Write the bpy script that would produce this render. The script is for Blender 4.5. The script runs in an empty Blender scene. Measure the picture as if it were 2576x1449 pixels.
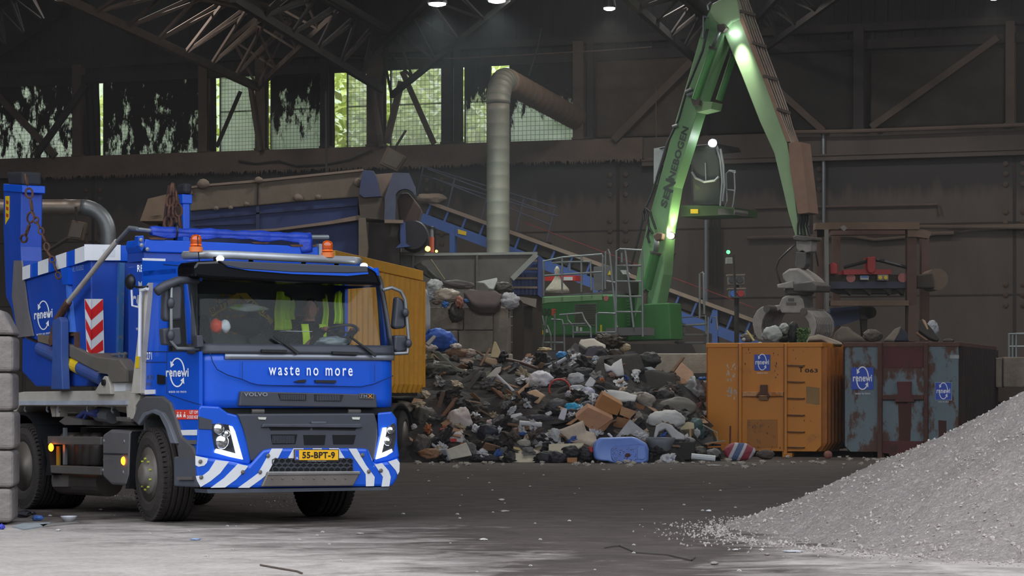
import bpy, bmesh, math, random
from mathutils import Vector, Matrix, noise
R = random.Random(7)
PI = math.pi
V = Vector
F, CX, HY, CH = 6500.0, 1288.0, 980.0, 1.45      # focal length in pixels, centre column, horizon row, eye height
C = bpy.context.scene.collection
sc = bpy.context.scene

# ---------------------------------------------------------------- camera, world, light, exposure
cam_d = bpy.data.cameras.new('camera'); cam = bpy.data.objects.new('camera', cam_d); C.objects.link(cam)
cam.location = (0, 0, CH); cam.rotation_euler = (PI/2, 0, 0)
cam_d.sensor_width = 36.0; cam_d.sensor_fit = 'HORIZONTAL'; cam_d.lens = 36.0*F/2576.0
cam_d.shift_y = (HY-724.5)/2576.0; cam_d.clip_start = 0.5; cam_d.clip_end = 500
sc.camera = cam
sc.view_settings.view_transform = 'Standard'; sc.view_settings.look = 'None'
sc.view_settings.gamma = 1.0; sc.view_settings.use_curve_mapping = False
sc.view_settings.exposure = 0.0
w = bpy.data.worlds.new('overcast_sky'); sc.world = w; w.use_nodes = True
bg = w.node_tree.nodes['Background']; bg.inputs[0].default_value = (0.86, 0.92, 1.0, 1); bg.inputs[1].default_value = 2.7
def lamp(name, kind, loc, energy, color=(1, 1, 1), target=None, **kw):
    d = bpy.data.lights.new(name, kind); d.energy = energy; d.color = color
    for k, v in kw.items(): setattr(d, k, v)
    o = bpy.data.objects.new(name, d); C.objects.link(o); o.location = loc
    if target is not None: o.rotation_euler = (V(target)-V(loc)).to_track_quat('-Z', 'Y').to_euler()
    return o
# unseen fill lights added under the roof, above the frame, to brighten the hall
for (x, y, e) in ((-12, 54, 330), (1, 56, 500), (13, 54, 400), (-10, 70, 430), (4, 68, 380), (15, 64, 340)):
    lamp('hall_fill_light', 'AREA', (x, y, 13.4), e, (1.0, 0.97, 0.93), (x, y+1.5, 0), shape='DISK', size=1.2)

# ---------------------------------------------------------------- pixel geometry helpers
def P(px, py, d): return V(((px-CX)*d/F, d, CH+(HY-py)*d/F))
def G(px, py):
    d = CH*F/(py-HY); return V(((px-CX)*d/F, d, 0))
class Fr:
    """an upright local frame standing on the ground, turned by ang about z"""
    def __init__(s, x, y, ang, z=0.0):
        s.o = V((x, y, z)); s.a = ang; s.c, s.s = math.cos(ang), math.sin(ang)
    def loc(s, p):
        dx, dy = p[0]-s.o.x, p[1]-s.o.y
        return V((s.c*dx+s.s*dy, -s.s*dx+s.c*dy, p[2]-s.o.z))
    def world(s, p): return V((s.o.x+s.c*p[0]-s.s*p[1], s.o.y+s.s*p[0]+s.c*p[1], s.o.z+p[2]))
    def _ray(s, px, py):
        a = s.loc((0, 0, CH)); b = s.loc(((px-CX)/F, 1, CH+(HY-py)/F)); return a, b-a
    def v(s, px, py, y0):            # point of the local plane y = y0 seen at a pixel
        a, d = s._ray(px, py); return a+d*((y0-a.y)/d.y)
    def u(s, px, py, x0):            # point of the local plane x = x0 seen at a pixel
        a, d = s._ray(px, py); return a+d*((x0-a.x)/d.x)
    def V(s, y0): return lambda p: s.v(p[0], p[1], y0)
    def U(s, x0): return lambda p: s.u(p[0], p[1], x0)
def zoom(x0, y0, k): return lambda *pts: [(x0+a*k, y0+b*k) for a, b in pts]

# ---------------------------------------------------------------- mesh builder
class MB:
    def __init__(s): s.vs, s.fs = [], []
    def add(s, vs, fs):
        n = len(s.vs); s.vs += [tuple(v) for v in vs]; s.fs += [tuple(i+n for i in f) for f in fs]; return s
    def box(s, a, b):
        (x0, y0, z0), (x1, y1, z1) = a, b
        return s.add([(x0,y0,z0),(x1,y0,z0),(x1,y1,z0),(x0,y1,z0),(x0,y0,z1),(x1,y0,z1),(x1,y1,z1),(x0,y1,z1)],
                     [(0,3,2,1),(4,5,6,7),(0,1,5,4),(1,2,6,5),(2,3,7,6),(3,0,4,7)])
    def cbox(s, c, sz): return s.box([c[i]-sz[i]/2 for i in range(3)], [c[i]+sz[i]/2 for i in range(3)])
    def obox(s, c, sz, m):          # box of size sz turned by a 3x3 matrix
        c = V(c); q = []
        for k in (-1, 1):
            for x, y in ((-1,-1),(1,-1),(1,1),(-1,1)): q.append(c+m@V((x*sz[0]/2, y*sz[1]/2, k*sz[2]/2)))
        return s.add(q, [(0,3,2,1),(4,5,6,7),(0,1,5,4),(1,2,6,5),(2,3,7,6),(3,0,4,7)])
    def prism(s, pts, vec):
        n = len(pts); vec = V(vec); a = [V(p) for p in pts]
        return s.add(a+[p+vec for p in a], [tuple(range(n-1, -1, -1)), tuple(range(n, 2*n))]+[(i, (i+1) % n, n+(i+1) % n, n+i) for i in range(n)])
    def pix(s, m, poly, vec): return s.prism([m(p) for p in poly], vec)
    def bar(s, a, b, w, h=None, up=(0, 0, 1)):
        h = h or w; a, b = V(a), V(b); d = (b-a)
        if d.length < 1e-6: return s
        d.normalize(); u = V(up)
        if abs(d.dot(u)) > 0.97: u = V((0, 1, 0))
        x = d.cross(u).normalized(); y = x.cross(d)
        q = [p+x*i*w/2+y*j*h/2 for p in (a, b) for i, j in ((-1,-1),(1,-1),(1,1),(-1,1))]
        return s.add(q, [(0,1,2,3),(7,6,5,4),(0,4,5,1),(1,5,6,2),(2,6,7,3),(3,7,4,0)])
    def tube(s, pts, r, n=8, closed=False):
        pts = [V(p) for p in pts]; k = len(pts); rs = r if isinstance(r, (list, tuple)) else [r]*k
        vs = []; px = None
        for i, p in enumerate(pts):
            if closed: d = pts[(i+1) % k]-pts[i-1]
            else: d = pts[min(i+1, k-1)]-pts[max(i-1, 0)]
            d.normalize()
            if px is None:
                u = V((0, 0, 1)) if abs(d.z) < .9 else V((0, 1, 0)); px = d.cross(u).normalized()
            else:
                px = (px-d*px.dot(d)).normalized()
            py = d.cross(px)
            for j in range(n):
                t = 2*PI*j/n; vs.append(p+px*(rs[i]*math.cos(t))+py*(rs[i]*math.sin(t)))
        fs = []
        for i in range(k if closed else k-1):
            for j in range(n):
                a, b = i*n, ((i+1) % k)*n
                fs.append((a+j, a+(j+1) % n, b+(j+1) % n, b+j))
        if not closed: fs += [tuple(range(n-1, -1, -1)), tuple((k-1)*n+j for j in range(n))]
        return s.add(vs, fs)
    def lathe(s, prof, m=None, n=32):     # profile (r, z) about local z, then matrix m
        m = m or Matrix(); vs = []; k = len(prof)
        for j in range(n):
            t = 2*PI*j/n
            for r, z in prof: vs.append(m@V((r*math.cos(t), r*math.sin(t), z)))
        fs = [(j*k+i, ((j+1) % n)*k+i, ((j+1) % n)*k+i+1, j*k+i+1) for j in range(n) for i in range(k-1)]
        if prof[0][0] > 1e-4: fs.append(tuple(j*k for j in range(n))[::-1])
        if prof[-1][0] > 1e-4: fs.append(tuple(j*k+k-1 for j in range(n)))
        return s.add(vs, fs)
    def loft(s, rings, cap=True):
        k = len(rings[0]); vs = [p for r in rings for p in r]; fs = []
        for i in range(len(rings)-1):
            for j in range(k): fs.append((i*k+j, i*k+(j+1) % k, (i+1)*k+(j+1) % k, (i+1)*k+j))
        if cap: fs += [tuple(range(k-1, -1, -1)), tuple((len(rings)-1)*k+j for j in range(k))]
        return s.add(vs, fs)
    def grid(s, f, nu, nv, thick=None):
        vs = [f(i/nu, j/nv) for j in range(nv+1) for i in range(nu+1)]
        fs = [(j*(nu+1)+i, j*(nu+1)+i+1, (j+1)*(nu+1)+i+1, (j+1)*(nu+1)+i) for j in range(nv) for i in range(nu)]
        return s.add(vs, fs)
    def blob(s, c, sz, seed=0, amp=.25, fr=1.6, sub=3, m=None, flat=None):
        bm = bmesh.new(); bmesh.ops.create_icosphere(bm, subdivisions=sub, radius=1.0); c = V(c); q = []
        for v in bm.verts:
            p = v.co.copy(); k = 1+amp*noise.noise(p*fr+V((seed*3.1, seed*1.7, seed)))+(amp*.5*(.5-2.2*abs(noise.noise(p*fr*1.9+V((seed, 9, 3)))))+amp*.3*(.4-2*abs(noise.noise(p*fr*4.5+V((seed, 2, 3))))) if amp > .12 else 0)
            p = V((p.x*k*sz[0], p.y*k*sz[1], p.z*k*sz[2]))
            if m is not None: p = m@p
            if flat is not None: p.z = max(p.z, flat)
            q.append(c+p)
        s.add(q, [tuple(v.index for v in f.verts) for f in bm.faces]); bm.free(); return s
    def mesh(s, name, mat, smooth=False):
        me = bpy.data.meshes.new(name); me.from_pydata(s.vs, [], s.fs); me.update()
        bm = bmesh.new(); bm.from_mesh(me); bmesh.ops.recalc_face_normals(bm, faces=bm.faces[:]); bm.to_mesh(me); bm.free()
        if smooth:
            for p in me.polygons: p.use_smooth = True
        if mat: me.materials.append(mat)
        return me
    def build(s, name, mat, parent=None, smooth=False, bevel=0, seg=2, sub=0, thick=0):
        o = bpy.data.objects.new(name, s.mesh(name, mat, smooth)); C.objects.link(o)
        if parent is not None: o.parent = parent
        if thick:
            q = o.modifiers.new('thick', 'SOLIDIFY'); q.thickness = thick; q.offset = 0
        if bevel:
            q = o.modifiers.new('bevel', 'BEVEL'); q.width = bevel; q.segments = seg; q.limit_method = 'ANGLE'; q.angle_limit = .6; q.harden_normals = False
        if sub:
            q = o.modifiers.new('sub', 'SUBSURF'); q.levels = sub; q.render_levels = sub
        return o
def auto(o, ang=.6):
    for p in o.data.polygons: p.use_smooth = True
    try:
        o.data.set_sharp_from_angle(angle=ang)
    except Exception: pass
    return o
def tag(o, label=None, cat=None, group=None, kind=None):
    if label: o['label'] = label
    if cat: o['category'] = cat
    if group: o['group'] = group
    if kind: o['kind'] = kind
    return o
def thing(name, label, cat, fr=None, loc=None, group=None, rz=0):
    o = bpy.data.objects.new(name, None); C.objects.link(o); o.empty_display_size = .3
    if fr is not None: o.location = fr.o; o.rotation_euler = (0, 0, fr.a)
    elif loc is not None: o.location = loc; o.rotation_euler = (0, 0, rz)
    return tag(o, label, cat, group)
def struct(o): o['kind'] = 'structure'; return o
def local(o, off):  # recentre a top-level mesh on its own place, so that its origin stands where it does
    off = V(off)
    for v in o.data.vertices: v.co -= off
    o.location = off; return o
def centred(o):
    q = [v.co for v in o.data.vertices]
    return local(o, V((sum(v.x for v in q)/len(q), sum(v.y for v in q)/len(q), min(v.z for v in q))))

# ---------------------------------------------------------------- materials
MC = {}
def lin(c):
    if isinstance(c, str): c = [int(c[i:i+2], 16)/255 for i in (0, 2, 4)]
    return tuple((x/12.92 if x <= .04045 else ((x+.055)/1.055)**2.4) for x in c)
def M(name, col, rough=.6, metal=0.0, var=.18, scale=3.0, col2=None, thr=None, width=.06, dust=0.0, dustcol='6e5c4c', bump=0.0, bscale=20, stretch=None, emit=0, alpha=1.0, trans=0, coat=0):
    if name in MC: return MC[name]
    m = bpy.data.materials.new(name); m.use_nodes = True; nt = m.node_tree; N = nt.nodes; L = nt.links; b = N['Principled BSDF']
    c = lin(col); b.inputs['Roughness'].default_value = rough; b.inputs['Metallic'].default_value = metal
    if coat: b.inputs['Coat Weight'].default_value = coat
    if trans: b.inputs['Transmission Weight'].default_value = trans
    tc = N.new('ShaderNodeTexCoord'); mp = N.new('ShaderNodeMapping'); L.new(tc.outputs['Object'], mp.inputs[0])
    if stretch: mp.inputs['Scale'].default_value = stretch
    nz = N.new('ShaderNodeTexNoise'); nz.inputs['Scale'].default_value = scale; nz.inputs['Detail'].default_value = 6; nz.inputs['Roughness'].default_value = .65
    L.new(mp.outputs[0], nz.inputs[0])
    rp = N.new('ShaderNodeValToRGB'); L.new(nz.outputs[0], rp.inputs[0]); e = rp.color_ramp.elements
    if col2 is not None:
        t = .55 if thr is None else thr
        e[0].position = max(0, t-width); e[1].position = min(1, t+width); e[0].color = (*c, 1); e[1].color = (*lin(col2), 1)
    else:
        e[0].position = .3; e[1].position = .72; e[0].color = tuple(x*(1-var) for x in c)+(1,); e[1].color = tuple(min(1, x*(1+var)) for x in c)+(1,)
    out = rp.outputs[0]
    if dust:
        g = N.new('ShaderNodeNewGeometry'); sp = N.new('ShaderNodeSeparateXYZ'); L.new(g.outputs['Normal'], sp.inputs[0])
        mr = N.new('ShaderNodeMapRange'); L.new(sp.outputs[2], mr.inputs[0]); mr.inputs[1].default_value = -.2; mr.inputs[2].default_value = .9; mr.inputs[3].default_value = dust*.35; mr.inputs[4].default_value = min(1, dust*1.3)
        n2 = N.new('ShaderNodeTexNoise'); n2.inputs['Scale'].default_value = 1.7; n2.inputs['Detail'].default_value = 5; L.new(tc.outputs['Object'], n2.inputs[0])
        ml = N.new('ShaderNodeMath'); ml.operation = 'MULTIPLY'; L.new(mr.outputs[0], ml.inputs[0])
        m3 = N.new('ShaderNodeMapRange'); L.new(n2.outputs[0], m3.inputs[0]); m3.inputs[1].default_value = .3; m3.inputs[2].default_value = .6; m3.inputs[3].default_value = .45; m3.inputs[4].default_value = 1.0
        L.new(m3.outputs[0], ml.inputs[1])
        mx = N.new('ShaderNodeMix'); mx.data_type = 'RGBA'; L.new(ml.outputs[0], mx.inputs[0]); L.new(out, mx.inputs[6]); mx.inputs[7].default_value = (*lin(dustcol), 1); out = mx.outputs[2]
    L.new(out, b.inputs['Base Color'])
    if emit:
        b.inputs['Emission Color'].default_value = (*c, 1); b.inputs['Emission Strength'].default_value = emit
    if alpha < 1: b.inputs['Alpha'].default_value = alpha
    if bump:
        nb = N.new('ShaderNodeTexNoise'); nb.inputs['Scale'].default_value = bscale; nb.inputs['Detail'].default_value = 5; L.new(tc.outputs['Object'], nb.inputs[0])
        bp = N.new('ShaderNodeBump'); bp.inputs['Strength'].default_value = bump; bp.inputs['Distance'].default_value = .05; L.new(nb.outputs[0], bp.inputs['Height']); L.new(bp.outputs[0], b.inputs['Normal'])
    MC[name] = m; return m
def glass_mat(name, tint=(.8, .87, .87), opac=.12, rough=.03):
    if name in MC: return MC[name]
    m = bpy.data.materials.new(name); m.use_nodes = True; nt = m.node_tree; N = nt.nodes; L = nt.links; N.clear()
    o = N.new('ShaderNodeOutputMaterial'); t = N.new('ShaderNodeBsdfTransparent'); t.inputs[0].default_value = (*tint, 1)
    g = N.new('ShaderNodeBsdfGlossy'); g.inputs[1].default_value = rough; fr = N.new('ShaderNodeFresnel'); fr.inputs[0].default_value = 1.45
    mx = N.new('ShaderNodeMixShader'); a = N.new('ShaderNodeMath'); a.operation = 'MULTIPLY_ADD'; a.inputs[1].default_value = .55; a.inputs[2].default_value = 0.0; L.new(fr.outputs[0], a.inputs[0])
    L.new(a.outputs[0], mx.inputs[0]); L.new(t.outputs[0], mx.inputs[1]); L.new(g.outputs[0], mx.inputs[2])
    d = N.new('ShaderNodeBsdfDiffuse'); d.inputs[0].default_value = (.25, .26, .26, 1); m2 = N.new('ShaderNodeMixShader'); m2.inputs[0].default_value = opac*.35
    L.new(mx.outputs[0], m2.inputs[1]); L.new(d.outputs[0], m2.inputs[2]); L.new(m2.outputs[0], o.inputs[0])
    MC[name] = m; return m

blue = M('truck_blue_paint', '1052c6', .3, coat=.15, var=.06, scale=1.5)
blue_d = M('skip_blue_paint', '0d43a6', .42, var=.14, scale=2.5, dust=.12)
white = M('white_paint', 'd8dade', .45, var=.06)
offwhite = M('dusty_white_paint', 'b4afa6', .6, var=.14, scale=5, dust=.2)
black = M('black_plastic', '17181c', .45, var=.2)
gloss_black = M('gloss_black', '0b0c10', .18, var=.1)
anth = M('anthracite_plastic', '3b3d46', .5, var=.1)
grey = M('grey_metal', '6b6866', .5, .3, var=.15, dust=.25)
galv = M('galvanised_steel', '8b9094', .45, .6, var=.15, dust=.1)
chrome = M('chrome', 'c8ccd0', .12, 1.0, var=.05)
silver = M('silver_trim', '8c909a', .35, .5, var=.05)
rubber = M('tyre_rubber', '2b2727', .85, var=.25, scale=9, dust=.35, dustcol='4c443d', bump=.3, bscale=30)
rust = M('rusty_steel', '55392c', .85, var=.35, scale=6, bump=.2)
letter = M('white_lettering', 'eef0f4', .5, var=.02)
yellow = M('yellow_paint', 'c99a12', .5, var=.12, dust=.1)
stick_y = M('yellow_sticker', 'd8b415', .5, var=.1)
red = M('red_paint', 'b02420', .5, var=.15, dust=.1)
orange_lens = M('amber_lens', 'ff6a14', .2, var=.1, coat=.5, emit=.25)
drl = M('daylight_running_lamp', 'ffffff', .3, emit=3, var=0)
amber_on = M('lit_amber_lamp', 'ff7a18', .3, emit=6, var=0)
lamp_on = M('lit_lamp_lens', 'f4ffff', .3, emit=40, var=0)
lamp_warm = M('lit_warm_lamp_lens', 'fff2d0', .3, emit=30, var=0)

# ---------------------------------------------------------------- lettering
TXT = {}
def glyphs(s, bold=0.0, sp=1.06):
    k = (s, bold, sp)
    if k not in TXT:
        cu = bpy.data.curves.new('t', 'FONT'); cu.body = s; cu.size = 1.0; cu.offset = bold; cu.resolution_u = 3; cu.space_character = sp
        o = bpy.data.objects.new('t', cu); C.objects.link(o); me = bpy.data.meshes.new_from_object(o)
        vs = [v.co.copy() for v in me.vertices]; fs = [tuple(p.vertices) for p in me.polygons]
        bpy.data.objects.remove(o); bpy.data.curves.remove(cu); bpy.data.meshes.remove(me); TXT[k] = (vs, fs)
    return TXT[k]
def glyph_on(mb, s, m, x0, y0, x1, y1, bold=.015, shear=0, sp=1.06):     # text filling a pixel box on the surface m
    vs, fs = glyphs(s, bold, sp); ax = min(v.x for v in vs); bx = max(v.x for v in vs); ay = min(v.y for v in vs); by = max(v.y for v in vs)
    q = []
    for v in vs:
        a, b = (v.x-ax)/(bx-ax), (v.y-ay)/(by-ay); q.append(m((x0+(x1-x0)*a, y1+(y0-y1)*b+shear*a)))
    return mb.add(q, fs)
def text_on(s, m, box, mat, parent, name='lettering', bold=.015, shear=0, sp=1.06):
    mb = MB(); glyph_on(mb, s, m, *box, bold=bold, shear=shear, sp=sp); return mb.build(name, mat, parent)
def glyph_dir(mb, s, o, x, y, bold=.015):       # text from corner o spanning vectors x (whole width) and y (whole height)
    vs, fs = glyphs(s, bold); ax = min(v.x for v in vs); bx = max(v.x for v in vs); ay = min(v.y for v in vs); by = max(v.y for v in vs)
    return mb.add([V(o)+V(x)*((v.x-ax)/(bx-ax))+V(y)*((v.y-ay)/(by-ay)) for v in vs], fs)
def logo_on(m, cx, cy, w, mat, parent, k=1.0, sub=True, name='logo', shear=0):   # word with two circling arrows
    mb = MB(); h = .38*w*k
    glyph_on(mb, 'renewi', m, cx-w/2, cy-h/2, cx+w/2, cy+h/2, bold=.025, shear=shear)
    rx, ry, t = .31*w, .62*w*k, .06*w; ox = cx-.0*w
    for a0, a1, hd in ((-10, 140, 152), (170, 320, 332)):
        ring = []
        for i in range(25):
            a = math.radians(a0+(a1-a0)*i/24)
            ring.append((m((ox+(rx+t/2)*math.cos(a), cy-(ry+t/2)*math.sin(a))), m((ox+(rx-t/2)*math.cos(a), cy-(ry-t/2)*math.sin(a)))))
        mb.add([p for r in ring for p in r], [(2*i, 2*i+1, 2*i+3, 2*i+2) for i in range(24)])
        b, e = math.radians(a1-4), math.radians(hd+8)
        mb.add([m((ox+(rx+2*t)*math.cos(b), cy-(ry+2*t)*math.sin(b))), m((ox+(rx-2*t)*math.cos(b), cy-(ry-2*t)*math.sin(b))), m((ox+rx*math.cos(e), cy-ry*math.sin(e)))], [(0, 1, 2)])
    if sub: glyph_on(mb, 'waste no more', m, cx-.38*w, cy+.8*w*k, cx+.4*w, cy+.9*w*k, bold=0, shear=shear*.8)
    return mb.build(name, mat, parent)
# ================================================================ the hall
floor_m = bpy.data.materials.new('dirty_hall_floor'); floor_m.use_nodes = True
def _floor():
    nt = floor_m.node_tree; N = nt.nodes; L = nt.links; b = N['Principled BSDF']
    tc = N.new('ShaderNodeTexCoord')
    def nz(scale, det=8, rough=.6, st=None, dist=0):
        n = N.new('ShaderNodeTexNoise'); n.inputs['Scale'].default_value = scale; n.inputs['Detail'].default_value = det; n.inputs['Roughness'].default_value = rough; n.inputs['Distortion'].default_value = dist
        if st:
            m = N.new('ShaderNodeMapping'); m.inputs['Scale'].default_value = st[:3]; m.inputs['Rotation'].default_value = (0, 0, st[3]); L.new(tc.outputs['Object'], m.inputs[0]); L.new(m.outputs[0], n.inputs[0])
        else: L.new(tc.outputs['Object'], n.inputs[0])
        return n.outputs[0]
    def mth(op, a, c=None, cl=False):
        n = N.new('ShaderNodeMath'); n.operation = op; n.use_clamp = cl
        for i, x in enumerate((a, c)):
            if x is None: continue
            if isinstance(x, (int, float)): n.inputs[i].default_value = x
            else: L.new(x, n.inputs[i])
        return n.outputs[0]
    def patch(cx, cy, rx, ry, rot=0):    # pale patch, dust and daylight both painted: 1 inside an ellipse, 0 outside
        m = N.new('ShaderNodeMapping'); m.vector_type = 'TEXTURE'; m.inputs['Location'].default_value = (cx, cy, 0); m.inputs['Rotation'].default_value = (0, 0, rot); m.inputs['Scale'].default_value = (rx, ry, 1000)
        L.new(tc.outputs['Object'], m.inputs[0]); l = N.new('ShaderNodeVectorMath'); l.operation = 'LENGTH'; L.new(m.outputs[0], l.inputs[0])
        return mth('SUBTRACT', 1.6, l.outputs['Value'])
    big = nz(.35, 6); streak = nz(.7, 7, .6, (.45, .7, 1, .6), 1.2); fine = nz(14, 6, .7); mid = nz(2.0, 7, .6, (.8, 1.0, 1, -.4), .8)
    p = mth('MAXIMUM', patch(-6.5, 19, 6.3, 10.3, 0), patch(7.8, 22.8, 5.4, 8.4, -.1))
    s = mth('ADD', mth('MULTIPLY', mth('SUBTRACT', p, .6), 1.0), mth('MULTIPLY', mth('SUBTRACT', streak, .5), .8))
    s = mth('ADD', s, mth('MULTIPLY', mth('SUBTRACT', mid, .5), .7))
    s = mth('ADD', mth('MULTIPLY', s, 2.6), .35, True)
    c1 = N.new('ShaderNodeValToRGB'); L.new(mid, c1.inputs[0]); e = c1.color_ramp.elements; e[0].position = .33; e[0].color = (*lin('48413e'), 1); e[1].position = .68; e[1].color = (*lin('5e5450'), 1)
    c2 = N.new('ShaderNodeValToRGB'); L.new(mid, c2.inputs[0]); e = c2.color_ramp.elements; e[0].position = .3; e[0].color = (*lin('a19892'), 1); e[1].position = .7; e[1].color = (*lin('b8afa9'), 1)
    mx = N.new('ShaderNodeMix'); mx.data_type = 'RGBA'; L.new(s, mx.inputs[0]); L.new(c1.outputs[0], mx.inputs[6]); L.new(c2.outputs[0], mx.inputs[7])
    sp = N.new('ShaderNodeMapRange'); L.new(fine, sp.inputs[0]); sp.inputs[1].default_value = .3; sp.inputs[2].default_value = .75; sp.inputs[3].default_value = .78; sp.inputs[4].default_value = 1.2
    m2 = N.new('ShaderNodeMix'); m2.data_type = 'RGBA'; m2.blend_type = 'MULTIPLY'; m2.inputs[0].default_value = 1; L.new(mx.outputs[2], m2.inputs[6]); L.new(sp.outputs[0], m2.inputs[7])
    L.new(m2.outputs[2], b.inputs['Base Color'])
    rr = N.new('ShaderNodeMapRange'); L.new(mth('ADD', s, mth('MULTIPLY', big, .5)), rr.inputs[0]); rr.inputs[3].default_value = .78; rr.inputs[4].default_value = .95; L.new(rr.outputs[0], b.inputs['Roughness'])
    b.inputs['Specular IOR Level'].default_value = .2
    bp = N.new('ShaderNodeBump'); bp.inputs['Strength'].default_value = .5; bp.inputs['Distance'].default_value = .03; L.new(mth('ADD', fine, mth('MULTIPLY', mid, 2.0)), bp.inputs['Height']); L.new(bp.outputs[0], b.inputs['Normal'])
_floor()
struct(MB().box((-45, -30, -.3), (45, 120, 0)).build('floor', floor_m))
struct(MB().box((-40, -25, 0), (40, -24, 9.5)).build('wall_skyblock', M('unseen_skyblock', '4a4846', .9)))  # unseen wall added behind the camera to cut sky reflections on the truck
for n_, x_ in (('wall_skyblock_left', -31), ('wall_skyblock_right', 31)): struct(MB().box((x_-.5, -24, 0), (x_+.5, 21.9, 8.5)).build(n_, MC['unseen_skyblock']))  # unseen side walls added to keep sky glare off the cab front

W = Fr(0, 80.0, math.atan(-.35))                     # the back wall: local x along it, local y behind it
wl = W.V(0)
def wz(px, py, y=0): return W.v(px, py, y)
conc_wall = M('dusty_concrete_wall', '5b524d', .9, var=.3, scale=.35, dust=.12, dustcol='6c6058', bump=.25, bscale=3, stretch=(1, 1, .35))
low_wall = conc_wall.copy(); low_wall.name = 'soot_topped_wall'
def _soot():
    N = low_wall.node_tree.nodes; L = low_wall.node_tree.links; b = N['Principled BSDF']; src = b.inputs['Base Color'].links[0].from_socket
    tc = N.new('ShaderNodeTexCoord'); sp = N.new('ShaderNodeSeparateXYZ'); L.new(tc.outputs['Object'], sp.inputs[0]); mp = N.new('ShaderNodeMapping'); mp.inputs['Scale'].default_value = (1.5, 1, .25); L.new(tc.outputs['Object'], mp.inputs[0]); nz = N.new('ShaderNodeTexNoise'); nz.inputs['Scale'].default_value = 1.6; nz.inputs['Detail'].default_value = 6; L.new(mp.outputs[0], nz.inputs[0])
    ad = N.new('ShaderNodeMath'); ad.operation = 'MULTIPLY_ADD'; ad.inputs[1].default_value = 1.6; L.new(nz.outputs[0], ad.inputs[0]); L.new(sp.outputs[2], ad.inputs[2])
    mr = N.new('ShaderNodeMapRange'); L.new(ad.outputs[0], mr.inputs[0]); mr.inputs[1].default_value = 7.9; mr.inputs[2].default_value = 8.25; mx = N.new('ShaderNodeMix'); mx.data_type = 'RGBA'; L.new(mr.outputs[0], mx.inputs[0]); L.new(src, mx.inputs[6]); mx.inputs[7].default_value = (*lin('3f3c3c'), 1); L.new(mx.outputs[2], b.inputs['Base Color'])
_soot()
conc_dark = M('sooty_upper_cladding', '2e2c2d', .95, var=.35, scale=.6, bump=.2, bscale=4, stretch=(1, 1, .3))
ledge_m = M('dusty_capping_beam', '5d5049', .92, var=.3, scale=.5, dust=.5, dustcol='7d685a', bump=.4, bscale=8)
steel_m = M('dusty_structural_steel', '52463f', .9, var=.3, scale=1.0, dust=.35, dustcol='6a5748', bump=.3, bscale=10)
steel_dk = M('dark_structural_steel', '302c2b', .9, var=.3, scale=1.0, dust=.3, dustcol='4a4038', bump=.3, bscale=10)
roof_m = M('dark_roof_sheet', '25262b', .95, var=.2, scale=.5)
XL, XR = -30.0, 36.0
# lower wall with sunken panel joints
mb = MB(); mb.box((XL, 0, 0), (XR, .5, 8.62)); wall = mb.build('wall_back', low_wall); wall.location = W.o; wall.rotation_euler = (0, 0, W.a); struct(wall)
mb = MB()
for i in range(-5, 6):
    x = wz(2552, 500).x+i*6.0
    mb.box((x-.05, -.012, 0), (x+.05, 0.002, 8.4))
for z in (2.1, 4.2, 6.3): mb.box((XL, -.012, z-.025), (XR, .002, z+.025))
jo = mb.build('joint', M('dark_panel_joint', '3a3330', .95), wall)
mb = MB()
for i in range(-5, 6):
    x = wz(2552, 500).x+i*6.0
    for z in (2.1, 4.2, 6.3, 7.7):
        for s in (-.25, .25):
            for dz in (-.3, 0, .3): mb.lathe([(.08, -.0), (.08, .05), (.03, .07)], Matrix.Translation((x+s, 0, z+dz))@Matrix.Rotation(PI/2, 4, 'X'), 8)
mb.build('anchor_bolt', steel_m, wall)
# a horizontal render line: lighter trickled dust below the sooty band of the wall (left and centre part)
def wpart(mbx, name, mat, parent=None, **k):
    o = mbx.build(name, mat, parent, **k)
    if parent is None: o.location = W.o; o.rotation_euler = (0, 0, W.a)
    return o
# capping beam
mb = MB(); xm = wz(1465, 400).x
mb.box((XL, -.28, 8.62), (xm+2, .5, 9.1)); mb.box((XL, -.34, 8.45), (xm+2, -.1, 8.62))
trim = wpart(mb, 'trim_1', ledge_m); struct(trim)
mb = MB(); mb.box((xm+2.0, -.12, 8.4), (XR, .5, 9.1)); mb.box((xm+2, -.34, 8.22), (XR, 0, 8.4)); mb.box((xm+2, -.4, 8.36), (XR, -.1, 8.41)); struct(wpart(mb, 'trim_2', conc_wall))
# fringes of dust hanging from the beam
mb = MB()
for i in range(900):
    x = R.uniform(-16.5, xm+2.4); l = R.uniform(.02, .16)*(1.8 if x > 6.5 and R.random() < .35 else 1); y = R.uniform(-.35, -.3)
    wd = R.uniform(.015, .05)
    mb.add([(x-wd, y, 8.46), (x+wd, y, 8.46), (x+R.uniform(-.02, .02), y-.01, 8.46-l), (x, y+.05, 8.46)], [(0, 1, 2), (1, 3, 2), (3, 0, 2)])
o = wpart(mb, 'dust_fringe', ledge_m); tag(o, 'ragged fringe of dust hanging under the long concrete beam', 'dust', kind='stuff')
# upper wall over the window band
mb = MB(); mb.box((XL, .1, 11.75), (XR, .4, 15.2)); mb.box((wz(1470, 300).x, .12, 9.1), (XR, .4, 11.8)); mb.box((XL, .12, 9.1), (wz(-60, 300).x, .4, 11.8))
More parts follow.
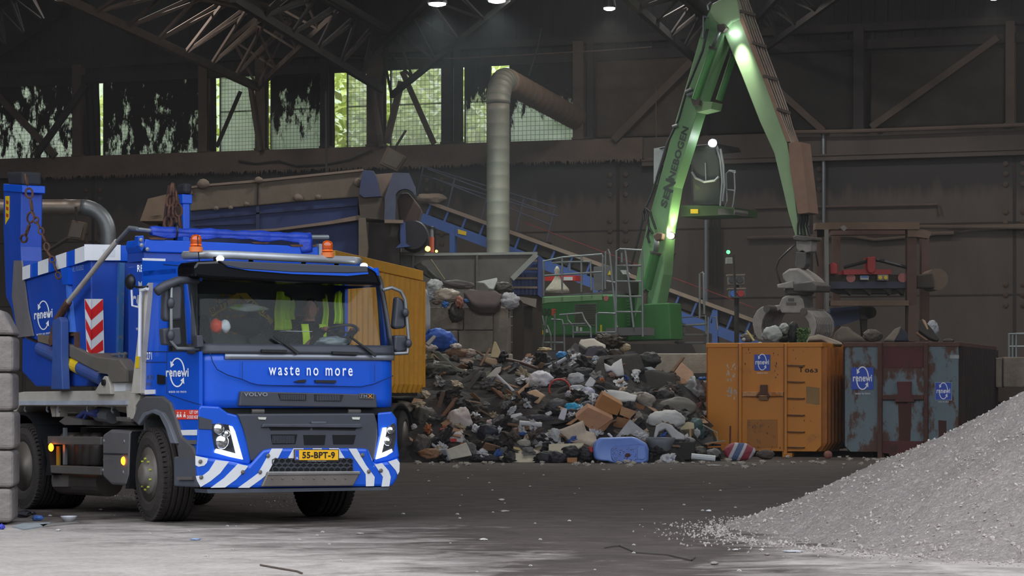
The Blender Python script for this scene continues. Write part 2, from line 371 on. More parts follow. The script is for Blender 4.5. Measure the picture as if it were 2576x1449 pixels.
# corrugation ribs on the upper cladding
for i in range(160):
    x = -28+i*.4; mb.box((x, .04, 11.75), (x+.12, .12, 15.0))
struct(wpart(mb, 'wall_upper', conc_dark))
struct(wpart(MB().box((XL, -.22, 12.02), (XR, .1, 12.25)).box((XL, -.1, 11.5), (XR, .1, 11.78)), 'trim_3', steel_dk))
struct(MB().box((-30, 22, 0), (-29.6, 100, 15.4)).build('wall_left', conc_wall)); struct(MB().box((29.6, 22, 0), (30, 72, 15.4)).build('wall_right', conc_wall))
mb = MB(); mb.box((-30, 24, 14.9), (30.0, 92, 15.2))
for i in range(22): mb.box((-30, 26+i*3.0, 14.6), (30, 26.14+i*3.0, 14.9))
struct(mb.build('ceiling', roof_m))

# ---- wall columns
def column(px, wd=.3, dep=.35, top=12.1, m=steel_m, label='dusty steel column'):
    x = wz(px, 300).x
    mb = MB(); mb.box((x-wd/2, -.32, 9.1), (x+wd/2, -.28, top)); mb.box((x-wd/2, -.04, 9.1), (x+wd/2, 0, top)); mb.box((x-.03, -.28, 9.1), (x+.03, -.04, top)); mb.box((x-wd/2-.03, -.34, 9.1), (x+wd/2+.03, 0.02, 9.16))
    o = local(mb.build('steel_column', m), (x, -.15, 9.1)); o.location = W.world((x, -.15, 9.1)); o.rotation_euler = (0, 0, W.a); tag(o, label, 'column', 'columns along the back wall'); return o
for px, wd, m, l in ((-40, .3, steel_m, 'leftmost dusty steel column standing on the wall beam'),
                     (204, .32, steel_m, 'wide steel column left of the first thin green slit of daylight'),
                     (520, .3, steel_m, 'steel column just left of the second green slit of daylight'),
                     (664, .34, steel_m, 'brown steel column below the V of the left roof truss'),
                     (826, .3, steel_dk, 'dark steel column left of the brightest window'),
                     (952, .55, steel_m, 'thick built-up steel column between the two bright windows'),
                     (1130, .3, steel_dk, 'dark steel column right of the second bright window'),
                     (1158, .2, steel_dk, 'narrow dark steel post beside a gap of daylight left of the big duct'),
                     (1462, .34, steel_m, 'brown steel column where the window band ends'),
                     (1492, .2, steel_dk, 'thin dark column right of the end of the window band'),
                     (1755, .28, steel_dk, 'dark steel column behind the crane boom'),
                     (2165, .3, steel_dk, 'dark steel column in the middle of the cloth-hung right wall'),
                     (2545, .26, steel_m, 'steel column at the far right edge of the wall')):
    column(px, wd, m=m, label=l)

# ---- wind netting in the window bays
def net_mat(name, cover, tone, grid=.09, gauze=.4, seed=0, streak=.4, low=0.0):
    m = bpy.data.materials.new(name); m.use_nodes = True; nt = m.node_tree; N = nt.nodes; L = nt.links; N.clear()
    out = N.new('ShaderNodeOutputMaterial'); tc = N.new('ShaderNodeTexCoord'); mp = N.new('ShaderNodeMapping'); mp.inputs['Scale'].default_value = (1, 1, streak); mp.inputs['Location'].default_value = (seed*3.3, 0, seed)
    L.new(tc.outputs['Object'], mp.inputs[0]); nz = N.new('ShaderNodeTexNoise'); nz.inputs['Scale'].default_value = 2.6; nz.inputs['Detail'].default_value = 9; nz.inputs['Roughness'].default_value = .72; L.new(mp.outputs[0], nz.inputs[0])
    sp = N.new('ShaderNodeSeparateXYZ'); L.new(tc.outputs['Object'], sp.inputs[0])
    def mth(op, a, c, d=None):
        n = N.new('ShaderNodeMath'); n.operation = op
        for i, x in enumerate((a, c, d)):
            if x is None: continue
            if isinstance(x, (int, float)): n.inputs[i].default_value = x
            else: L.new(x, n.inputs[i])
        return n.outputs[0]
    f = mth('ADD', nz.outputs[0], mth('MULTIPLY', mth('SUBTRACT', sp.outputs[2], 10.3), low))   # dust lies thicker towards the top where low > 0
    g = N.new('ShaderNodeMapRange'); L.new(f, g.inputs[0]); g.inputs[1].default_value = 1-cover-.03; g.inputs[2].default_value = 1-cover+.03
    # mesh wires
    def wire(c):
        return mth('LESS_THAN', mth('ABSOLUTE', mth('SUBTRACT', mth('FRACT', mth('DIVIDE', c, grid), None), .5), None), .07)
    wi = mth('MAXIMUM', wire(sp.outputs[0]), wire(sp.outputs[2]))
    tr = N.new('ShaderNodeBsdfTransparent'); tl = N.new('ShaderNodeBsdfTranslucent'); tl.inputs[0].default_value = (*lin(tone), 1)
    gz = N.new('ShaderNodeMixShader'); gz.inputs[0].default_value = gauze; L.new(tr.outputs[0], gz.inputs[1]); L.new(tl.outputs[0], gz.inputs[2])
    df = N.new('ShaderNodeBsdfDiffuse'); df.inputs[0].default_value = (*lin('302b29'), 1)
    cov = mth('MAXIMUM', g.outputs[0], mth('MULTIPLY', wi, .6))
    mx = N.new('ShaderNodeMixShader'); L.new(cov, mx.inputs[0]); L.new(gz.outputs[0], mx.inputs[1]); L.new(df.outputs[0], mx.inputs[2]); L.new(mx.outputs[0], out.inputs[0])
    return m
def bay(n, p0, p1, cover, label, gauze=.35, tone='9aa89a', top=11.6, low=.05, grid=.12, seed=0, bars=((10.4, .03),)):
    x0, x1 = wz(p0, 300).x, wz(p1, 300).x
    mb = MB(); k = int((x1-x0)/.12)+2
    mb.grid(lambda a, b: (x0+(x1-x0)*a, -.02+.02*math.sin(a*9+n)+.015*noise.noise(V((a*6, b*5, n))), 9.1+(top-9.1)*b), k, 14)
    o = wpart(mb, 'window_%d' % n, net_mat('wind_netting_%d' % n, cover, tone, grid, gauze, seed or n, low=low)); struct(o)
    fm = MB()
    for z, t in bars: fm.box((x0, .0, z-t/2), (x1, .05, z+t/2))
    fm.box((x0-.04, -.03, 9.1), (x0, .06, top)); fm.box((x1, -.03, 9.1), (x1+.04, .06, top)); fm.box((x0-.04, -.03, top), (x1+.04, .06, top+.2))
    fm.build('window_frame', steel_dk, o); return o
bay(1, -60, 190, .54, '', low=.05, gauze=.92, tone='dce2d8', seed=5)
bay(2, 263, 508, .57, '', low=.04, gauze=.92, tone='c4d0c2', seed=9)
bay(3, 556, 645, .34, '', gauze=.9, tone='c8d2c6')
bay(4, 684, 808, .52, '', gauze=.92, tone='b4c0b0', low=.12)
bay(5, 876, 940, .1, '', gauze=.5, tone='f4fbe8', grid=.14)
bay(6, 985, 1120, .1, '', gauze=.5, tone='f4fbe8', grid=.14)
bay(7, 1172, 1232, .46, '', gauze=.5, tone='f4fbe8', low=.3, grid=.14)
bay(8, 1285, 1450, .54, '', gauze=.9, tone='dce6d8', low=.22, grid=.14)
# solid hanging cloths between the openings and over the right-hand bays
def cloth(n, p0, p1, z0, z1, col='3b332d', top=None):
    x0, x1 = wz(p0, 300).x, wz(p1, 300).x
    mb = MB(); mb.grid(lambda a, b: (x0+(x1-x0)*a, -.03-.06*noise.noise(V((a*(x1-x0)*.9, b*2.2, n)))-.03*math.sin(a*17+b*4), z0+(z1-z0)*b), 40, 20)
    return struct(wpart(mb, 'window_%d' % n, M('dusty_cloth_%s' % col, col, .95, var=.35, scale=.8, bump=.3, bscale=5), smooth=True, thick=.02))
cloth(9, 1500, 1745, 9.15, 11.5, '4a3f37'); cloth(10, 1785, 2148, 9.15, 11.3, '2b2825'); cloth(11, 2192, 2530, 9.15, 11.35, '3a342e')
cloth(12, 212, 252, 9.1, 11.7, '2a2624'); cloth(13, 528, 545, 9.1, 11.7, '2a2624'); cloth(14, 810, 842, 9.1, 11.7, '26221f')
# diagonal wind braces
def brace(p0, p1, label, r=.09, m=steel_m, y=-.4):
    a, b = wz(*p0, y), wz(*p1, y); mb = MB(); mb.bar(a, b, r, r*1.6); c = (a+b)/2; c.z = min(a.z, b.z); o = local(mb.build('diagonal_brace', m), c); o.location = W.world(c); o.rotation_euler = (0, 0, W.a); tag(o, label, 'brace'); return o
brace((-30, 215), (140, 392), 'brown diagonal brace in front of the leftmost patched netting', .13)
brace((90, 392), (215, 215), 'dark diagonal brace sloping up to the wide left column', .13, steel_dk, -.62)
brace((1012, 180), (1092, 362), 'thin brown brace slanting down across the second bright window', .1)
brace((1545, 352), (1745, 150), 'long brown brace slanting up behind the crane boom', .14)
brace((1945, 215), (2072, 330), 'short brown brace running down to the wall ledge right of the crane arm', .12)
brace((2192, 320), (2510, 95), 'long brace crossing the cloth-hung bay at far right', .12, steel_m)
brace((545, 370), (605, 230), 'dark thin brace across the second slit of daylight', .07, steel_dk, -.36)

# ---- roof trusses
def truss(name, label, a0, a1, b0, b1, n, m=steel_m, r=.16, w=None, extra=()):
    """lattice girder between a bottom chord (a0-a1) and a top chord (b0-b1)"""
    o = thing(name, label, 'truss', loc=(a0+a1)/2); off = o.location
    def part(nm, p, q, rr, k=1.4): MB().bar(V(p)-off, V(q)-off, rr, rr*k).build(nm, m, o)
    part('bottom_chord', a0, a1, r); part('top_chord', b0, b1, r)
    sh = V((0, .9, 0)) if w is None else w
    part('top_chord', b0+sh, b1+sh, r)
    for i in range(n):
        t0, t1, t2 = i/n, (i+.5)/n, (i+1)/n
        pa, pb, pc = a0.lerp(a1, t0), b0.lerp(b1, t1), a0.lerp(a1, t2)
        part('web_member', pa, pb, r*.5, 1); part('web_member', pb, pc, r*.5, 1)
        part('web_member', pa, pb+sh, r*.45, 1)
    for p, q in extra: part('web_member', p, q, r*.7, 1)
    return o
truss('roof_truss', 'dusty lattice roof truss running down to the brown column at left', P(150, -8, 62), P(648, 220, 79), P(330, -60, 62), P(760, 40, 79), 7)
truss('roof_truss', 'dusty lattice roof truss rising from the brown column toward the right', P(648, 220, 79), P(860, 20, 70), P(560, 120, 79), P(780, -60, 70), 4, r=.12)
truss('roof_truss', 'dark lattice roof truss running down to the thick column between bright windows', P(585, -5, 60), P(960, 225, 78), P(720, -70, 60), P(1000, 90, 78), 6, m=steel_dk, r=.15)
truss('roof_truss', 'dark lattice truss rising right from the thick column toward the lamps', P(985, 240, 78), P(1290, -5, 66), P(940, 130, 78), P(1150, -70, 66), 5, m=steel_dk, r=.12)
truss('roof_truss', 'dark lattice truss under the roof left of the green crane boom', P(1560, -20, 60), P(1750, 150, 76), P(1680, -60, 60), P(1800, 50, 76), 5, m=steel_dk, r=.14)
truss('roof_truss', 'faint dark lattice truss in the upper left corner', P(-30, 150, 80), P(230, -20, 66), P(-60, 40, 80), P(120, -80, 66), 5, m=steel_dk, r=.12)
truss('roof_truss', 'faint dark lattice truss right of the crane stick', P(1915, 130, 78), P(2110, -10, 66), P(1900, 50, 78), P(2000, -60, 66), 4, m=steel_dk, r=.12)
for i, (y, z) in enumerate(((64, 13.6), (70, 13.9), (76, 14.2))):
    mb = MB(); mb.box((-22, -.1, -.12), (22, .1, .12)); o = mb.build('roof_purlin', steel_dk); o.location = (0, y, z); tag(o, 'long dark steel purlin running across under the roof', 'beam', 'roof purlins')
# raking struts under the two column heads
for a, b, l in (((655, 380), (630, 215), 'left raking strut under the truss at the brown column'), ((960, 370), (935, 200), 'raking strut beside the thick column left of the bright middle window'), ((972, 360), (1010, 205), 'short raking strut at the thick column head')):
    brace(b, a, l, .12, steel_m, -.5)
# ---- ceiling floodlights in view
def flood(px, py, d, label, warm=False, e=300, w=.42):
    p = P(px, py, d); o = thing('floodlight', label, 'lamp', loc=p)
    MB().lathe([(w*.35, .25), (w*.5, .2), (w*.62, .04), (w*.62, 0), (w*.55, 0)], n=20).build('housing', black, o)
    MB().lathe([(0, .0), (w*.5, .0), (w*.52, -.03), (w*.3, -.06), (0, -.07)], n=20).build('lens', lamp_warm if warm else lamp_on, o)
    MB().tube([(0, 0, .2), (0, 0, 14.85-p.z)], .02, 6).build('suspension_rod', steel_dk, o)
    lamp('floodlight_beam', 'SPOT', p-V((0, 0, .12)), e, (1, .93, .8) if warm else (.85, 1, .97), p-V((0, 0, 5)), spot_size=2.4, spot_blend=.8, shadow_soft_size=.2)
flood(1100, 9, 66, 'cold white floodlight hanging from the roof, leftmost of the lamps', e=1500)
flood(1250, 1, 66, 'cold white floodlight at the top edge, second from the left', e=1500)
flood(1533, 20, 66, 'small warm floodlight hanging from the roof left of the crane', True, 900, .28)
flood(2500, -6, 66, 'weak warm floodlight at the top right corner', True, 300, .24)

# ---- trees outside the windows
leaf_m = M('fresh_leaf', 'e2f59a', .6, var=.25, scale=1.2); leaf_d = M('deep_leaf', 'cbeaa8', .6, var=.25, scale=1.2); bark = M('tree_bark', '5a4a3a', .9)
def tree(x, y, h, rad, label, m, seed, n=2600):
    rr = random.Random(seed); o = thing('tree', label, 'tree', loc=(x, y, 0), group='trees outside the windows')
    MB().tube([(0, 0, 0), (.1, 0, h*.3), (-.1, .1, h*.6)], [.3, .22, .12], 8).build('trunk', bark, o)
    mb = MB()
    for i in range(n):
        while True:
            p = V((rr.uniform(-1, 1), rr.uniform(-1, 1), rr.uniform(-1, 1)))
            if .3 < p.length < 1: break
        p = p*(1+.25*noise.noise(p*2+V((seed, 0, 0)))); c = V((p.x*rad, p.y*rad*.7, h*.62+p.z*h*.4)); s = rr.uniform(.14, .32)
        a = V((rr.gauss(0, 1), rr.gauss(0, 1), rr.gauss(0, .6))).normalized(); b = a.cross(V((rr.gauss(0, 1), rr.gauss(0, 1), rr.gauss(0, 1)))).normalized()
        mb.add([c-a*s, c+b*s*.5, c+a*s, c-b*s*.5], [(0, 1, 2, 3)])
    mb.build('crown', m, o)
tree(-20, 101, 15, 4.5, 'leafy tree outside behind the patched netting at far left', leaf_d, 1)
tree(-13.5, 99, 16, 4.2, 'leafy tree outside seen through the thin green slit', leaf_m, 2)
tree(-7, 97, 16, 4.0, 'bright leafy tree outside behind the brightest window', leaf_m, 3, 5000)
tree(-1.5, 96, 14, 3.8, 'pale leafy tree outside behind the second bright window', leaf_m, 4, 4500)
tree(3.5, 95, 15, 3.6, 'leafy tree outside behind the end of the big duct', leaf_d, 5, 2500)
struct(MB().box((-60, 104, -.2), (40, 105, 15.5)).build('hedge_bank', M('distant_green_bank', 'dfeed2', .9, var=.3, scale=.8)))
# ================================================================ pipes and cables on the wall
duct_m = M('dusty_spiral_duct', '797d73', .6, .25, var=.12, scale=1.2, dust=.35, dustcol='8a6e56')
def ringed(pts, r, n=24, step=.35, rib=.012):
    """tube with low spiral-seam ribs"""
    pts = [V(p) for p in pts]; q = []; rs = []; d = 0
    for i in range(len(pts)-1):
        L = (pts[i+1]-pts[i]).length; k = max(1, int(L/step))
        for j in range(k):
            for e, rr in ((0, r), (.42, r), (.5, r+rib), (.58, r)): q.append(pts[i].lerp(pts[i+1], (j+e)/k)); rs.append(rr)
    q.append(pts[-1]); rs.append(r); mb = MB(); mb.tube(q, rs, n); return mb
du = W
# big vertical duct with elbow into the window band
yd = -8.0
def dp(px, py, y=yd): return W.world(W.v(px, py, y))
base = dp(1253, 640); top = dp(1253, 262)
o = thing('ventilation_duct', 'tall dusty grey ribbed duct bending through the wall right of the bright windows', 'duct', loc=(base.x, base.y, 0))
off = V((base.x, base.y, 0))
ringed([V((0, 0, 0)), top-off], .32, 28, rib=.006).build('riser', duct_m, o, smooth=True)
endp = W.world(W.v(1445, 245, -.3)); bend = []
dirx = (V((endp.x, endp.y, top.z))-top); dirx.z = 0; dirx.normalize(); rb = .75
for i in range(9):
    a = PI/2*i/8; bend.append(top+V((0, 0, 1))*(rb*math.sin(a))+dirx*(rb*(1-math.cos(a)))-off)
ringed(bend, .335, 28, .16, .012).build('elbow', duct_m, o, smooth=True)
e0 = bend[-1]; e1 = endp-off; e1.z = e0.z-.35
ringed([e0, e1, e1+dirx*1.2], .345, 28, .5, .008).build('outlet', M('dusty_brown_duct', '7a6555', .7, .15, var=.2, scale=1.2, dust=.6, dustcol='8a6e56'), o, smooth=True)
# lower-left galvanised pipe with elbow
q = [P(-40, 521, 60), P(205, 521, 60)]; bend = [P(205, 521, 60)]
c0 = P(205, 588, 60); rr = (P(205, 521, 60)-c0).length
for i in range(1, 9):
    a = PI/2-PI/2*i/8; bend.append(c0+V((rr*math.cos(a), 0, rr*math.sin(a))))
bend.append(V((bend[-1].x, 60, 0)))
o = thing('galvanised_pipe', 'galvanised extraction pipe with an elbow behind the blue skip at left', 'pipe', loc=(bend[-1].x, 60, 0)); off = V((bend[-1].x, 60, 0))
ringed([p-off for p in q], .18, 20, .6).build('straight_run', M('pipe_steel', '8c857c', .45, .5, dust=.5, dustcol='7a5f4a'), o, smooth=True)
MB().tube([p-off for p in bend], .185, 20).build('elbow', galv, o, smooth=True)
# wall conduits
def conduit(pts, r, label, m=galv, name='conduit', y=-.2, cat='pipe', box=True):
    q = [W.world(W.v(a, b, y)) for a, b in pts]
    o = MB().tube(q, r, 8).build(name, m); centred(o); tag(o, label, cat); return o
conduit([(2072, 330), (2072, 590), (2072, 780)], .055, 'pale vertical conduit running down the wall behind the crane arm')
conduit([(1955, 333), (2150, 330), (2350, 323), (2600, 313)], .06, 'long dusty handrail pipe along the top of the right wall ledge', ledge_m, y=-.5)
conduit([(1880, 598), (2120, 593), (2400, 586)], .06, 'thin pipe running along the wall behind the gantry', ledge_m)
conduit([(2120, 590), (2200, 603), (2330, 592), (2440, 572), (2600, 566)], .05, 'sagging cable draped from the gantry across the right wall', ledge_m, 'cable')
conduit([(2280, 570), (2600, 572)], .06, 'straight dusty pipe along the right wall at gantry height', ledge_m, y=-.3)
conduit([(1900, 523), (2180, 518), (2360, 514), (2365, 540)], .035, 'thin pipe with a bent end on the wall right of the crane arm', ledge_m, y=-.12)
conduit([(1776, 545), (1776, 790)], .06, 'pale vertical conduit under the crane cab', galv, y=-1.0)
for i, px in enumerate((1789, 1799, 1809)): conduit([(px, 545), (px, 720+i*4)], .05, ['left', 'middle', 'right'][i]+' one of three dark pipes hanging on the wall under the crane cab', steel_dk, y=-.6)
conduit([(820, 230), (821, 430), (820, 640)], .03, 'thin cable hanging down beside the dark column in front of the blue drum', steel_dk, 'cable', -9)
conduit([(700, 405), (745, 418), (820, 414), (880, 402), (935, 378)], .03, 'cable sagging along the wall beam below the windows', steel_dk, 'cable', -.42)
conduit([(600, 405), (645, 412), (700, 405)], .03, 'short dark cable loop on the wall beam left of the windows', steel_dk, 'cable', -.42)
conduit([(1330, 190), (1352, 120), (1362, 70)], .025, 'thin suspension wire above the bend of the duct', steel_dk, 'cable', -5)
conduit([(830, 145), (1150, 147), (1500, 128), (1640, 118)], .02, 'long thin wire stretched across above the windows', steel_m, 'cable', -3)
conduit([(1650, 220), (1651, 365)], .015, 'thin wire hanging left of the crane boom', steel_m, 'cable', -2)
# hanging floodlight boxes
def lampbox(poly, th, label, m, d, name='hanging_lamp'):
    q = [P(a, b, d) for a, b in poly]; o = thing(name, label, 'lamp', loc=q[0])
    MB().prism([p-q[0] for p in q], (0, th, 0)).build('housing', m, o, bevel=.02)
    ins = [(sum((p for p in q), V())/len(q)).lerp(p, .75)-q[0]-V((0, .02, 0)) for p in q]
    MB().prism(ins, (0, -.02, 0)).build('dusty_front', M('dusty_glass', '4e463c', .5, dust=.4), o); return o, q[0]
o, q0 = lampbox([(975, 368), (1024, 395), (1000, 432), (954, 412)], .3, 'dust-caked floodlight tilted on the wall beam below the thick column', M('dust_caked_metal', '5d4f43', .9, dust=.5), 76)
MB().tube([P(992, 375, 76)-q0, P(1021, 328, 76)-q0], .04, 6).build('bracket', steel_dk, o)
o, q0 = lampbox([(181, 553), (217, 560), (206, 605), (168, 600)], .25, 'tilted dusty floodlight hanging above the blue skip under the pipe', M('dust_caked_metal', '5d4f43', .9, dust=.5), 58)
MB().tube([P(193, 555, 58)-q0, P(191, 520, 58)-q0], .03, 6).build('bracket', steel_dk, o); MB().tube([P(170, 600, 58)-q0, P(130, 625, 58)-q0, P(60, 640, 58)-q0, V((P(60, 640, 58).x, 58, 0))-q0], .05, 6).build('arm', steel_dk, o)
# dusty hood
q = [P(a, b, 62) for a, b in ((352, 556), (372, 500), (418, 489), (424, 556))]
o = MB().prism(q, (0, 1.6, 0)).prism([P(a, b, 61.95) for a, b in ((380, 544), (393, 529), (405, 541))], (0, -.02, 0)).build('dust_hood', M('dust_caked_sheet', '84705e', .9, dust=.7, dustcol='947c68')); o.location.x += 0; centred(o); tag(o, 'dust-covered sloping sheet metal hood behind the front blue skip', 'hood'); hl = -o.location.z; MB().box((-.1, .6, hl), (.1, .8, .05)).build('support_post', steel_dk, o)
# thin haze of dust hanging in the hall
vm = bpy.data.materials.new('dust_haze'); vm.use_nodes = True; vn = vm.node_tree.nodes; vn.clear(); vs_ = vn.new('ShaderNodeVolumeScatter'); vs_.inputs['Density'].default_value = .0014; vs_.inputs['Color'].default_value = (.9, .94, 1, 1); vs_.inputs['Anisotropy'].default_value = .2
vo = vn.new('ShaderNodeOutputMaterial'); vm.node_tree.links.new(vs_.outputs[0], vo.inputs['Volume'])
tag(MB().box((-29, 33, .02), (29, 69.5, 14.5)).build('dust_haze', vm), 'thin dusty haze hanging in the hall around the lamps', 'haze', kind='stuff')
# ================================================================ the blue skip loader truck
T = Fr(-3.26, 27.22, math.radians(33)); TW = 2.43
z1 = zoom(0, 400, .345); z2 = zoom(0, 850, .345); z3 = zoom(460, 560, .27605); z4 = zoom(380, 880, .31055)
truck = thing('skip_loader_truck', 'blue skip loader truck with striped bumper driving toward the viewer', 'truck', fr=T)
def tp(name, mb, mat, parent=None, **k): return mb.build(name, mat, parent or truck, **k)
# --- cab shell ---------------------------------------------------------------
def yf(z):            # how far the cab front leans back with height
    return .05 if z < 1.84 else .05+(z-1.84)*.30
def ring(t, z, off=0.0):  # t in 0..1 from the rear left corner round the front to the rear right corner
    r = .2; y0 = yf(z)+off; x0, x1 = 0+off, TW-off; yr = 1.5
    L1 = yr-(y0+r); A = PI/2*r; L2 = x1-x0-2*r; tot = 2*L1+2*A+L2; d = t*tot
    if d <= L1: return V((x0, yr-d, z))
    d -= L1
    if d <= A: a = d/r; return V((x0+r-r*math.cos(a), y0+r-r*math.sin(a), z))
    d -= A
    if d <= L2:
        x = x0+r+d; b = (2*(x-x0-r)/L2-1); return V((x, y0-.04*(1-b*b), z))
    d -= L2
    if d <= A: a = d/r; return V((x1-r+r*math.sin(a), y0+r-r*math.cos(a), z))
    return V((x1, y0+r+(d-A), z))
TA, TB, TC_, TD = .236, .29, .71, .764       # corner start, corner end (left), (right)
def patch(t0, t1, za, zb, nt=24, nz=6, off=0, zf=None):
    mb = MB(); mb.grid(lambda a, b: ring(t0+(t1-t0)*a, (za if not zf else zf(a, 0))+((zb if not zf else zf(a, 1))-(za if not zf else zf(a, 0)))*b, off), nt, nz); return mb
Z = lambda py: CH+(HY-py)/236.0
tp('front_panel', patch(TA-.01, TD+.01, Z(1026), Z(885), 40, 6, .016), blue, smooth=True, thick=.03)
tp('silver_trim_strip', patch(TB+.03, TC_+.03, 1.772, 1.832, 30, 2, -.012), silver, smooth=True, thick=.01)
tp('cowl', patch(TA-.01, TD+.01, Z(893)+.012, Z(866), 40, 3, -.008), anth, smooth=True, thick=.03)
tp('windscreen', patch(TB-.035, TC_+.035, Z(866), Z(695), 40, 8, .008), glass_mat('windscreen_glass', (.9, .95, .95), .06), smooth=True)
for a, b in ((TA+.012, TB-.03), (TC_+.03, TD-.012)): tp('windscreen_pillar', patch(a, b, Z(870), Z(690), 8, 6), anth, smooth=True, thick=.05)
for a, b in ((TA-.012, TA+.014), (TD-.014, TD+.012)): tp('door_pillar', patch(a, b, Z(885), Z(660), 4, 6, .024), blue, smooth=True, thick=.05)
tp('windscreen_frame', patch(TB-.04, TC_+.04, Z(705), Z(682), 30, 2, 0), black, smooth=True, thick=.04)
# roof
rf = MB(); k = 28; rings = []
for z, s in ((Z(690), 0), (Z(668), .0), (Z(655), .06), (Z(649), .2)):
    rings.append([ring(i/(k-1), z, s if 0 < i < k-1 else s) for i in range(k)])
rf.loft(rings); tp('roof', rf, blue, smooth=False, bevel=.02)
# side panels on the two door sides
def sidepoly(poly, name, mat, th=.04, x=0.0, par=None, **kw): return tp(name, MB().prism([T.u(a, b, x) for a, b in poly], (th, 0, 0)), mat, par, **kw)
sidepoly([(357, 655), (500, 660), (500, 707), (357, 704)], 'door_top_panel', blue)
sidepoly([(357, 704), (420, 706), (420, 884), (357, 884)], 'rear_side_panel', blue)
sidepoly([(357, 884), (501, 884), (501, 1026), (503, 1130), (459, 1130), (448, 1062), (428, 1010), (412, 996), (357, 993)], 'door_panel', blue)
sidepoly([(420, 706), (494, 708), (494, 884), (420, 884)], 'side_window', glass_mat('side_glass', (.35, .42, .42), .3), th=.01, x=.02)
sidepoly([(424, 708), (428, 708), (428, 884), (424, 884)], 'window_seal', black, th=.02, x=-.005)
mb = MB()
for q in ([(357, 884.5), (500, 884.5)], [(420, 884), (420, 990)], [(357, 911), (420, 911)], [(425, 992), (470, 1008), (505, 1018)], [(411, 665), (500, 672)]):
    mb.tube([T.u(a, b, -.002) for a, b in q], .005, 5)
tp('door_seam', mb, M('dark_blue_seam', '0a2a66', .5))
sidepoly([(395, 942), (413, 945), (413, 966), (395, 966)], 'door_handle', black, th=.02, x=-.018)
mb = MB().box((TW-.04, 1.2, 1.3), (TW, 1.5, 2.75)).box((TW-.04, .25, .55), (TW, 1.5, 1.86)).box((TW-.04, .5, 2.6), (TW, 1.5, 2.68)); tp('right_side_panel', mb, blue)
mb = MB(); mb.box((0.02, 1.46, 1.0), (TW-.02, 1.5, 1.95)); mb.box((.02, 1.46, 2.52), (TW-.02, 1.5, 2.8)); mb.box((.02, 1.46, 1.95), (.3, 1.5, 2.52)); mb.box((1.32, 1.46, 1.95), (TW-.02, 1.5, 2.52)); tp('cab_rear_wall', mb, M('cab_interior_grey', '4d5152', .8))
tp('bulkhead_panel', MB().box((.15, 1.6, 1.8), (1.5, 1.62, 2.62)), M('bulkhead_pale_grey', '8b9490', .7)); mb = MB()
for i in range(5):
    for j in range(6): c = V((.98+i*.1+(j % 2)*.05, 1.58, 2.1+j*.085)); mb.prism([c+V((.035, 0, 0)), c+V((0, 0, .035)), c-V((.035, 0, 0)), c-V((0, 0, .035))], (0, .01, 0))
tp('mesh_guard', mb, yellow)
tp('cab_floor', MB().box((.05, .15, 1.25), (TW-.05, 1.48, 1.32)), black)
tp('headliner', MB().box((.1, .45, 2.66), (TW-.1, 1.46, 2.69)), M('cab_interior_dark', '2c2e30', .9))
# --- dashboard, seats, wheel -------------------------------------------------
mb = MB(); mb.loft([[V((x, .16, 1.86)), V((x, .42, 1.93)), V((x, .62, 1.9)), V((x, .62, 1.4)), V((x, .16, 1.4))] for x in (.08, .8, 1.4, TW-.08)]); tp('dashboard', mb, M('dashboard_black', '202224', .7), bevel=.02)
for x in (.55, 1.78):
    st = tp('seat', MB().box((x-.26, .75, 1.32), (x+.26, 1.25, 1.62)), M('seat_fabric', '22242a', .95), bevel=.06)
    tp('backrest', MB().prism([V((x-.25, 1.18, 1.55)), V((x+.25, 1.18, 1.55)), V((x+.2, 1.34, 2.28)), V((x-.2, 1.34, 2.28))], (0, .1, 0)), MC['seat_fabric'], st, bevel=.04)
wm = T.v(856, 832, .55); Mw = Matrix.Translation(wm+V((0, .02, -.02)))@Matrix.Rotation(math.radians(-24), 4, 'X')
wh = tp('steering_wheel', MB().tube([Mw@V((.2*math.cos(2*PI*i/28), .2*math.sin(2*PI*i/28), 0)) for i in range(28)], .017, 8, closed=True), black, smooth=True)
mb = MB(); mb.lathe([(.06, -.02), (.07, .01), (.03, .03), (0, .03)], Mw, 16)
for a in (0, 2.1, 4.2): mb.tube([Mw@V((.05*math.cos(a), .05*math.sin(a), 0)), Mw@V((.2*math.cos(a), .2*math.sin(a), 0))], .012, 6)
mb.tube([Mw@V((0, 0, 0)), Mw@V((0, .25, -.3))], .03, 8); tp('steering_column', mb, black, wh)
# things seen through the windscreen
pl = T.V(1.40)
def plate(poly, txt, a, b, up, label):
    q = [pl(p) for p in poly]; c = sum(q, V())/4; o = MB().prism([p-c for p in q], (0, .02, 0)).build('name_plate', stick_y); o.location = T.world(c); o.rotation_euler = (0, 0, T.a); tag(o, label, 'name plate')
    mb = MB(); A, B, U = pl(a), pl(b), pl(up); glyph_dir(mb, txt, A-c-V((0, .004, 0)), B-A, U-A, .03); mb.build('lettering', M('dark_red_lettering', '5c1f12', .6), o)
plate(z3((250, 795), (500, 640), (530, 690), (270, 860)), 'BRITT', z3((268, 840))[0], z3((425, 745))[0], z3((252, 792))[0], 'yellow name plate in the cab, the left one, rising toward the middle')
plate(z3((500, 645), (580, 640), (830, 895), (800, 930)), 'ANOUK', z3((585, 735))[0], z3((765, 870))[0], z3((610, 700))[0], 'yellow name plate in the cab, the right one, falling toward the driver')
def inside(name, mb, mat, label, cat, p, **k):
    o = mb.build(name, mat, **k); o.location = T.world(p); o.rotation_euler = (0, 0, T.a); return tag(o, label, cat)
hv = M('hi_vis_yellow', 'd2ff30', .7, var=.15, scale=8, emit=.0)
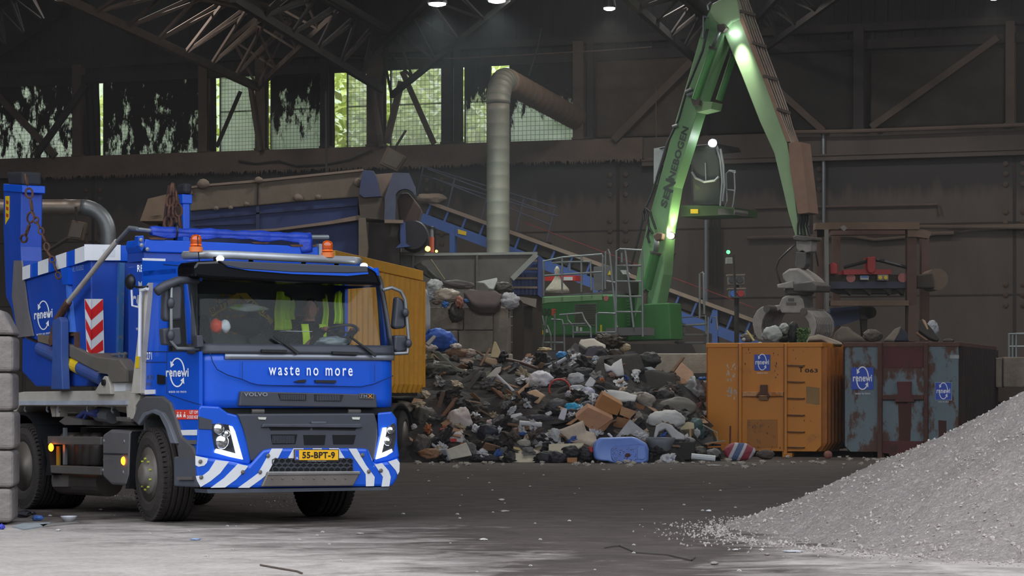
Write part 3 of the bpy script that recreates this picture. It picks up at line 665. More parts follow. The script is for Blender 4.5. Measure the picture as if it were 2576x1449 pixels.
def vest(px, py, w, h, label, sd, y=1.28):
    c = T.v(px, py, y); mb = MB()
    def f(a, b): return V(((a-.5)*w*(1.05-.35*b)+.008*math.sin(b*7+sd), .03*math.sin(a*10+sd)-.03, (b-1)*h+.04*math.sin(a*3+sd)*b))
    mb.grid(f, 14, 14); return inside('safety_vest', mb, hv, label, 'vest', c, smooth=True, thick=.015)
vest(708, 742, .19, .40, 'yellow safety vest hanging left of the driver', 1); vest(728, 748, .10, .25, 'narrow end of a yellow safety vest hanging next to the driver', 3)
vest(814, 745, .10, .38, 'yellow safety vest strap hanging just right of the driver', 4); vest(848, 740, .11, .34, 'yellow safety vest hanging furthest right of the driver', 6)
c = T.v(628, 818, 1.0); inside('work_jacket', MB().blob((0, 0, 0), (.26, .15, .12), 4, .3), M('dark_jacket_cloth', '1a1b1f', .95, bump=.3), 'dark work jacket heaped on the passenger seat', 'jacket', c, smooth=True)
c = T.v(620, 775, 1.05); inside('reflective_jacket', MB().blob((0, 0, 0), (.2, .1, .05), 8, .4), M('hi_vis_green', '93c32c', .7, col2='c8d0c8', thr=.5), 'crumpled green and grey reflective jacket on top of the dark jacket', 'jacket', c, smooth=True)
c = T.v(555, 820, .52); o = inside('hanging_gloves', MB().blob((-.05, 0, 0), (.07, .05, .075), 2, .15), M('red_orange_rubber', 'd8431f', .5), 'small red and white toy gloves behind the lower left of the windscreen', 'toy', c, smooth=True); MB().blob((.05, -.01, .0), (.06, .05, .07), 5, .15).build('white_glove', white, o, smooth=True); MB().tube([(0, 0, .05), (-.02, .04, .3)], .006, 5).build('string', black, o)
c = T.v(745, 834, .42); inside('paper_sheet', MB().box((-.16, -.08, 0), (.16, .08, .004)), white, 'white sheet of paper lying on the dashboard before the driver', 'paper', c)
c = T.v(835, 862, .22); inside('plastic_wrap', MB().blob((0, 0, 0), (.2, .03, .06), 12, .5, 3), M('clear_wrap', '6b7378', .3), 'crumpled clear plastic wrap at the foot of the windscreen', 'plastic', c, smooth=True)
# --- visor, light bar, beacons ----------------------------------------------
vm = T.V(-.06)
def vpr(name, poly, mat, y=-.06, th=.3, par=None, dx=0, **k): return tp(name, MB().prism([T.v(a, b, y) for a, b in poly], (dx, th, 0)), mat, par, **k)
vis = vpr('sun_visor', z3((100, 400), (130, 352), (320, 345), (1690, 402), (1765, 445), (1812, 570), (1700, 566), (1000, 548), (240, 508), (105, 490)), gloss_black, -.08, .42, bevel=.03)
vpr('visor_panel', z3((330, 345), (1685, 398), (1690, 452), (1500, 460), (1000, 452), (520, 420), (395, 392)), anth, -.1, .05, vis, bevel=.01)
vpr('visor_stripe', z3((395, 392), (520, 420), (1000, 452), (1500, 462), (1690, 452), (1690, 468), (1500, 486), (1000, 468), (600, 436), (420, 402)), blue, -.108, .05, vis)
bar = tp('roof_light_bar', MB().tube([T.v(*z3((15, 298))[0], .5), T.v(*z3((240, 290))[0], .12), T.v(*z3((430, 294))[0], .05), T.v(*z3((1540, 345))[0], .05), T.v(*z3((1600, 352))[0], .2)], .045, 14), M('light_bar_aluminium', 'aeb2b8', .35, .4), smooth=True)
for px in (300, 620, 1100, 1400): MB().bar(T.v(*z3((px, 290+px*.038))[0], .08), T.v(*z3((px, 340+px*.04))[0], .12), .05, .05).build('bar_bracket', black, bar)
for a, b in z3((340, 328), (1650, 392)): MB().blob(T.v(a, b, -.02), (.045, .03, .03), 1, 0).build('bar_bright_spot', M('bright_spot_white', 'ffffff', .2, emit=3), bar, smooth=True)  # two small white spots by the light bar, made to glow
for (a, b), l in zip(z3((120, 268), (1318, 318)), 'ab'):
    p = T.v(a, b, .06); m = Matrix.Translation(p)
    bc = tp('beacon', MB().lathe([(.072, 0), (.072, .05), (.062, .055)], m, 20), M('orange_beacon_base', 'd8743a', .4), smooth=False)
    MB().lathe([(.058, .05), (.06, .14), (.05, .17), (.02, .185), (0, .187)], m, 24).build('beacon_lens', M('amber_dome', 'b84a12', .12, coat=.6, var=.4, scale=12), bc, smooth=True)
    MB().lathe([(.06, .068), (.064, .075), (.06, .082)], m, 20).build('lens_ring', orange_lens, bc)
tp('aerial', MB().tube([T.v(*z3((135, 120))[0], 0), T.v(*z3((140, 260))[0], 0), T.v(*z3((150, 350))[0], .05)], .006, 6), black)
# --- wipers, bonnet details --------------------------------------------------
cw = lambda a, b, y=.0: T.v(*z3((a, b))[0], y)
for pa, pb, p0, p1 in (((830, 1035), (1050, 1190), (715, 1168), (945, 1172)), ((1525, 1040), (1760, 1215), (1360, 1185), (1600, 1192))):
    wp = tp('wiper', MB().bar(cw(*pa, .02), cw(*pb, -.02), .025, .02).bar(cw(pb[0]-90, pb[1]-70, .0), cw(*pb, -.03), .035, .03), black)
    MB().bar(cw(*p0, -.02), cw(*p1, -.02), .03, .03).build('wiper_arm', black, wp)
fp = T.V(-.0)
text_on('waste no more', T.V(-.012), (676, 920, 887, 944), letter, truck, bold=.01, shear=2, sp=1.35)
mb = MB(); mb.tube([T.v(a, b, -.002) for a, b in z4((480, 28), (500, 100), (535, 160), (620, 205), (740, 240), (800, 268), (870, 285), (1000, 290), (1400, 294), (1700, 300), (1800, 280), (1960, 210))], .006, 5); mb.tube([T.v(a, b, -.002) for a, b in z4((740, 95), (740, 240))], .004, 5); mb.tube([T.v(a, b, -.002) for a, b in z4((1812, 118), (1812, 258))], .004, 5)
tp('bonnet_seam', mb, MC['dark_blue_seam'])
vpr('bonnet_slot', z4((1160, 258), (1200, 245), (1255, 240), (1258, 262), (1200, 265)), black, -.012, .02); vpr('bonnet_slot', z4((1330, 245), (1500, 247), (1500, 268), (1332, 265)), black, -.012, .02)
ug = vpr('upper_grille', z4((730, 335), (1825, 362), (1835, 470), (715, 455)), anth, -.02, .06, bevel=.012)
for q in (((1030, 355), (1258, 358), (1258, 412), (1050, 408)), ((1322, 360), (1560, 364), (1540, 418), (1325, 414))):
    g = vpr('grille_insert', z4(*q), black, -.026, .02, ug); mb = MB(); (ax, ay), (bx, by) = q[0], q[2]
    for i in range(14): x = ax+20+(bx-ax-30)*i/14; mb.box(T.v(*z4((x, by-6))[0], -.034), T.v(*z4((x+7, ay+8))[0], -.026))
    mb.build('grille_slat', anth, g)
text_on('VOLVO', T.V(-.03), z4((752, 346))[0]+z4((945, 376))[0], M('chrome_lettering', 'b9bec6', .25, .7), ug, bold=.03)
bd = vpr('badge', z4((1688, 352), (1806, 356), (1804, 396), (1688, 392)), chrome, -.035, .015, ug); vpr('badge_face', z4((1694, 357), (1800, 361), (1798, 391), (1694, 387)), black, -.038, .004, bd)
text_on('FM', T.V(-.043), z4((1700, 362))[0]+z4((1752, 387))[0], silver, bd, bold=.02); text_on('X', T.V(-.043), z4((1756, 362))[0]+z4((1794, 388))[0], M('orange_lettering', 'd88a3a', .4), bd, bold=.03)
# --- lower front -------------------------------------------------------------
tp('front_core', MB().box((.12, .22, .5), (TW-.12, .5, 1.3)), black)
vpr('cab_gap', z4((550, 452), (1950, 468), (1940, 530), (600, 530)), M('shadow_gap_black', '0c0d0f', .9), .06, .1)
lg = vpr('lower_grille', z4((700, 518), (1815, 512), (1838, 600), (1840, 700), (1812, 900), (1740, 900), (905, 900), (808, 905), (750, 650)), anth, .0, .2, bevel=.02)
for q in (((958, 630), (1290, 632), (1288, 648), (972, 652)), ((1312, 632), (1665, 632), (1655, 652), (1312, 648)), ((970, 685), (1185, 685), (1170, 762), (985, 765)), ((1235, 690), (1415, 690), (1405, 770), (1242, 770)), ((1470, 690), (1660, 690), (1640, 765), (1478, 765))):
    vpr('grille_opening', z4(*q), M('deep_black', '08090b', .9), -.006, .03, lg)
mb = MB()
for x in range(985, 1160, 12): mb.box(T.v(*z4((x, 758))[0], -.014), T.v(*z4((x+4, 695))[0], -.006))
mb.build('grille_slat', anth, lg)
vpr('grille_ridge', z4((910, 600), (1700, 600), (1720, 625), (1690, 632), (960, 626), (900, 628)), M('grille_ridge_grey', '43454e', .45), -.03, .05, lg, bevel=.008)
vpr('tow_cover', z4((1300, 582), (1420, 582), (1418, 600), (1302, 600)), M('dull_silver_trim', '565a66', .4, .2), -.03, .04, lg, bevel=.005)
for x in (868, 1628): vpr('front_marker', z4((x, 545), (x+66, 546), (x+60, 566), (x+6, 564)), M('marker_strip', 'c8c8bc', .4), -.012, .02, lg)
for x in (860, 1640): tp('hinge', MB().tube([T.v(*z4((x-50, 498))[0], .06), T.v(*z4((x+50, 498))[0], .06)], .03, 8), grey)
# headlights: left one and right one
def headlamp(sur, lens, led, blobs, yb=.0, bend=0.0):
    f = lambda p, y: T.v(p[0], p[1], y)
    s = vpr('headlight_surround', z4(*sur), blue, yb, .3, dx=.15, bevel=.02)
    l = vpr('headlamp_lens', z4(*lens), M('headlamp_dark_glass', '3a3d44', .08, .3, coat=.8, var=.4, scale=25), yb-.012, .04, s)
    for a, b, r in blobs:
        p = f(z4((a, b))[0], yb-.012); m = Matrix.Translation(p)@Matrix.Rotation(PI/2, 4, 'X')
        MB().lathe([(r, 0), (r*.95, .015), (r*.6, .03), (0, .036)], m, 20).build('reflector', M('headlamp_reflector', 'd2d6dc', .1, .9, var=.5, scale=40), l, smooth=True)
    vpr('running_light', z4(*led), drl, yb-.022, .02, s)
headlamp(((385, 475), (400, 452), (550, 460), (620, 510), (700, 530), (745, 640), (780, 760), (808, 905), (795, 935), (360, 858), (372, 700), (380, 560)),
         ((495, 600), (560, 597), (635, 608), (665, 640), (742, 885), (525, 822), (512, 760), (500, 690)),
         ((634, 614), (660, 622), (680, 660), (745, 888), (640, 866), (520, 832), (528, 802), (560, 806), (690, 842)), ((548, 640, .065), (575, 745, .08), (610, 680, .04)))
vpr('lamp_side_cover', z4((390, 540), (495, 570), (495, 645), (388, 640)), anth, -.012, .03)
headlamp(((1835, 510), (1950, 500), (1990, 560), (1996, 760), (2012, 870), (1930, 905), (1805, 925), (1800, 880), (1838, 700)),
         ((1905, 630), (1970, 592), (1985, 620), (1985, 720), (1962, 820), (1832, 885), (1860, 760)),
         ((1884, 632), (1908, 630), (1908, 660), (1868, 838), (1950, 804), (1957, 826), (1905, 860), (1826, 886), (1850, 780)), ((1940, 650, .05), (1915, 740, .055)))
# bumper
bt = M('bumper_white_tape', 'd9dadd', .4, var=.05, dust=.05)
bp_ = vpr('bumper', z4((358, 858), (470, 876), (640, 905), (793, 936), (905, 812), (980, 798), (1600, 796), (1755, 800), (1808, 925), (1930, 905), (2010, 868), (2016, 960), (1990, 1050), (1950, 1108), (700, 1122), (400, 1116), (372, 1050), (358, 940)), blue, -.06, .36, dx=.18, bevel=.03)
vpr('intake', z4((1010, 880), (1620, 878), (1642, 985), (948, 1000)), M('deep_black', '08090b', .9), -.07, .04, bp_)
mb = MB()
for r in range(3):
    for i in range(13):
        a = 1010+i*50+(25 if r % 2 else 0); b = 905+r*32
        if a > 1610 or a < 985: continue
        c = T.v(*z4((a, b))[0], -.071); q = [V((c.x+.045*math.cos(t*PI/3+PI/6), c.y, c.z+.035*math.sin(t*PI/3+PI/6))) for t in range(6)]
        mb.tube(q, .007, 5, closed=True)
mb.build('honeycomb_grille', anth, bp_)
for q in (((360, 858), (462, 880), (452, 915), (430, 938), (385, 947), (362, 935)), ((525, 893), (632, 905), (560, 1000), (480, 1065), (402, 1112), (375, 1062), (364, 1022), (420, 1018), (470, 980)), ((705, 925), (786, 940), (770, 965), (690, 1050), (600, 1115), (484, 1118), (590, 1040)),
          ((980, 800), (1068, 800), (1030, 875), (1000, 890), (975, 970), (945, 1003), (890, 1050), (795, 1118), (706, 1118), (800, 1050), (868, 1000)), ((1155, 799), (1237, 799), (1202, 878), (1110, 878)), ((1310, 798), (1385, 798), (1380, 815), (1312, 815)), ((1440, 798), (1520, 798), (1570, 878), (1512, 878)),
          ((1600, 800), (1665, 800), (1742, 935), (1812, 1030), (1806, 1104), (1742, 1106), (1740, 1010), (1650, 880)), ((1812, 930), (1872, 918), (1925, 980), (1942, 1030), (1930, 1106), (1868, 1108), (1880, 1030)), ((1922, 906), (1992, 885), (2014, 915), (2012, 985), (1998, 1012), (1985, 980))):
    vpr('white_stripe', z4(*q), bt, -.066, .008, bp_)
for a, b in ((398, 905), (405, 1032), (742, 990), (946, 858), (882, 990), (1710, 852), (1762, 985), (1860, 978)):
    p = T.v(*z4((a, b))[0], -.066); MB().lathe([(.022, 0), (.022, .012), (.012, .02), (0, .02)], Matrix.Translation(p)@Matrix.Rotation(PI/2, 4, 'X'), 12).build('bumper_bolt', grey, bp_)
sk = vpr('skid_plate', z4((945, 988), (1700, 985), (1690, 1010), (1640, 1104), (895, 1110), (930, 1030)), M('skid_plate_metal', '77716c', .45, .5, dust=.2), -.09, .1, bp_, bevel=.012)
vpr('skid_plate_lip', z4((948, 986), (1698, 983), (1696, 1012), (944, 1020)), M('skid_lip_metal', '8d8a88', .35, .6), -.1, .04, sk, bevel=.01)
for x in range(980, 1660, 85): MB().lathe([(.012, 0), (.01, .01), (0, .012)], Matrix.Translation(T.v(*z4((x, 1042))[0], -.09))@Matrix.Rotation(PI/2, 4, 'X'), 8).build('rivet', grey, sk)
vpr('bumper_underlip', z4((450, 1130), (1925, 1112), (1922, 1136), (462, 1162)), M('underlip_blue_grey', '3c4654', .6, dust=.2), -.05, .3)
# number plate
npl = vpr('number_plate', z4((1168, 812), (1516, 812), (1516, 893), (1168, 893)), M('plate_yellow', 'f0b410', .45, var=.03), -.095, .012)
vpr('plate_frame', z4((1162, 806), (1522, 806), (1522, 910), (1162, 910)), black, -.085, .015, npl)
vpr('plate_blue_strip', z4((1168, 813), (1199, 813), (1199, 892), (1168, 892)), M('plate_blue', '1c50c8', .4), -.0965, .004, npl)
text_on('55-BPT-9', T.V(-.099), z4((1226, 826))[0]+z4((1490, 880))[0], M('plate_black', '101010', .5), npl, bold=.03); text_on('NL', T.V(-.099), z4((1176, 868))[0]+z4((1192, 884))[0], letter, npl, name='country_lettering')
text_on('Volvo Group Truck Center', T.V(-.087), z4((1268, 896))[0]+z4((1420, 906))[0], letter, npl, name='dealer_lettering', bold=0)
# --- left side lettering ------------------------------------------------------
su = T.U(-.006)
logo_on(su, 446, 937, 57, letter, truck, 1.0, shear=0)
text_on('2271', su, (364, 886, 382, 905), letter, truck, name='number_lettering', bold=.02)
text_on('4.80', su, (367, 943, 385, 955), M('grey_lettering', '4a5c86', .6), truck, name='height_lettering'); text_on('max', su, (367, 962, 381, 970), M('grey_lettering', '4a5c86', .6), truck, name='height_lettering')
rs = sidepoly([(440, 1031), (505, 1031), (505, 1055), (445, 1055)], 'warning_sign', M('warning_red', 'd8402c', .5, var=.05), th=.006, x=-.008)
text_on('LET OP!', T.U(-.012), (477, 1033, 498, 1041), letter, rs); text_on('DODE HOEK', T.U(-.012), (471, 1045, 502, 1053), letter, rs)
mb = MB(); m_ = T.U(-.012)
for x in (446, 453, 463):      # three small pictogram figures
    for q in ([(x, 1038), (x+2, 1036), (x+3, 1039), (x+1, 1041)], [(x-1, 1042), (x+3, 1042), (x+4, 1050), (x+2, 1050), (x+1, 1046), (x, 1050), (x-2, 1050)]): mb.add([m_(p) for p in q], [tuple(range(len(q)))])
mb.build('pictogram', letter, rs)
text_on('TP', T.U(-.03), (356, 1030, 357, 1031), black, truck, name='tiny_mark') if False else None
sidepoly([(354, 981), (389, 980), (389, 991), (354, 993)], 'white_reflector', white, th=.01, x=-.01); sidepoly([(454, 1082), (496, 1081), (496, 1095), (457, 1095)], 'white_reflector', white, th=.01, x=-.01)
# fender, steps, mud guard
fe = sidepoly(z2((960, 600), (985, 540), (1005, 455), (1055, 425), (1180, 425), (1235, 470), (1280, 590), (1320, 720), (1400, 790), (1432, 860), (1432, 900), (1300, 890), (1285, 780), (1240, 770), (1225, 700), (1195, 600), (1150, 545), (1085, 540), (1040, 570), (1010, 640)), 'front_fender', M('fender_grey', '4a4b50', .6, dust=.2), th=.3, x=-.03, bevel=.02)
sidepoly(z2((1040, 545), (1120, 520), (1180, 545), (1225, 620), (1280, 770), (1240, 770), (1205, 660), (1160, 570), (1110, 548), (1060, 570), (1010, 640), (1000, 620)), 'fender_lip', M('fender_lip_grey', '5d636d', .6, dust=.2), th=.05, x=-.07, par=fe, bevel=.01)
sidepoly(z2((1265, 865), (1425, 858), (1440, 1090), (1265, 1082)), 'entry_step', M('step_blue_grey', '414b59', .6, dust=.3), th=.4, x=-.03, bevel=.02)
sidepoly(z2((1290, 1012), (1400, 1012), (1400, 1035), (1290, 1035)), 'step_tread', grey, th=.06, x=-.06)
sidepoly(z2((1330, 745), (1435, 745), (1435, 775), (1340, 775)), 'step_tread', grey, th=.2, x=-.02)
sidepoly(z2((1320, 700), (1436, 700), (1436, 870), (1345, 870)), 'step_recess', black, th=.05, x=.15)
# --- wheels -------------------------------------------------------------------
def wheel(x, y, w=.33, r=.52, face=-1, dual=False, steer=0, yellow_nuts=False):
    m = Matrix.Translation((x, y, r))@Matrix.Rotation(steer, 4, 'Z')@Matrix.Rotation(PI/2*face, 4, 'Y')     # local z -> outward
    prof = [(.29, .0), (.33, .02), (.40, .025), (r-.05, .0), (r-.012, -.03)]
    for i in range(5):
        z = -.05-i*(w-.1)/4; prof += [(r, z), (r, z-.035), (r-.02, z-.04), (r-.02, z-.05)]
    prof += [(r, -w+.04), (r-.05, -w), (.33, -w+.02), (.29, -w)]
    o = tp('wheel', MB().lathe(prof, m, 64), rubber, smooth=False); mb = MB()
    for zz in (-.02, -w+.02):                         # shoulder tread blocks
        mb = MB()
        for i in range(56):
            a = 2*PI*i/56; mm = m@Matrix.Rotation(a, 4, 'Z')@Matrix.Translation((r-.022, 0, zz)); q = [mm@V((sx*.02, sy*.018, sz*.03)) for sz in (-1, 1) for sx, sy in ((-1,-1),(1,-1),(1,1),(-1,1))]
            mb.add(q, [(0,3,2,1),(4,5,6,7),(0,1,5,4),(1,2,6,5),(2,3,7,6),(3,0,4,7)])
        mb.build('tread_blocks', rubber, o)
    rm = M('wheel_rim_grey', '6f6b66', .55, .3, dust=.3, var=.3)
    if dual: rp = [(.30, .01), (.285, -.0), (.27, -.02), (.26, -.1), (.20, -.16), (.12, -.17), (.11, -.12), (0.0, -.11)]
    else: rp = [(.30, .01), (.285, .0), (.275, -.03), (.24, -.02), (.2, .03), (.13, .045), (.125, .08), (.09, .1), (0, .1)]
    rim = MB().lathe(rp, m, 48).build('rim', rm, o, smooth=True)
    mb = MB()
    for i in range(10):
        a = 2*PI*i/10; mb.lathe([(.012, .0), (.012, .022), (.007, .03), (0, .03)], m@Matrix.Rotation(a, 4, 'Z')@Matrix.Translation((.17, 0, -.16 if dual else .03)), 8)
    mb.build('wheel_nut', M('yellow_nut_marker', 'a8b23a', .6) if yellow_nuts else grey, rim)
    if not dual:
        mb = MB()
        for i in range(8):
            a = 2*PI*i/8+.2; mb.lathe([(.028, .0), (.028, .004), (0, .004)], m@Matrix.Rotation(a, 4, 'Z')@Matrix.Translation((.235, 0, -.008)), 10)
        mb.build('hand_hole', M('deep_black', '08090b', .9), rim)
    return o
AX, AR = 1.38, 4.93
wheel(0.03, AX, .36, face=-1, steer=math.radians(-6), yellow_nuts=True); wheel(TW-.03, AX, .36, face=1, steer=math.radians(-6))
wheel(0.02, AR, .3, dual=True); wheel(.36, AR, .3, dual=True); wheel(TW-.02, AR, .3, face=1, dual=True); wheel(TW-.36, AR, .3, face=1, dual=True)
tp('front_axle', MB().bar((.35, AX, .5), (TW-.35, AX, .5), .14, .14), black); tp('rear_axle', MB().bar((.35, AR, .52), (TW-.35, AR, .52), .2, .2).blob((TW/2, AR, .52), (.28, .25, .25), 1, .05), black)
mb = MB()
for i in range(14):
    a0, a1 = PI*(-.02+i*1.04/14), PI*(-.02+(i+1)*1.04/14)
    q = [(0.62*math.cos(a), .62*math.sin(a)) for a in (a0, a1)]; mb.add([V((x, AR+c, .54+s)) for c, s in q for x in (0.0, .68)], [(0, 1, 3, 2)])
tp('rear_fender', mb, black, thick=.03); 
sidepoly(z2((325, 740), (350, 780), (375, 1000), (330, 1003), (345, 900), (300, 700)), 'mud_flap', black, th=.5, x=0)
# --- chassis and side equipment ----------------------------------------------
for x in (.78, 1.5): tp('chassis_rail', MB().box((x, .6, .78), (x+.09, 6.3, 1.06)), black)
tp('cross_member', MB().box((.8, 2.4, .8), (1.55, 2.55, 1.05)).box((.8, 3.9, .8), (1.55, 4.05, 1.05)).box((.8, 6.1, .8), (1.55, 6.25, 1.05)), black)
tp('engine_block', MB().box((.75, .7, .5), (1.65, 2.0, 1.2)), black)
sf = sidepoly(z2((115, 402), (170, 392), (915, 382), (1000, 400), (1020, 420), (1010, 460), (985, 500), (975, 590), (925, 600), (918, 500), (140, 497), (105, 560), (88, 500)), 'loader_subframe', offwhite, th=.5, x=.0, bevel=.01)
sidepoly(z2((125, 462), (915, 455), (915, 488), (140, 490)), 'lower_rail', M('bluish_white_steel', 'a8adba', .5, dust=.15), th=.03, x=-.03, par=sf)
tp('far_subframe', MB().box((TW-.4, 1.75, 1.2), (TW-.02, 6.2, 1.42)), offwhite)
mb = MB()
for a, b in z2((185, 515), (345, 515), (430, 515), (640, 515), (820, 520)):
    p = T.u(a, b, .01); mb.tube([p+V((0, 0, .03)), p+V((0, .02, -.02)), p+V((0, -.02, -.04))], .012, 6)
mb.build('tarp_hook', galv, sf)
for q in (((365, 500), (400, 500), (405, 575), (380, 575)), ((405, 500), (440, 500), (435, 575), (410, 575))): sidepoly(z2(*q), 'subframe_bracket', offwhite, th=.1, x=.1, par=sf)
sidepoly(z2((640, 575), (720, 540), (930, 590), (985, 640), (620, 645)), 'valve_block', grey, th=.3, x=.3, bevel=.02)
tp('hydraulic_hoses', MB().tube([T.u(*z2((560, 590))[0], .15), T.u(*z2((620, 540))[0], .1), T.u(*z2((700, 560))[0], .1)], .03, 8).tube([T.u(*z2((600, 620))[0], .15), T.u(*z2((640, 545))[0], .1), T.u(*z2((720, 530))[0], .12)], .025, 8), M('blue_hose', '2c4690', .5, dust=.3))
tp('air_cylinder', MB().tube([T.u(*z2((725, 555))[0], .2), T.u(*z2((825, 570))[0], .2)], .09, 14), galv)
tp('bracket_box', MB().prism([T.u(a, b, .0) for a, b in z2((845, 575), (950, 580), (950, 612), (850, 605))], (.1, 0, 0)), grey)
tp('tool_tray', MB().prism([T.u(a, b, .05) for a, b in z2((430, 610), (480, 570), (600, 600), (600, 635), (470, 635))], (.3, 0, 0)), grey)
# air tanks, guards, grey cover box
for i, (a, m) in enumerate(((492, 'dk'), (545, 'dk'), (600, 'dk'), (655, 'dk'), (710, 'dk'))):
    p, q = T.u(*z2((a, 935))[0], .32), T.u(*z2((a, 690))[0], .32); tp('air_tank', MB().tube([p, p+V((0, 0, .03)), q-V((0, 0, .04)), q], [.06, .095, .095, .05], 16), M('tank_dark_metal', '4e4b49', .5, .4, dust=.3), smooth=True)
tp('battery_box', MB().box((.4, 2.35, .5), (.75, 4.1, 1.0)), black)
sidepoly(z2((345, 716), (735, 722), (735, 782), (345, 776)), 'side_guard', grey, th=.06, x=0, bevel=.01); sidepoly(z2((360, 928), (735, 940), (735, 1003), (362, 986)), 'side_guard', grey, th=.06, x=0, bevel=.01)
sidepoly(z2((458, 655), (474, 655), (474, 925), (458, 925)), 'guard_post', galv, th=.03, x=.06); sidepoly(z2((410, 790), (430, 790), (430, 930), (410, 930)), 'yellow_strap', M('yellow_strap_web', '9c7a1c', .8), th=.02, x=.07)
cb = sidepoly(z2((745, 705), (800, 668), (950, 680), (938, 1000), (915, 1076), (810, 1072), (745, 1010)), 'catalyst_cover', M('cover_grey', '6a696b', .55, var=.08, dust=.12), th=.55, x=-.03, bevel=.03)
mb = MB()
for y in (840, 845): mb.tube([T.u(*z2((755, y))[0], -.034), T.u(*z2((930, y+6))[0], -.034)], .005, 5)
mb.build('cover_groove', anth, cb)
for a, b in ((757, 752), (905, 755), (750, 965), (898, 980)): MB().lathe([(.025, 0), (.015, .01), (0, .01)], Matrix.Translation(T.u(*z2((a, b))[0], -.03))@Matrix.Rotation(-PI/2, 4, 'Y'), 10).build('cover_screw', galv, cb)
text_on('VOLVO', T.U(-.034), z2((750, 882))[0]+z2((835, 905))[0], M('embossed_grey', '7c7b7d', .5), cb)
sidepoly(z2((950, 700), (965, 680), (940, 1100), (915, 1100)), 'edge_guard', black, th=.5, x=-.02)
tp('fuel_tank', MB().tube([T.u(*z2((470, 1035))[0], .28), T.u(*z2((800, 1050))[0], .28)], .17, 20), M('tank_dark_metal', '4e4b49', .5, .4, dust=.3), smooth=False)
for a, b in z2((372, 798), (902, 897)): MB().blob(T.u(a, b, -.03), (.03, .045, .05), 1, 0, sub=2).build('side_marker_lamp', amber_on, truck, smooth=True)
sidepoly(z2((378, 1000), (500, 1000), (498, 1085), (382, 1085)), 'step_bracket', grey, th=.3, x=.1)
# --- loader arms --------------------------------------------------------------
ar = sidepoly(z1((25, 185), (155, 195), (150, 640), (155, 740), (150, 900), (215, 1190), (245, 1290), (120, 1300), (85, 1100), (40, 1000), (22, 500)), 'loader_arm', blue_d, th=.28, x=.02, bevel=.015)
sidepoly(z1((100, 740), (155, 740), (200, 1100), (240, 1290), (130, 1300), (85, 1000)), 'arm_wear_plate', M('worn_grey_steel', '6e6c70', .6, .2, dust=.3), th=.02, x=.0, par=ar)
sidepoly(z1((40, 95), (160, 90), (160, 190), (60, 190)), 'arm_head', M('greasy_black_steel', '26262a', .8), th=.26, x=.04, par=ar, bevel=.03)
sidepoly(z1((22, 180), (162, 190), (162, 245), (22, 235)), 'arm_collar', blue, th=.3, x=.0, par=ar, bevel=.01)
sy = sidepoly(z1((38, 270), (68, 270), (66, 430), (38, 480)), 'yellow_sticker', stick_y, th=.004, x=.015, par=ar)
mb = MB()
for y in (300, 345, 395): mb.add([T.u(a, b, .013) for a, b in z1((44, y), (62, y+8), (60, y+32), (44, y+26))], [(0, 1, 2, 3)])
mb.build('red_print', M('sticker_red_print', 'b03a1c', .6), sy)
p0, p1 = T.u(462, 600, 2.25), T.u(462, 490, 2.25)
a2 = tp('loader_arm', MB().box((2.2, p0.y-.09, 1.4), (2.3, p0.y+.09, p1.z)), blue, bevel=.015); MB().box((2.18, p0.y-.11, p1.z-.12), (2.32, p0.y+.11, p1.z)).build('arm_collar', blue, a2, bevel=.01)
MB().box((2.19, p0.y-.14, p1.z), (2.31, p0.y+.1, p1.z+.14)).build('arm_head', MC['greasy_black_steel'], a2, bevel=.04)
fa = sidepoly(z2((445, 22), (700, 138), (870, 155), (922, 228), (922, 328), (808, 328), (782, 268), (690, 240), (450, 112)), 'folding_arm', M('dusty_grey_steel', '68655f', .6, .1, dust=.4), th=.3, x=-.02, bevel=.015)
sidepoly(z2((700, 250), (870, 215), (920, 235), (920, 320), (810, 322), (785, 265)), 'arm_end_plate', MC['dusty_grey_steel'], th=.03, x=-.05, par=fa)
cy = tp('hydraulic_cylinder', MB().tube([T.u(*z2((300, 75))[0], .05), T.u(*z2((760, 300))[0], .05)], .085, 16), M('cylinder_blue', '2f4f93', .5, dust=.25), smooth=False)
MB().tube([T.u(*z1((190, 1290))[0], .05), T.u(*z1((330, 1355))[0], .05)], .03, 10).build('piston_rod', chrome, cy)
MB().tube([T.u(*z2((515, 178))[0], .05), T.u(*z2((595, 218))[0], .05)], .088, 16).build('yellow_label', stick_y, cy)
sidepoly(z2((690, 388), (758, 278), (775, 278), (802, 345), (806, 412), (700, 412)), 'pivot_bracket', offwhite, th=.14, x=-.05, bevel=.01)
tp('pivot_pin', MB().lathe([(.035, 0), (.035, .03), (0, .03)], Matrix.Translation(T.u(*z2((764, 325))[0], -.05))@Matrix.Rotation(-PI/2, 4, 'Y'), 14), black)
sidepoly(z2((808, 328), (915, 328), (912, 392), (805, 392)), 'pivot_block', white, th=.3, x=.0)
sidepoly(z1((380, 1180), (430, 1150), (445, 1180), (445, 1449), (455, 1680), (370, 1680), (380, 1449)), 'stake_post', M('worn_stake_blue', '2a4f96', .6, dust=.2), th=.1, x=-.13, bevel=.01)
sidepoly(z1((350, 1330), (385, 1180), (420, 1170), (425, 1200), (400, 1340), (360, 1365)), 'stake_hook', rust, th=.1, x=-.06)
sidepoly(z1((440, 1262), (565, 1262), (568, 1400), (540, 1380), (540, 1290), (455, 1290)), 'stake_bracket', rust, th=.12, x=0); sidepoly(z1((275, 1280), (385, 1290), (385, 1360), (275, 1330)), 'wood_block', M('weathered_wood', '6b5e50', .9), th=.2, x=0)
sidepoly(z1((1045, 950), (1080, 900), (1075, 1000), (1030, 1480), (1024, 1710), (955, 1710), (985, 1449)), 'headboard_post', offwhite, th=.1, x=-.06, bevel=.006)
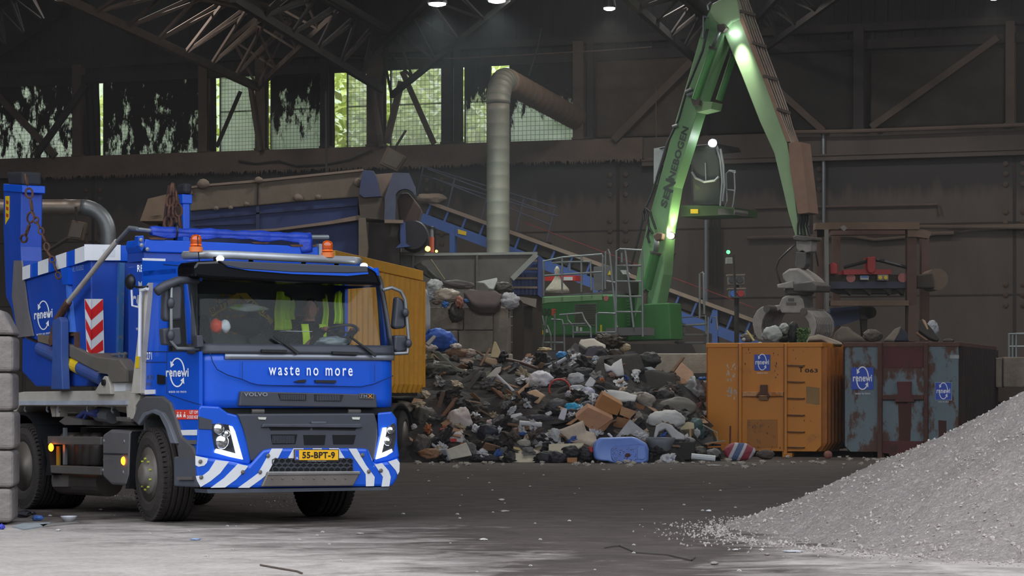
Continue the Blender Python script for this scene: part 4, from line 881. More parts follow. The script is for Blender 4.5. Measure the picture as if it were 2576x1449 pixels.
sidepoly(z2((988, 135), (1014, 130), (1010, 220), (986, 220)), 'yellow_sticker', stick_y, th=.004, x=-.065)
tp('guard_rail', MB().tube([T.u(a, b, -.1) for a, b in z1((1075, 945), (1030, 960), (1022, 1050), (1018, 1440))], .02, 8).tube([T.u(a, b, -.1) for a, b in z1((960, 955), (965, 1070), (1010, 1080))], .012, 6), white)
tp('blind_spot_mirror', MB().blob(T.u(*z1((950, 895))[0], -.1), (.05, .1, .09), 1, .02, sub=2).tube([T.u(a, b, -.1) for a, b in z1((950, 915), (1000, 935), (1075, 930))], .014, 6), black, smooth=True)
tp('valve_levers', MB().bar(T.u(*z2((815, 118))[0], .2), T.u(*z2((925, 115))[0], .2), .02).bar(T.u(*z2((868, 105))[0], .2), T.u(*z2((880, 175))[0], .2), .02).bar(T.u(*z2((915, 105))[0], .2), T.u(*z2((905, 175))[0], .2), .03), galv)
# cover arm swinging from the stake over the skip
co = tp('cover_arm', MB().tube([T.u(*z1((420, 1170))[0], -.08), T.u(*z1((500, 1040))[0], -.08)], .045, 10), rust)
MB().tube([T.u(*z1((500, 1040))[0], -.08), T.u(*z1((850, 600))[0], -.08)], .03, 10).build('white_tube', offwhite, co)
pe = T.u(*z1((1000, 508))[0], -.05)
MB().tube([T.u(*z1((850, 605))[0], -.08), T.u(*z1((945, 500))[0], -.07), pe], .022, 8).build('upper_tube', galv, co)
# --- mirrors ------------------------------------------------------------------
mm_ = lambda a, b, y=.1: T.v(*z1((a, b))[0], y)
mr = tp('mirror_assembly', MB().tube([mm_(1445, 885), mm_(1300, 885), mm_(1200, 925), mm_(1140, 970)], [.035, .045, .05, .05], 10), anth, smooth=True)
MB().tube([mm_(1290, 905), mm_(1250, 930), mm_(1248, 1330), mm_(1290, 1380), mm_(1450, 1385)], .018, 8).build('mirror_arm', galv, mr, smooth=True)
MB().prism([mm_(a, b, .13) for a, b in ((1205, 935), (1315, 915), (1332, 940), (1325, 1170), (1220, 1185), (1200, 1160))], (0, .12, 0)).build('main_mirror', anth, mr, bevel=.03)
MB().prism([mm_(a, b, .13) for a, b in ((1190, 1235), (1320, 1225), (1328, 1345), (1310, 1362), (1200, 1355))], (0, .12, 0)).build('wide_mirror', anth, mr, bevel=.03)
for a, b in ((1248, 1050), (1248, 1285)): MB().blob(mm_(a, b, .08), (.04, .03, .06), 2, .02, sub=2).build('mirror_clamp', anth, mr, smooth=True)
MB().prism([mm_(a, b, .02) for a, b in ((1435, 1285), (1480, 1285), (1490, 1370), (1440, 1375))], (0, .1, 0)).build('mirror_base', anth, mr, bevel=.01)
n_ = lambda a, b, y=.15: T.v(*z3((a, b))[0], y)
mr = tp('mirror_assembly', MB().tube([n_(1820, 615), n_(1900, 592), n_(1985, 625), n_(2025, 700), n_(2060, 1080), n_(2045, 1190), n_(1920, 1195)], .02, 8), galv, smooth=True)
MB().prism([n_(a, b, .17) for a, b in ((1950, 670), (2005, 690), (2035, 740), (2040, 960), (1935, 972), (1925, 940))], (0, .1, 0)).build('main_mirror', anth, mr, bevel=.03)
MB().prism([n_(a, b, .17) for a, b in ((1935, 1025), (2040, 1025), (2060, 1060), (2050, 1170), (1960, 1190), (1925, 1160))], (0, .1, 0)).build('wide_mirror', anth, mr, bevel=.03)
for a, b in ((2030, 820), (2058, 1100)): MB().blob(n_(a, b, .12), (.04, .03, .05), 2, .02, sub=2).build('mirror_clamp', anth, mr, smooth=True)
# ================================================================ driver
ctr = T.v(783, 780, .95); hx, hz = ctr.x, ctr.z
skin = M('skin', '9a6a58', .6, var=.08); tee = M('black_cotton_shirt', '131417', .9); hairm = M('short_dark_hair', '1c1613', .95, bump=.4)
drv = thing('person', 'driver in a dark shirt and yellow vest at the steering wheel, looking aside', 'person', fr=T)
def skinned(nodes, edges, name, mat, parent, sub=2):
    me = bpy.data.meshes.new(name); me.from_pydata([n[0] for n in nodes], edges, []); o = bpy.data.objects.new(name, me); C.objects.link(o); o.parent = parent
    q = o.modifiers.new('skin', 'SKIN'); q.use_smooth_shade = True
    for i, n in enumerate(nodes): me.skin_vertices[0].data[i].radius = (n[1], n[2] if len(n) > 2 else n[1])
    me.skin_vertices[0].data[0].use_root = True
    s = o.modifiers.new('sub', 'SUBSURF'); s.levels = s.render_levels = sub; me.materials.append(mat); return o
X = hx; SZ = hz-.2     # shoulder height
wl_, wr_ = Mw@V((-.19, -.03, .02)), Mw@V((.19, -.03, .02))
skinned([((X, 1.04, 1.66), .12, .1), ((X, 1.05, 1.85), .1, .1), ((X, 1.04, SZ-.12), .1, .1), ((X, 1.02, SZ), .07, .07), ((X, .99, SZ+.1), .055), ((X, .97, hz-.03), .055),
         ((X-.15, 1.02, SZ-.07), .05), ((X-.27, .97, SZ-.23), .045), ((X-.26, .80, SZ-.33), .04), (tuple(wl_+V((0, .06, .0))), .032),
         ((X+.15, 1.02, SZ-.07), .05), ((X+.27, .97, SZ-.23), .045), ((X+.26, .80, SZ-.33), .04), (tuple(wr_+V((0, .06, .0))), .032),
         ((X-.11, .85, 1.66), .1), ((X-.13, .55, 1.66), .075), ((X+.11, .85, 1.66), .1), ((X+.13, .55, 1.66), .075), ((X-.13, .5, 1.40), .055), ((X+.13, .5, 1.40), .055)],
        [(0, 1), (1, 2), (2, 3), (3, 4), (4, 5), (3, 6), (6, 7), (7, 8), (8, 9), (3, 10), (10, 11), (11, 12), (12, 13), (0, 14), (14, 15), (0, 16), (16, 17), (15, 18), (17, 19)], 'body', skin, drv)
# shirt: lofted torso with sleeves
mb = MB(); mb.loft([[V((X+a_*math.cos(t*PI/10), yc+b_*math.sin(t*PI/10), z_)) for t in range(20)] for z_, a_, b_, yc in ((1.58, .18, .13, 1.04), (SZ-.3, .19, .14, 1.04), (SZ-.12, .22, .14, 1.03), (SZ-.04, .21, .12, 1.02), (SZ+.02, .15, .1, 1.0), (SZ+.06, .085, .075, .99), (SZ+.075, .07, .065, .985))])
for s_, w_q in ((-1, wl_), (1, wr_)): mb.tube([V((X+s_*.14, 1.02, SZ-.06)), V((X+s_*.22, 1.0, SZ-.12)), V((X+s_*.275, .96, SZ-.24)), V((X+s_*.25, .84, SZ-.37)), w_q+V((0, .04, 0))], [.08, .085, .065, .05, .04], 14)
mb.build('shirt', tee, drv, smooth=True)
# vest bands over the chest
mb = MB()
for s in (-1, 1):
    mb.grid(lambda a, b: V((X+s*(.055+.085*a)+s*.015*b, .862+.01*a+(.0 if b < .7 else (b-.7)*.1), SZ-.42+b*.46)), 4, 12)
mb.build('safety_vest', hv, drv, smooth=True, thick=.015)
# head, turned to picture left
tn = math.radians(38); hm = Matrix.Translation((X, .96, hz+.01))@Matrix.Rotation(-tn, 4, 'Z')
mb = MB(); N_, K_ = 24, 18; rings = []
for k in range(K_+1):
    f = k/K_; ph = PI*f; z = -.115*math.cos(ph); rr = math.sin(ph)**.72 if 0 < f < 1 else .02
    jaw = .74+.26*min(1, max(0, (z+.11)/.12)); rg = []
    for j in range(N_):
        a = 2*PI*j/N_; cx_, cy_ = math.cos(a), math.sin(a); x = .074*rr*jaw*cx_; y = .094*rr*cy_+.012
        if cy_ < -.2 and z < .03: y -= .012*(-cy_)            # flatter face, chin forward
        nose = math.exp(-((x/.013)**2+((z+.012)/.02)**2)); y -= .026*nose if cy_ < 0 else 0
        brow = math.exp(-((abs(x)-.028)**2/.0003+((z-.028)/.008)**2)); y -= .005*brow if cy_ < 0 else 0
        eye = math.exp(-((abs(x)-.03)**2/.00018+((z-.012)/.009)**2)); y += .009*eye if cy_ < 0 else 0
        lip = math.exp(-((x/.022)**2+((z+.058)/.007)**2)); y -= .006*lip if cy_ < 0 else 0
        rg.append(hm@V((x, y, z)))
    rings.append(rg)
mb.loft(rings); hd = mb.build('head', skin, drv, smooth=True, sub=1)
for s in (-1, 1):
    MB().blob(hm@V((s*.03, -.070, .012)), (.011, .008, .006), 1, 0, sub=2).build('eye', M('eye_white', 'b8b4ae', .3), hd, smooth=True)
    MB().blob(hm@V((s*.077, .012, .0)), (.01, .016, .03), 3, .1, sub=2).build('ear', skin, hd, smooth=True)
MB().blob(hm@V((0, -.082, -.058)), (.022, .005, .005), 1, 0, sub=2).build('mouth', M('lips', '7a443c', .5), hd, smooth=True)
mb = MB(); rings = []
for k in range(9):
    f = .52+.48*k/8; ph = PI*f; z = -.122*math.cos(ph)+.004; rr = math.sin(ph)**.72 if f < 1 else .02
    rings.append([hm@V((.081*rr*math.cos(2*PI*j/24), .1*rr*math.sin(2*PI*j/24)+.016+(.03*max(0, -math.sin(2*PI*j/24))*(1-(k/8))), z+(.02*max(0, -math.sin(2*PI*j/24))*(1-k/8)))) for j in range(24)])
mb.loft(rings); mb.build('hair', hairm, hd, smooth=True)
def hand(p, side):
    h = MB().blob(p, (.042, .045, .02), 3, .05, sub=2).build('hand', skin, drv, smooth=True)
    for i in range(4):
        b = p+V(((i-1.5)*.019, -.035, .01)); l = (.9, 1, .95, .75)[i]
        skinned([(tuple(b), .010), (tuple(b+V((0, -.028*l, .008))), .009), (tuple(b+V((0, -.04*l, -.018))), .0085), (tuple(b+V((0, -.022*l, -.036))), .0075)], [(0, 1), (1, 2), (2, 3)], 'finger', skin, h, 1)
    b = p+V((side*-.036, -.005, 0)); skinned([(tuple(b), .011), (tuple(b+V((side*-.018, -.025, -.004))), .0095), (tuple(b+V((side*-.012, -.045, -.016))), .008)], [(0, 1), (1, 2)], 'thumb', skin, h, 1)
hand(wl_+V((0, .02, .01)), -1); hand(wr_+V((0, .02, .01)), 1)
# ================================================================ skips carried by the truck
def chain(pts, r, name, label, m, fr=None, group=None):
    """chain of oval links along a path"""
    pts = [V(p) for p in pts]; c = pts[0]; mb = MB(); k = 0
    for i in range(len(pts)-1):
        L = (pts[i+1]-pts[i]).length; n = max(1, int(L/(r*4.2))); d = (pts[i+1]-pts[i]).normalized(); a = d.cross(V((0, 1, .01))).normalized(); b = d.cross(a)
        for j in range(n):
            p = pts[i].lerp(pts[i+1], (j+.5)/n); s = a if k % 2 else b; k += 1
            mb.tube([p-c+d*(2.6*r*math.cos(t*PI/5))+s*(1.5*r*math.sin(t*PI/5)) for t in range(10)], r*.5, 5, closed=True)
    o = mb.build(name, m); o.location = c; return tag(o, label, 'chain', group)
sk = thing('skip_container', 'blue waste skip with blue and white rim carried on the truck', 'skip', fr=T)
KY = 2.95; KX = .03
side = [T.u(a, b, KX) for a, b in ((57, 690), (222, 632))]
ftop = T.v(226, 632, KY).z; fbot = T.v(226, 972, KY).z
yrear = side[0].y; zr = side[0].z
low = [T.u(a, b, KX) for a, b in ((90, 975), (55, 935), (75, 860))]
prof = [V((KX, KY, ftop)), V((KX, KY, fbot+.12)), V((KX, KY+.15, fbot)), V((KX, low[0].y, fbot)), V((KX, low[1].y, low[1].z)), V((KX, yrear, zr))]
body = MB().prism(prof, (2.3, 0, 0)).build('body', blue_d, sk, bevel=.015)
rt, rb_ = T.v(226, 614, KY-.03).z, T.v(226, 655, KY-.03).z
a0, a1 = T.u(56, 672, KX-.03), T.u(56, 706, KX-.03)
rim = MB().prism([V((KX-.03, KY-.03, rt)), V((KX-.03, KY-.03, rb_)), a1, a0], (2.36, 0, 0)).build('rim', blue, sk, bevel=.008)
def onrim(px, t):   # point on the side rim at pixel column px, t 0 bottom..1 top
    q = T.u(px, 640, KX-.035); f = (q.y-(KY-.03))/(a0.y-(KY-.03)); lo = rb_+(a1.z-rb_)*f; hi = rt+(a0.z-rt)*f; return V((KX-.035, q.y, lo+(hi-lo)*t))
for x0, x1 in ((57, 76), (96, 122), (141, 167), (189, 225)): MB().prism([onrim(x0, .02), onrim(x1, .02), onrim(x1, .98), onrim(x0, .98)], (-.004, 0, 0)).build('white_rim_stripe', white, rim)
fA = T.V(KY-.036)
MB().prism([fA(p) for p in ((212, 614.5), (303, 616), (303, 655), (212, 655))], (0, -.004, 0)).build('white_rim_stripe', white, rim)
MB().prism([fA(p) for p in ((258, 627), (289, 628), (289, 646), (258, 645))], (0, -.006, 0)).build('rim_plate', M('rim_plate_white', 'c8cad0', .6), rim)
lg_ = T.U(KX-.006)
logo_on(lg_, 109, 793, 46, letter, sk, 1.25, shear=-6)
text_on('RE.10.0352', lg_, (181, 671, 210, 684), M('faded_lettering', '7f9bd0', .6), sk, name='number_lettering', bold=.0, shear=-5)
text_on('RE.10', T.V(1.71), (345, 666, 378, 684), letter, sk, name='number_lettering', bold=.02)
logo_on(T.V(1.68), 375, 752, 88, letter, sk, 1.0, name='front_logo')
MB().prism([T.u(a, b, KX-.05) for a, b in z1((450, 800), (480, 800), (527, 1262), (500, 1262), (480, 920), (455, 915))], (.05, 0, 0)).build('side_rib', M('light_blue_rib', '3d6fc8', .5), sk)
MB().prism([T.u(a, b, KX-.06) for a, b in z1((440, 800), (495, 790), (495, 915), (455, 915))], (.06, 0, 0)).build('lifting_lug', blue, sk)
MB().prism([T.v(a, b, KY-.07) for a, b in z1((875, 755), (910, 755), (898, 1449), (862, 1449))], (0, .08, 0)).build('corner_post', M('scuffed_blue_steel', '2f5f96', .6, col2='7a6a60', thr=.62, scale=6), sk)
# red and white chevron board round the corner
for nm, m, xs, xe, sg in (('side', T.U(KX-.012), 213, 229, 1), ('front', T.V(KY-.012), 226, 259, -1)):
    bd = MB().prism([m(p) for p in ((xs, 752), (xe, 752), (xe+(3 if sg < 0 else 0), 896), (xs+(6 if sg > 0 else 3), 896))], (0, -.004, 0) if sg < 0 else (-.004, 0, 0)).build('chevron_board', white, sk)
    mb = MB(); mo = (T.U(KX-.018) if sg > 0 else T.V(KY-.018)); h = 27
    for i in range(3):
        y0 = 765+i*51-(8 if sg > 0 else 0); s0 = 4+i*1.0
        if sg > 0: q = [(xs+i*2, y0-8), (xe, y0+22), (xe, y0+22+h), (xs+i*2+1, y0-8+h)]
        else: q = [(xs+2, y0+15), (xe, y0-13), (xe+1, y0-13+h), (xs+2, y0+15+h)]
        mb.add([mo((a, min(max(b, 752), 896))) for a, b in q], [(0, 1, 2, 3)])
    mb.build('red_chevron', M('chevron_red', 'cc2226', .5, var=.04), bd)
# the nested front box with the rolled tarpaulin
z7 = zoom(340, 400, .295)
BY = 1.72; fB = T.V(BY)
tb = thing('skip_container', 'blue skip directly behind the cab, its rim rusty and covered by a rolled tarpaulin', 'skip', fr=T)
q0, q1 = T.v(*z7((75, 680))[0], BY), T.v(*z7((1560, 745))[0], BY)
mb = MB(); mb.box((q0.x, BY, 1.6), (q1.x, BY+.42, q0.z-.3)); mb.build('body', blue_d, tb, bevel=.01)
MB().prism([T.v(a, b, BY-.05) for a, b in z7((88, 682), (1560, 748), (1568, 832), (1545, 832), (95, 795), (75, 740))], (0, .5, 0)).build('rim', blue, tb, bevel=.012)
MB().prism([T.v(a, b, BY-.02) for a, b in z7((75, 795), (1550, 835), (1550, 890), (75, 868))], (0, .44, 0)).build('under_rim', blue_d, tb)
for q in ((105, 668, 275, 690), (985, 706, 1150, 724), (1310, 728, 1560, 750)): MB().prism([T.v(a, b, BY-.06) for a, b in z7((q[0], q[1]+2), ((q[0]+q[2])/2, q[1]), (q[2], q[1]+6), (q[2]-30, q[3]), ((q[0]+q[2])/2, q[3]-2), (q[0]+30, q[3]-3))], (0, .02, 0)).build('rust_patch', rust, tb)
MB().prism([T.v(a, b, BY-.06) for a, b in z7((25, 655), (75, 650), (85, 745), (60, 790), (30, 740))], (0, .1, 0)).build('end_bracket', blue, tb, bevel=.01)
for a, b in z7((45, 690), (50, 735), (100, 770)): MB().lathe([(.022, 0), (.022, .02), (0, .025)], Matrix.Translation(T.v(a, b, BY-.06))@Matrix.Rotation(PI/2, 4, 'X'), 10).build('bolt', galv, tb)
MB().prism([T.v(a, b, BY-.07) for a, b in z7((65, 845), (260, 850), (255, 882), (68, 880))], (0, .02, 0)).build('white_rim_stripe', white, tb)
MB().prism([T.v(a, b, BY-.05) for a, b in z7((1570, 722), (1595, 724), (1595, 835), (1570, 832))], (0, .1, 0)).build('rim_end_plate', M('pale_grey_steel', '8f979c', .6), tb)
tarp = M('blue_tarpaulin', '1c3fa8', .5, var=.2, scale=5, bump=.3, bscale=8)
tr = thing('tarpaulin_roll', 'blue tarpaulin rolled on a rod along the skip rim behind the cab', 'tarpaulin', fr=T)
ra, rb2 = T.v(*z7((130, 612))[0], BY), T.v(*z7((1488, 668))[0], BY)
ppts = [ra.lerp(rb2, i/30) for i in range(31)]; MB().tube(ppts, [.05+.006*math.sin(i*1.9)+.006*math.sin(i*.7) for i in range(31)], 14).build('roll', tarp, tr, smooth=True)
mb = MB(); mb.grid(lambda a, b: ra.lerp(rb2, a)+V((0, -.055-.01*math.sin(a*40), -.02-b*(.03+.06*abs(noise.noise(V((a*5, 0, 0))))+(.12 if a > .92 else 0)))), 60, 4); mb.build('hanging_flap', tarp, tr, smooth=True, thick=.012)
MB().tube([T.v(*z7((-45, 592))[0], BY), ra], .025, 8).tube([rb2, T.v(*z7((1645, 668))[0], BY)], .03, 8).build('rod', galv, tr)
MB().tube([ra.lerp(rb2, .155)+V((.09*math.cos(t*.6)*.3, .1*math.cos(t*.63), .1*math.sin(t*.63))) for t in range(10)], .012, 5, closed=True).build('strap', black, tr)
# chains
w_ = T.world
chain([w_(T.u(*p, -.02)) for p in z1((185, 105), (200, 200), (225, 300), (235, 380), (215, 470), (190, 560), (160, 600))], .028, 'chain', 'rusty chain hanging from the head of the left loader arm', rust)
chain([w_(T.u(*p, -.05)) for p in z1((235, 390), (290, 500), (330, 600), (350, 680), (390, 750), (415, 830), (435, 870))], .022, 'chain', 'thin rusty chain running from the loader arm down to the skip rim', rust)
def cbundle(a, b, l): chain([w_(T.v(*p, 3.6)) for p in z1(a, b)], .03, 'chain', l, rust)
cbundle((1255, 185), (1220, 505), 'rusty chain, leftmost strand hanging from the far loader arm'); cbundle((1265, 190), (1260, 508), 'rusty chain, middle strand hanging from the far loader arm'); cbundle((1285, 240), (1315, 510), 'rusty chain, right strand hanging from the far loader arm')
MB().prism([T.v(a, b, 3.75) for a, b in z1((1235, 190), (1275, 190), (1310, 300), (1335, 510), (1195, 505), (1215, 340))], (0, .05, 0)).build('dark_chain_cover', M('rust_dark_sheet', '3d2c25', .9), truck)

# ================================================================ yellow container on a trailer behind the truck
Yf = Fr(-3.13, 46.0, math.radians(-9.16)); ym = M('yellow_container_paint', 'e0a000', .5, var=.14, scale=2, dust=.05)
YL = 8.0
tr2 = thing('container_trailer', 'dark trailer chassis with wheels under the long yellow container', 'trailer', fr=Yf)
for x in (-1.9, -.75): MB().box((x, .2, .95), (x+.14, YL-.1, 1.3)).build('chassis_rail', black, tr2)
def twheel(y, x):
    m = Matrix.Translation((x, y, .52))@Matrix.Rotation(PI/2, 4, 'Y')
    o = MB().lathe([(.28, 0), (.34, .02), (.47, .0), (.52, -.04), (.52, -.28), (.47, -.32), (.28, -.32)], m, 40).build('wheel', rubber, tr2); MB().lathe([(.29, .01), (.26, -.06), (.15, -.1), (.1, -.02), (0, -.02)], m, 32).build('rim', M('wheel_rim_grey', '6f6b66'), o, smooth=True)
for y in (5.0, 6.2):
    for x in (-.02, -2.15): twheel(y, x)
for y in (5.0, 6.2): MB().bar((-2.2, y, .52), (-.3, y, .52), .12).build('axle', black, tr2)
mb = MB(); 
for i in range(12):
    a, b = PI*(i/12), PI*((i+1)/12); mb.add([V((x, 5.6+1.25*math.cos(t), .56+.6*math.sin(t))) for t in (a, b) for x in (.02, -.4)], [(0, 1, 3, 2)])
mb.build('fender', black, tr2, thick=.04)
MB().blob(Yf.u(1037, 1100, .02), (.03, .05, .04), 1, 0, sub=2).build('side_marker_lamp', amber_on, tr2, smooth=True)
MB().box((-.35, 2.2, .45), (-.05, 4.2, 1.0)).build('side_locker', black, tr2)
yc = thing('roll_off_container', 'long ribbed yellow roll-off container half hidden behind the truck cab', 'container', fr=Yf)
MB().box((-2.5, 0, 1.42), (-.08, YL, 3.75)).build('body', ym, yc)
MB().box((-2.56, -.04, 3.72), (0.0, YL+.03, 3.93)).build('top_rail', ym, yc, bevel=.01); MB().box((-2.5, 0, 1.32), (-.12, YL, 1.44)).build('floor_rail', black, yc)
for i in range(17):
    y = .15+i*(YL-.3)/16; MB().prism([V((-.08, y-.12, 3.72)), V((.02, y-.07, 3.7)), V((.02, y+.07, 3.7)), V((-.08, y+.12, 3.72))], (0, 0, -2.15)).prism([V((-.08, y-.12, 1.57)), V((.02, y-.07, 1.55)), V((.02, y+.07, 1.55)), V((-.08, y+.12, 1.57))], (-.06, 0, -.17)).build('side_rib', ym, yc)
MB().box((.0, YL-.02, 1.5), (.04, YL+.06, 3.7)).build('door_post', ym, yc)

# ================================================================ the two big bins by the heap
zd = zoom(1740, 820, .3245)
def bigbin(fr, wd, name, label, body_m, rib_m, rim_m, nrib, H=2.46, L=6.0, wpost=None, post_m=None):
    o = thing(name, label, 'container', fr=fr)
    b0 = .12; prof = [V((.0, 0, H-.08)), V((0, 0, b0+.12)), V((.12, 0, b0)), V((wd-.12, 0, b0)), V((wd, 0, b0+.12)), V((wd, 0, H-.08))]
    MB().prism(prof, (0, .08, 0)).build('end_wall', body_m, o, bevel=.01)
    for x in (.04, wd-.1): MB().prism([V((x, .08, b0+.12)), V((x+.06, .08, b0+.12)), V((x+.06, .08, H-.08)), V((x, .08, H-.08))], (0, L-.16, 0)).build('side_wall', rib_m, o)
    MB().box((.1, .08, b0), (wd-.1, L-.08, b0+.1)).build('bin_floor', rib_m, o); MB().box((0.02, L-.08, b0), (wd-.02, L, H-.08)).build('end_wall', rib_m, o)
    mb = MB(); mb.box((-.03, -.03, H-.1), (wd+.03, .09, H)); mb.box((-.03, .09, H-.1), (.09, L, H)); mb.box((wd-.09, .09, H-.1), (wd+.03, L, H)); mb.box((.09, L-.1, H-.1), (wd-.09, L, H)); mb.build('rim', rim_m, o, bevel=.012)
    for i in range(nrib):
        y = .3+i*(L-.5)/(nrib-1)
        for s, x in ((1, wd-.04), (-1, .04)):
            MB().prism([V((x, y-.13, H-.1)), V((x+s*.12, y-.07, H-.1)), V((x+s*.12, y+.07, H-.1)), V((x, y+.13, H-.1))], (0, 0, -(H-.1-.3))).build('side_rib', rib_m, o)
            MB().prism([V((x, y-.13, .3)), V((x+s*.12, y-.07, .3)), V((x+s*.12, y+.07, .3)), V((x, y+.13, .3))], (-s*.12, 0, -.18)).build('side_rib_foot', rib_m, o)
    for x in (wd*.32, wd*.68): MB().box((x-.06, .05, 0.0), (x+.06, L, b0)).build('skid_rail', rim_m, o)
    return o
or_m = M('worn_orange_paint', 'c97c0e', .5, var=.2, scale=1.4, col2='94541a', thr=.7, width=.1, dust=.12); or_r = M('orange_rib_paint', 'b5680e', .6, var=.25, dust=.1)
O1 = Fr(4.25, 56.15, math.radians(-18))
ob = bigbin(O1, 2.5, 'roll_off_container', 'orange ribbed container with a small square blue sticker standing beside the waste heap', or_m, or_r, or_m, 15)
def dpr(fr, o, name, poly, mat, y=-.02, th=.04, **k): return MB().prism([fr.v(a, b, y) for a, b in zd(*poly)], (0, th, 0)).build(name, mat, o, **k)
for a, b in ((360, 386), (712, 738)): dpr(O1, ob, 'door_post', ((a, 135), (b, 135), (b, 1000 if a > 500 else 930), (a, 1000 if a > 500 else 930)), or_m, -.07, .1, bevel=.01)
for a in (372, 726): dpr(O1, ob, 'post_edge_rust', ((a-12, 140), (a-8, 140), (a-8, 960), (a-12, 960)), rust, -.075, .01)
dpr(O1, ob, 'cross_bar', ((392, 510), (708, 510), (708, 546), (392, 546)), M('worn_pale_orange', 'b98a5a', .6, col2='a35c14', thr=.5, scale=5), -.1, .12, bevel=.01)
dpr(O1, ob, 'hook_plate', ((530, 455), (580, 455), (582, 505), (605, 540), (592, 560), (580, 535), (515, 535), (505, 560), (497, 540), (528, 505)), rust, -.13, .1, bevel=.01)
dpr(O1, ob, 'hook_eye', ((520, 535), (590, 535), (590, 575), (520, 575)), M('rust_light', '7a5a3c', .85, bump=.2), -.08, .08)
for y in (305, 432, 560, 690, 820, 940): 
    mb = MB().tube([O1.v(*zd((738, y-2))[0], -.03), O1.v(*zd((748, y))[0], -.1), O1.v(*zd((866, y+4))[0], -.1), O1.v(*zd((874, y+2))[0], -.0)], .014, 6); mb.build('ladder_rung', rust, ob)
dpr(O1, ob, 'lower_plate', ((430, 725), (665, 725), (665, 945), (430, 945)), M('worn_orange_plate', 'a3661f', .6, col2='6e4a2a', thr=.6, scale=4), -.012, .02)
dpr(O1, ob, 'filler_patch', ((888, 468), (992, 480), (990, 612), (888, 600)), M('brown_filler_paint', '8d6d40', .7, var=.2), -.006, .01)
for a, b in ((705, 735), (738, 778)): dpr(O1, ob, 'foot', ((a, 985), (b, 985), (b, 1020), (a, 1020)), or_m, -.05, .2)
mb = MB(); rr = random.Random(3)
for i in range(60):     # chipped paint marks, white
    x, y = rr.gauss(305, 26), rr.choice([rr.gauss(360, 50), rr.gauss(510, 30)]); s = rr.uniform(3, 14); h = s*rr.uniform(1, 2.5); mb.add([O1.v(*zd((x+dx*s, y+dy*h))[0], -.004) for dx, dy in ((-.5, -.3), (.1, -.5), (.5, 0), (.2, .5), (-.4, .4))], [(0, 1, 2, 3, 4)])
mb.build('paint_scrape', M('chipped_white', 'b8a99a', .8), ob)['kind'] = 'stuff'
mb = MB()
for i in range(50):
    x, y = rr.choice([(rr.uniform(400, 700), rr.gauss(930, 25)), (rr.uniform(400, 460), rr.uniform(160, 320)), (rr.gauss(645, 20), rr.uniform(200, 420)), (rr.uniform(750, 980), rr.uniform(150, 900)), (rr.uniform(430, 650), rr.gauss(780, 30))]); s = rr.uniform(3, 9); h = s*rr.uniform(.8, 2.8)
    mb.add([O1.v(*zd((x+dx*s, y+dy*h))[0], -.016 if 430 < x < 665 and y > 700 else -.004) for dx, dy in ((-.5, -.3), (.1, -.5), (.5, 0), (.2, .5), (-.4, .4))], [(0, 1, 2, 3, 4)])
mb.build('rust_spot', rust, ob)['kind'] = 'stuff'
def sticker(fr, o, box, lab, fm=None, y=-.03):
    a, b, c, d = box; s = dpr(fr, o, 'logo_sticker', ((a, b), (c, b), (c, d), (a, d)), M('sticker_blue', '1f46b4', .5, var=.04), y, .008)
    (px, py) = zd(((a+c)/2, (b+d)/2))[0]; logo_on(fr.V(y-.004), px, py-1, (c-a)*.3245*.86, letter, s, .95, name='logo')
    if fm: dpr(fr, o, 'sticker_frame', ((a-4, b-5), (c+6, b-5), (c+6, d+6), (a-4, d+6)), fm, y+.006, .006)
sticker(O1, ob, (486, 222, 607, 345), '')
mb = MB(); glyph_on(mb, '063', O1.V(-.005), *zd((878, 330))[0], *zd((978, 362))[0], bold=.03); glyph_on(mb, 'T', O1.V(-.005), *zd((832, 318))[0], *zd((862, 358))[0], bold=.05); mb.build('stencil_lettering', M('stencil_black', '33231a', .8), ob)
bl_m = M('rusty_grey_blue_paint', '6b7a80', .7, var=.2, scale=2.6, col2='573a2e', thr=.53, width=.035, bump=.15, stretch=(1, 1, .55)); bl_r = M('dark_rusty_side', '2c2423', .85, var=.3, scale=2, col2='3a2a24', thr=.55)
dkred = M('dark_oxide_red', '57292b', .75, var=.3, scale=3, col2='402826', thr=.6)
O2 = Fr(7.13, 55.35, math.radians(-18))
bb = bigbin(O2, 2.42, 'roll_off_container', 'rusty grey-blue container with two blue stickers right of the orange container', bl_m, bl_r, M('rusty_rim', '5c4138', .8, var=.3, scale=4), 20)
for a, b in ((1440, 1475), (1798, 1830)): dpr(O2, bb, 'door_post', ((a, 130), (b, 130), (b, 1035), (a, 1035)), M('rusty_post', '54382f', .8, var=.35, scale=4), -.09, .14, bevel=.01)
dpr(O2, bb, 'top_door_panel', ((1478, 150), (1796, 150), (1796, 325), (1478, 325)), dkred, -.02, .04)
dpr(O2, bb, 'bottom_door_panel', ((1478, 893), (1796, 893), (1796, 985), (1740, 992), (1738, 1010), (1530, 1010), (1528, 992), (1478, 985)), dkred, -.05, .08, bevel=.01)
dpr(O2, bb, 'cross_bar', ((1478, 533), (1796, 533), (1796, 572), (1478, 572)), M('rusty_post', '54382f'), -.12, .12, bevel=.01)
dpr(O2, bb, 'hook_plate', ((1590, 430), (1700, 430), (1700, 520), (1730, 590), (1570, 590), (1600, 520)), dkred, -.14, .08, bevel=.01)
dpr(O2, bb, 'rust_strip', ((1600, 600), (1705, 600), (1695, 890), (1610, 890)), M('rust_streak', '4d3029', .85), -.008, .01)
dpr(O2, bb, 'rust_plate', ((1912, 730), (1975, 735), (1975, 900), (1915, 890)), M('rust_streak', '4d3029'), -.008, .01)
sticker(O2, bb, (1238, 322, 1410, 493), ''); sticker(O2, bb, (1890, 440, 2012, 572), '', M('faded_sticker_edge', '8fa0a8', .7))
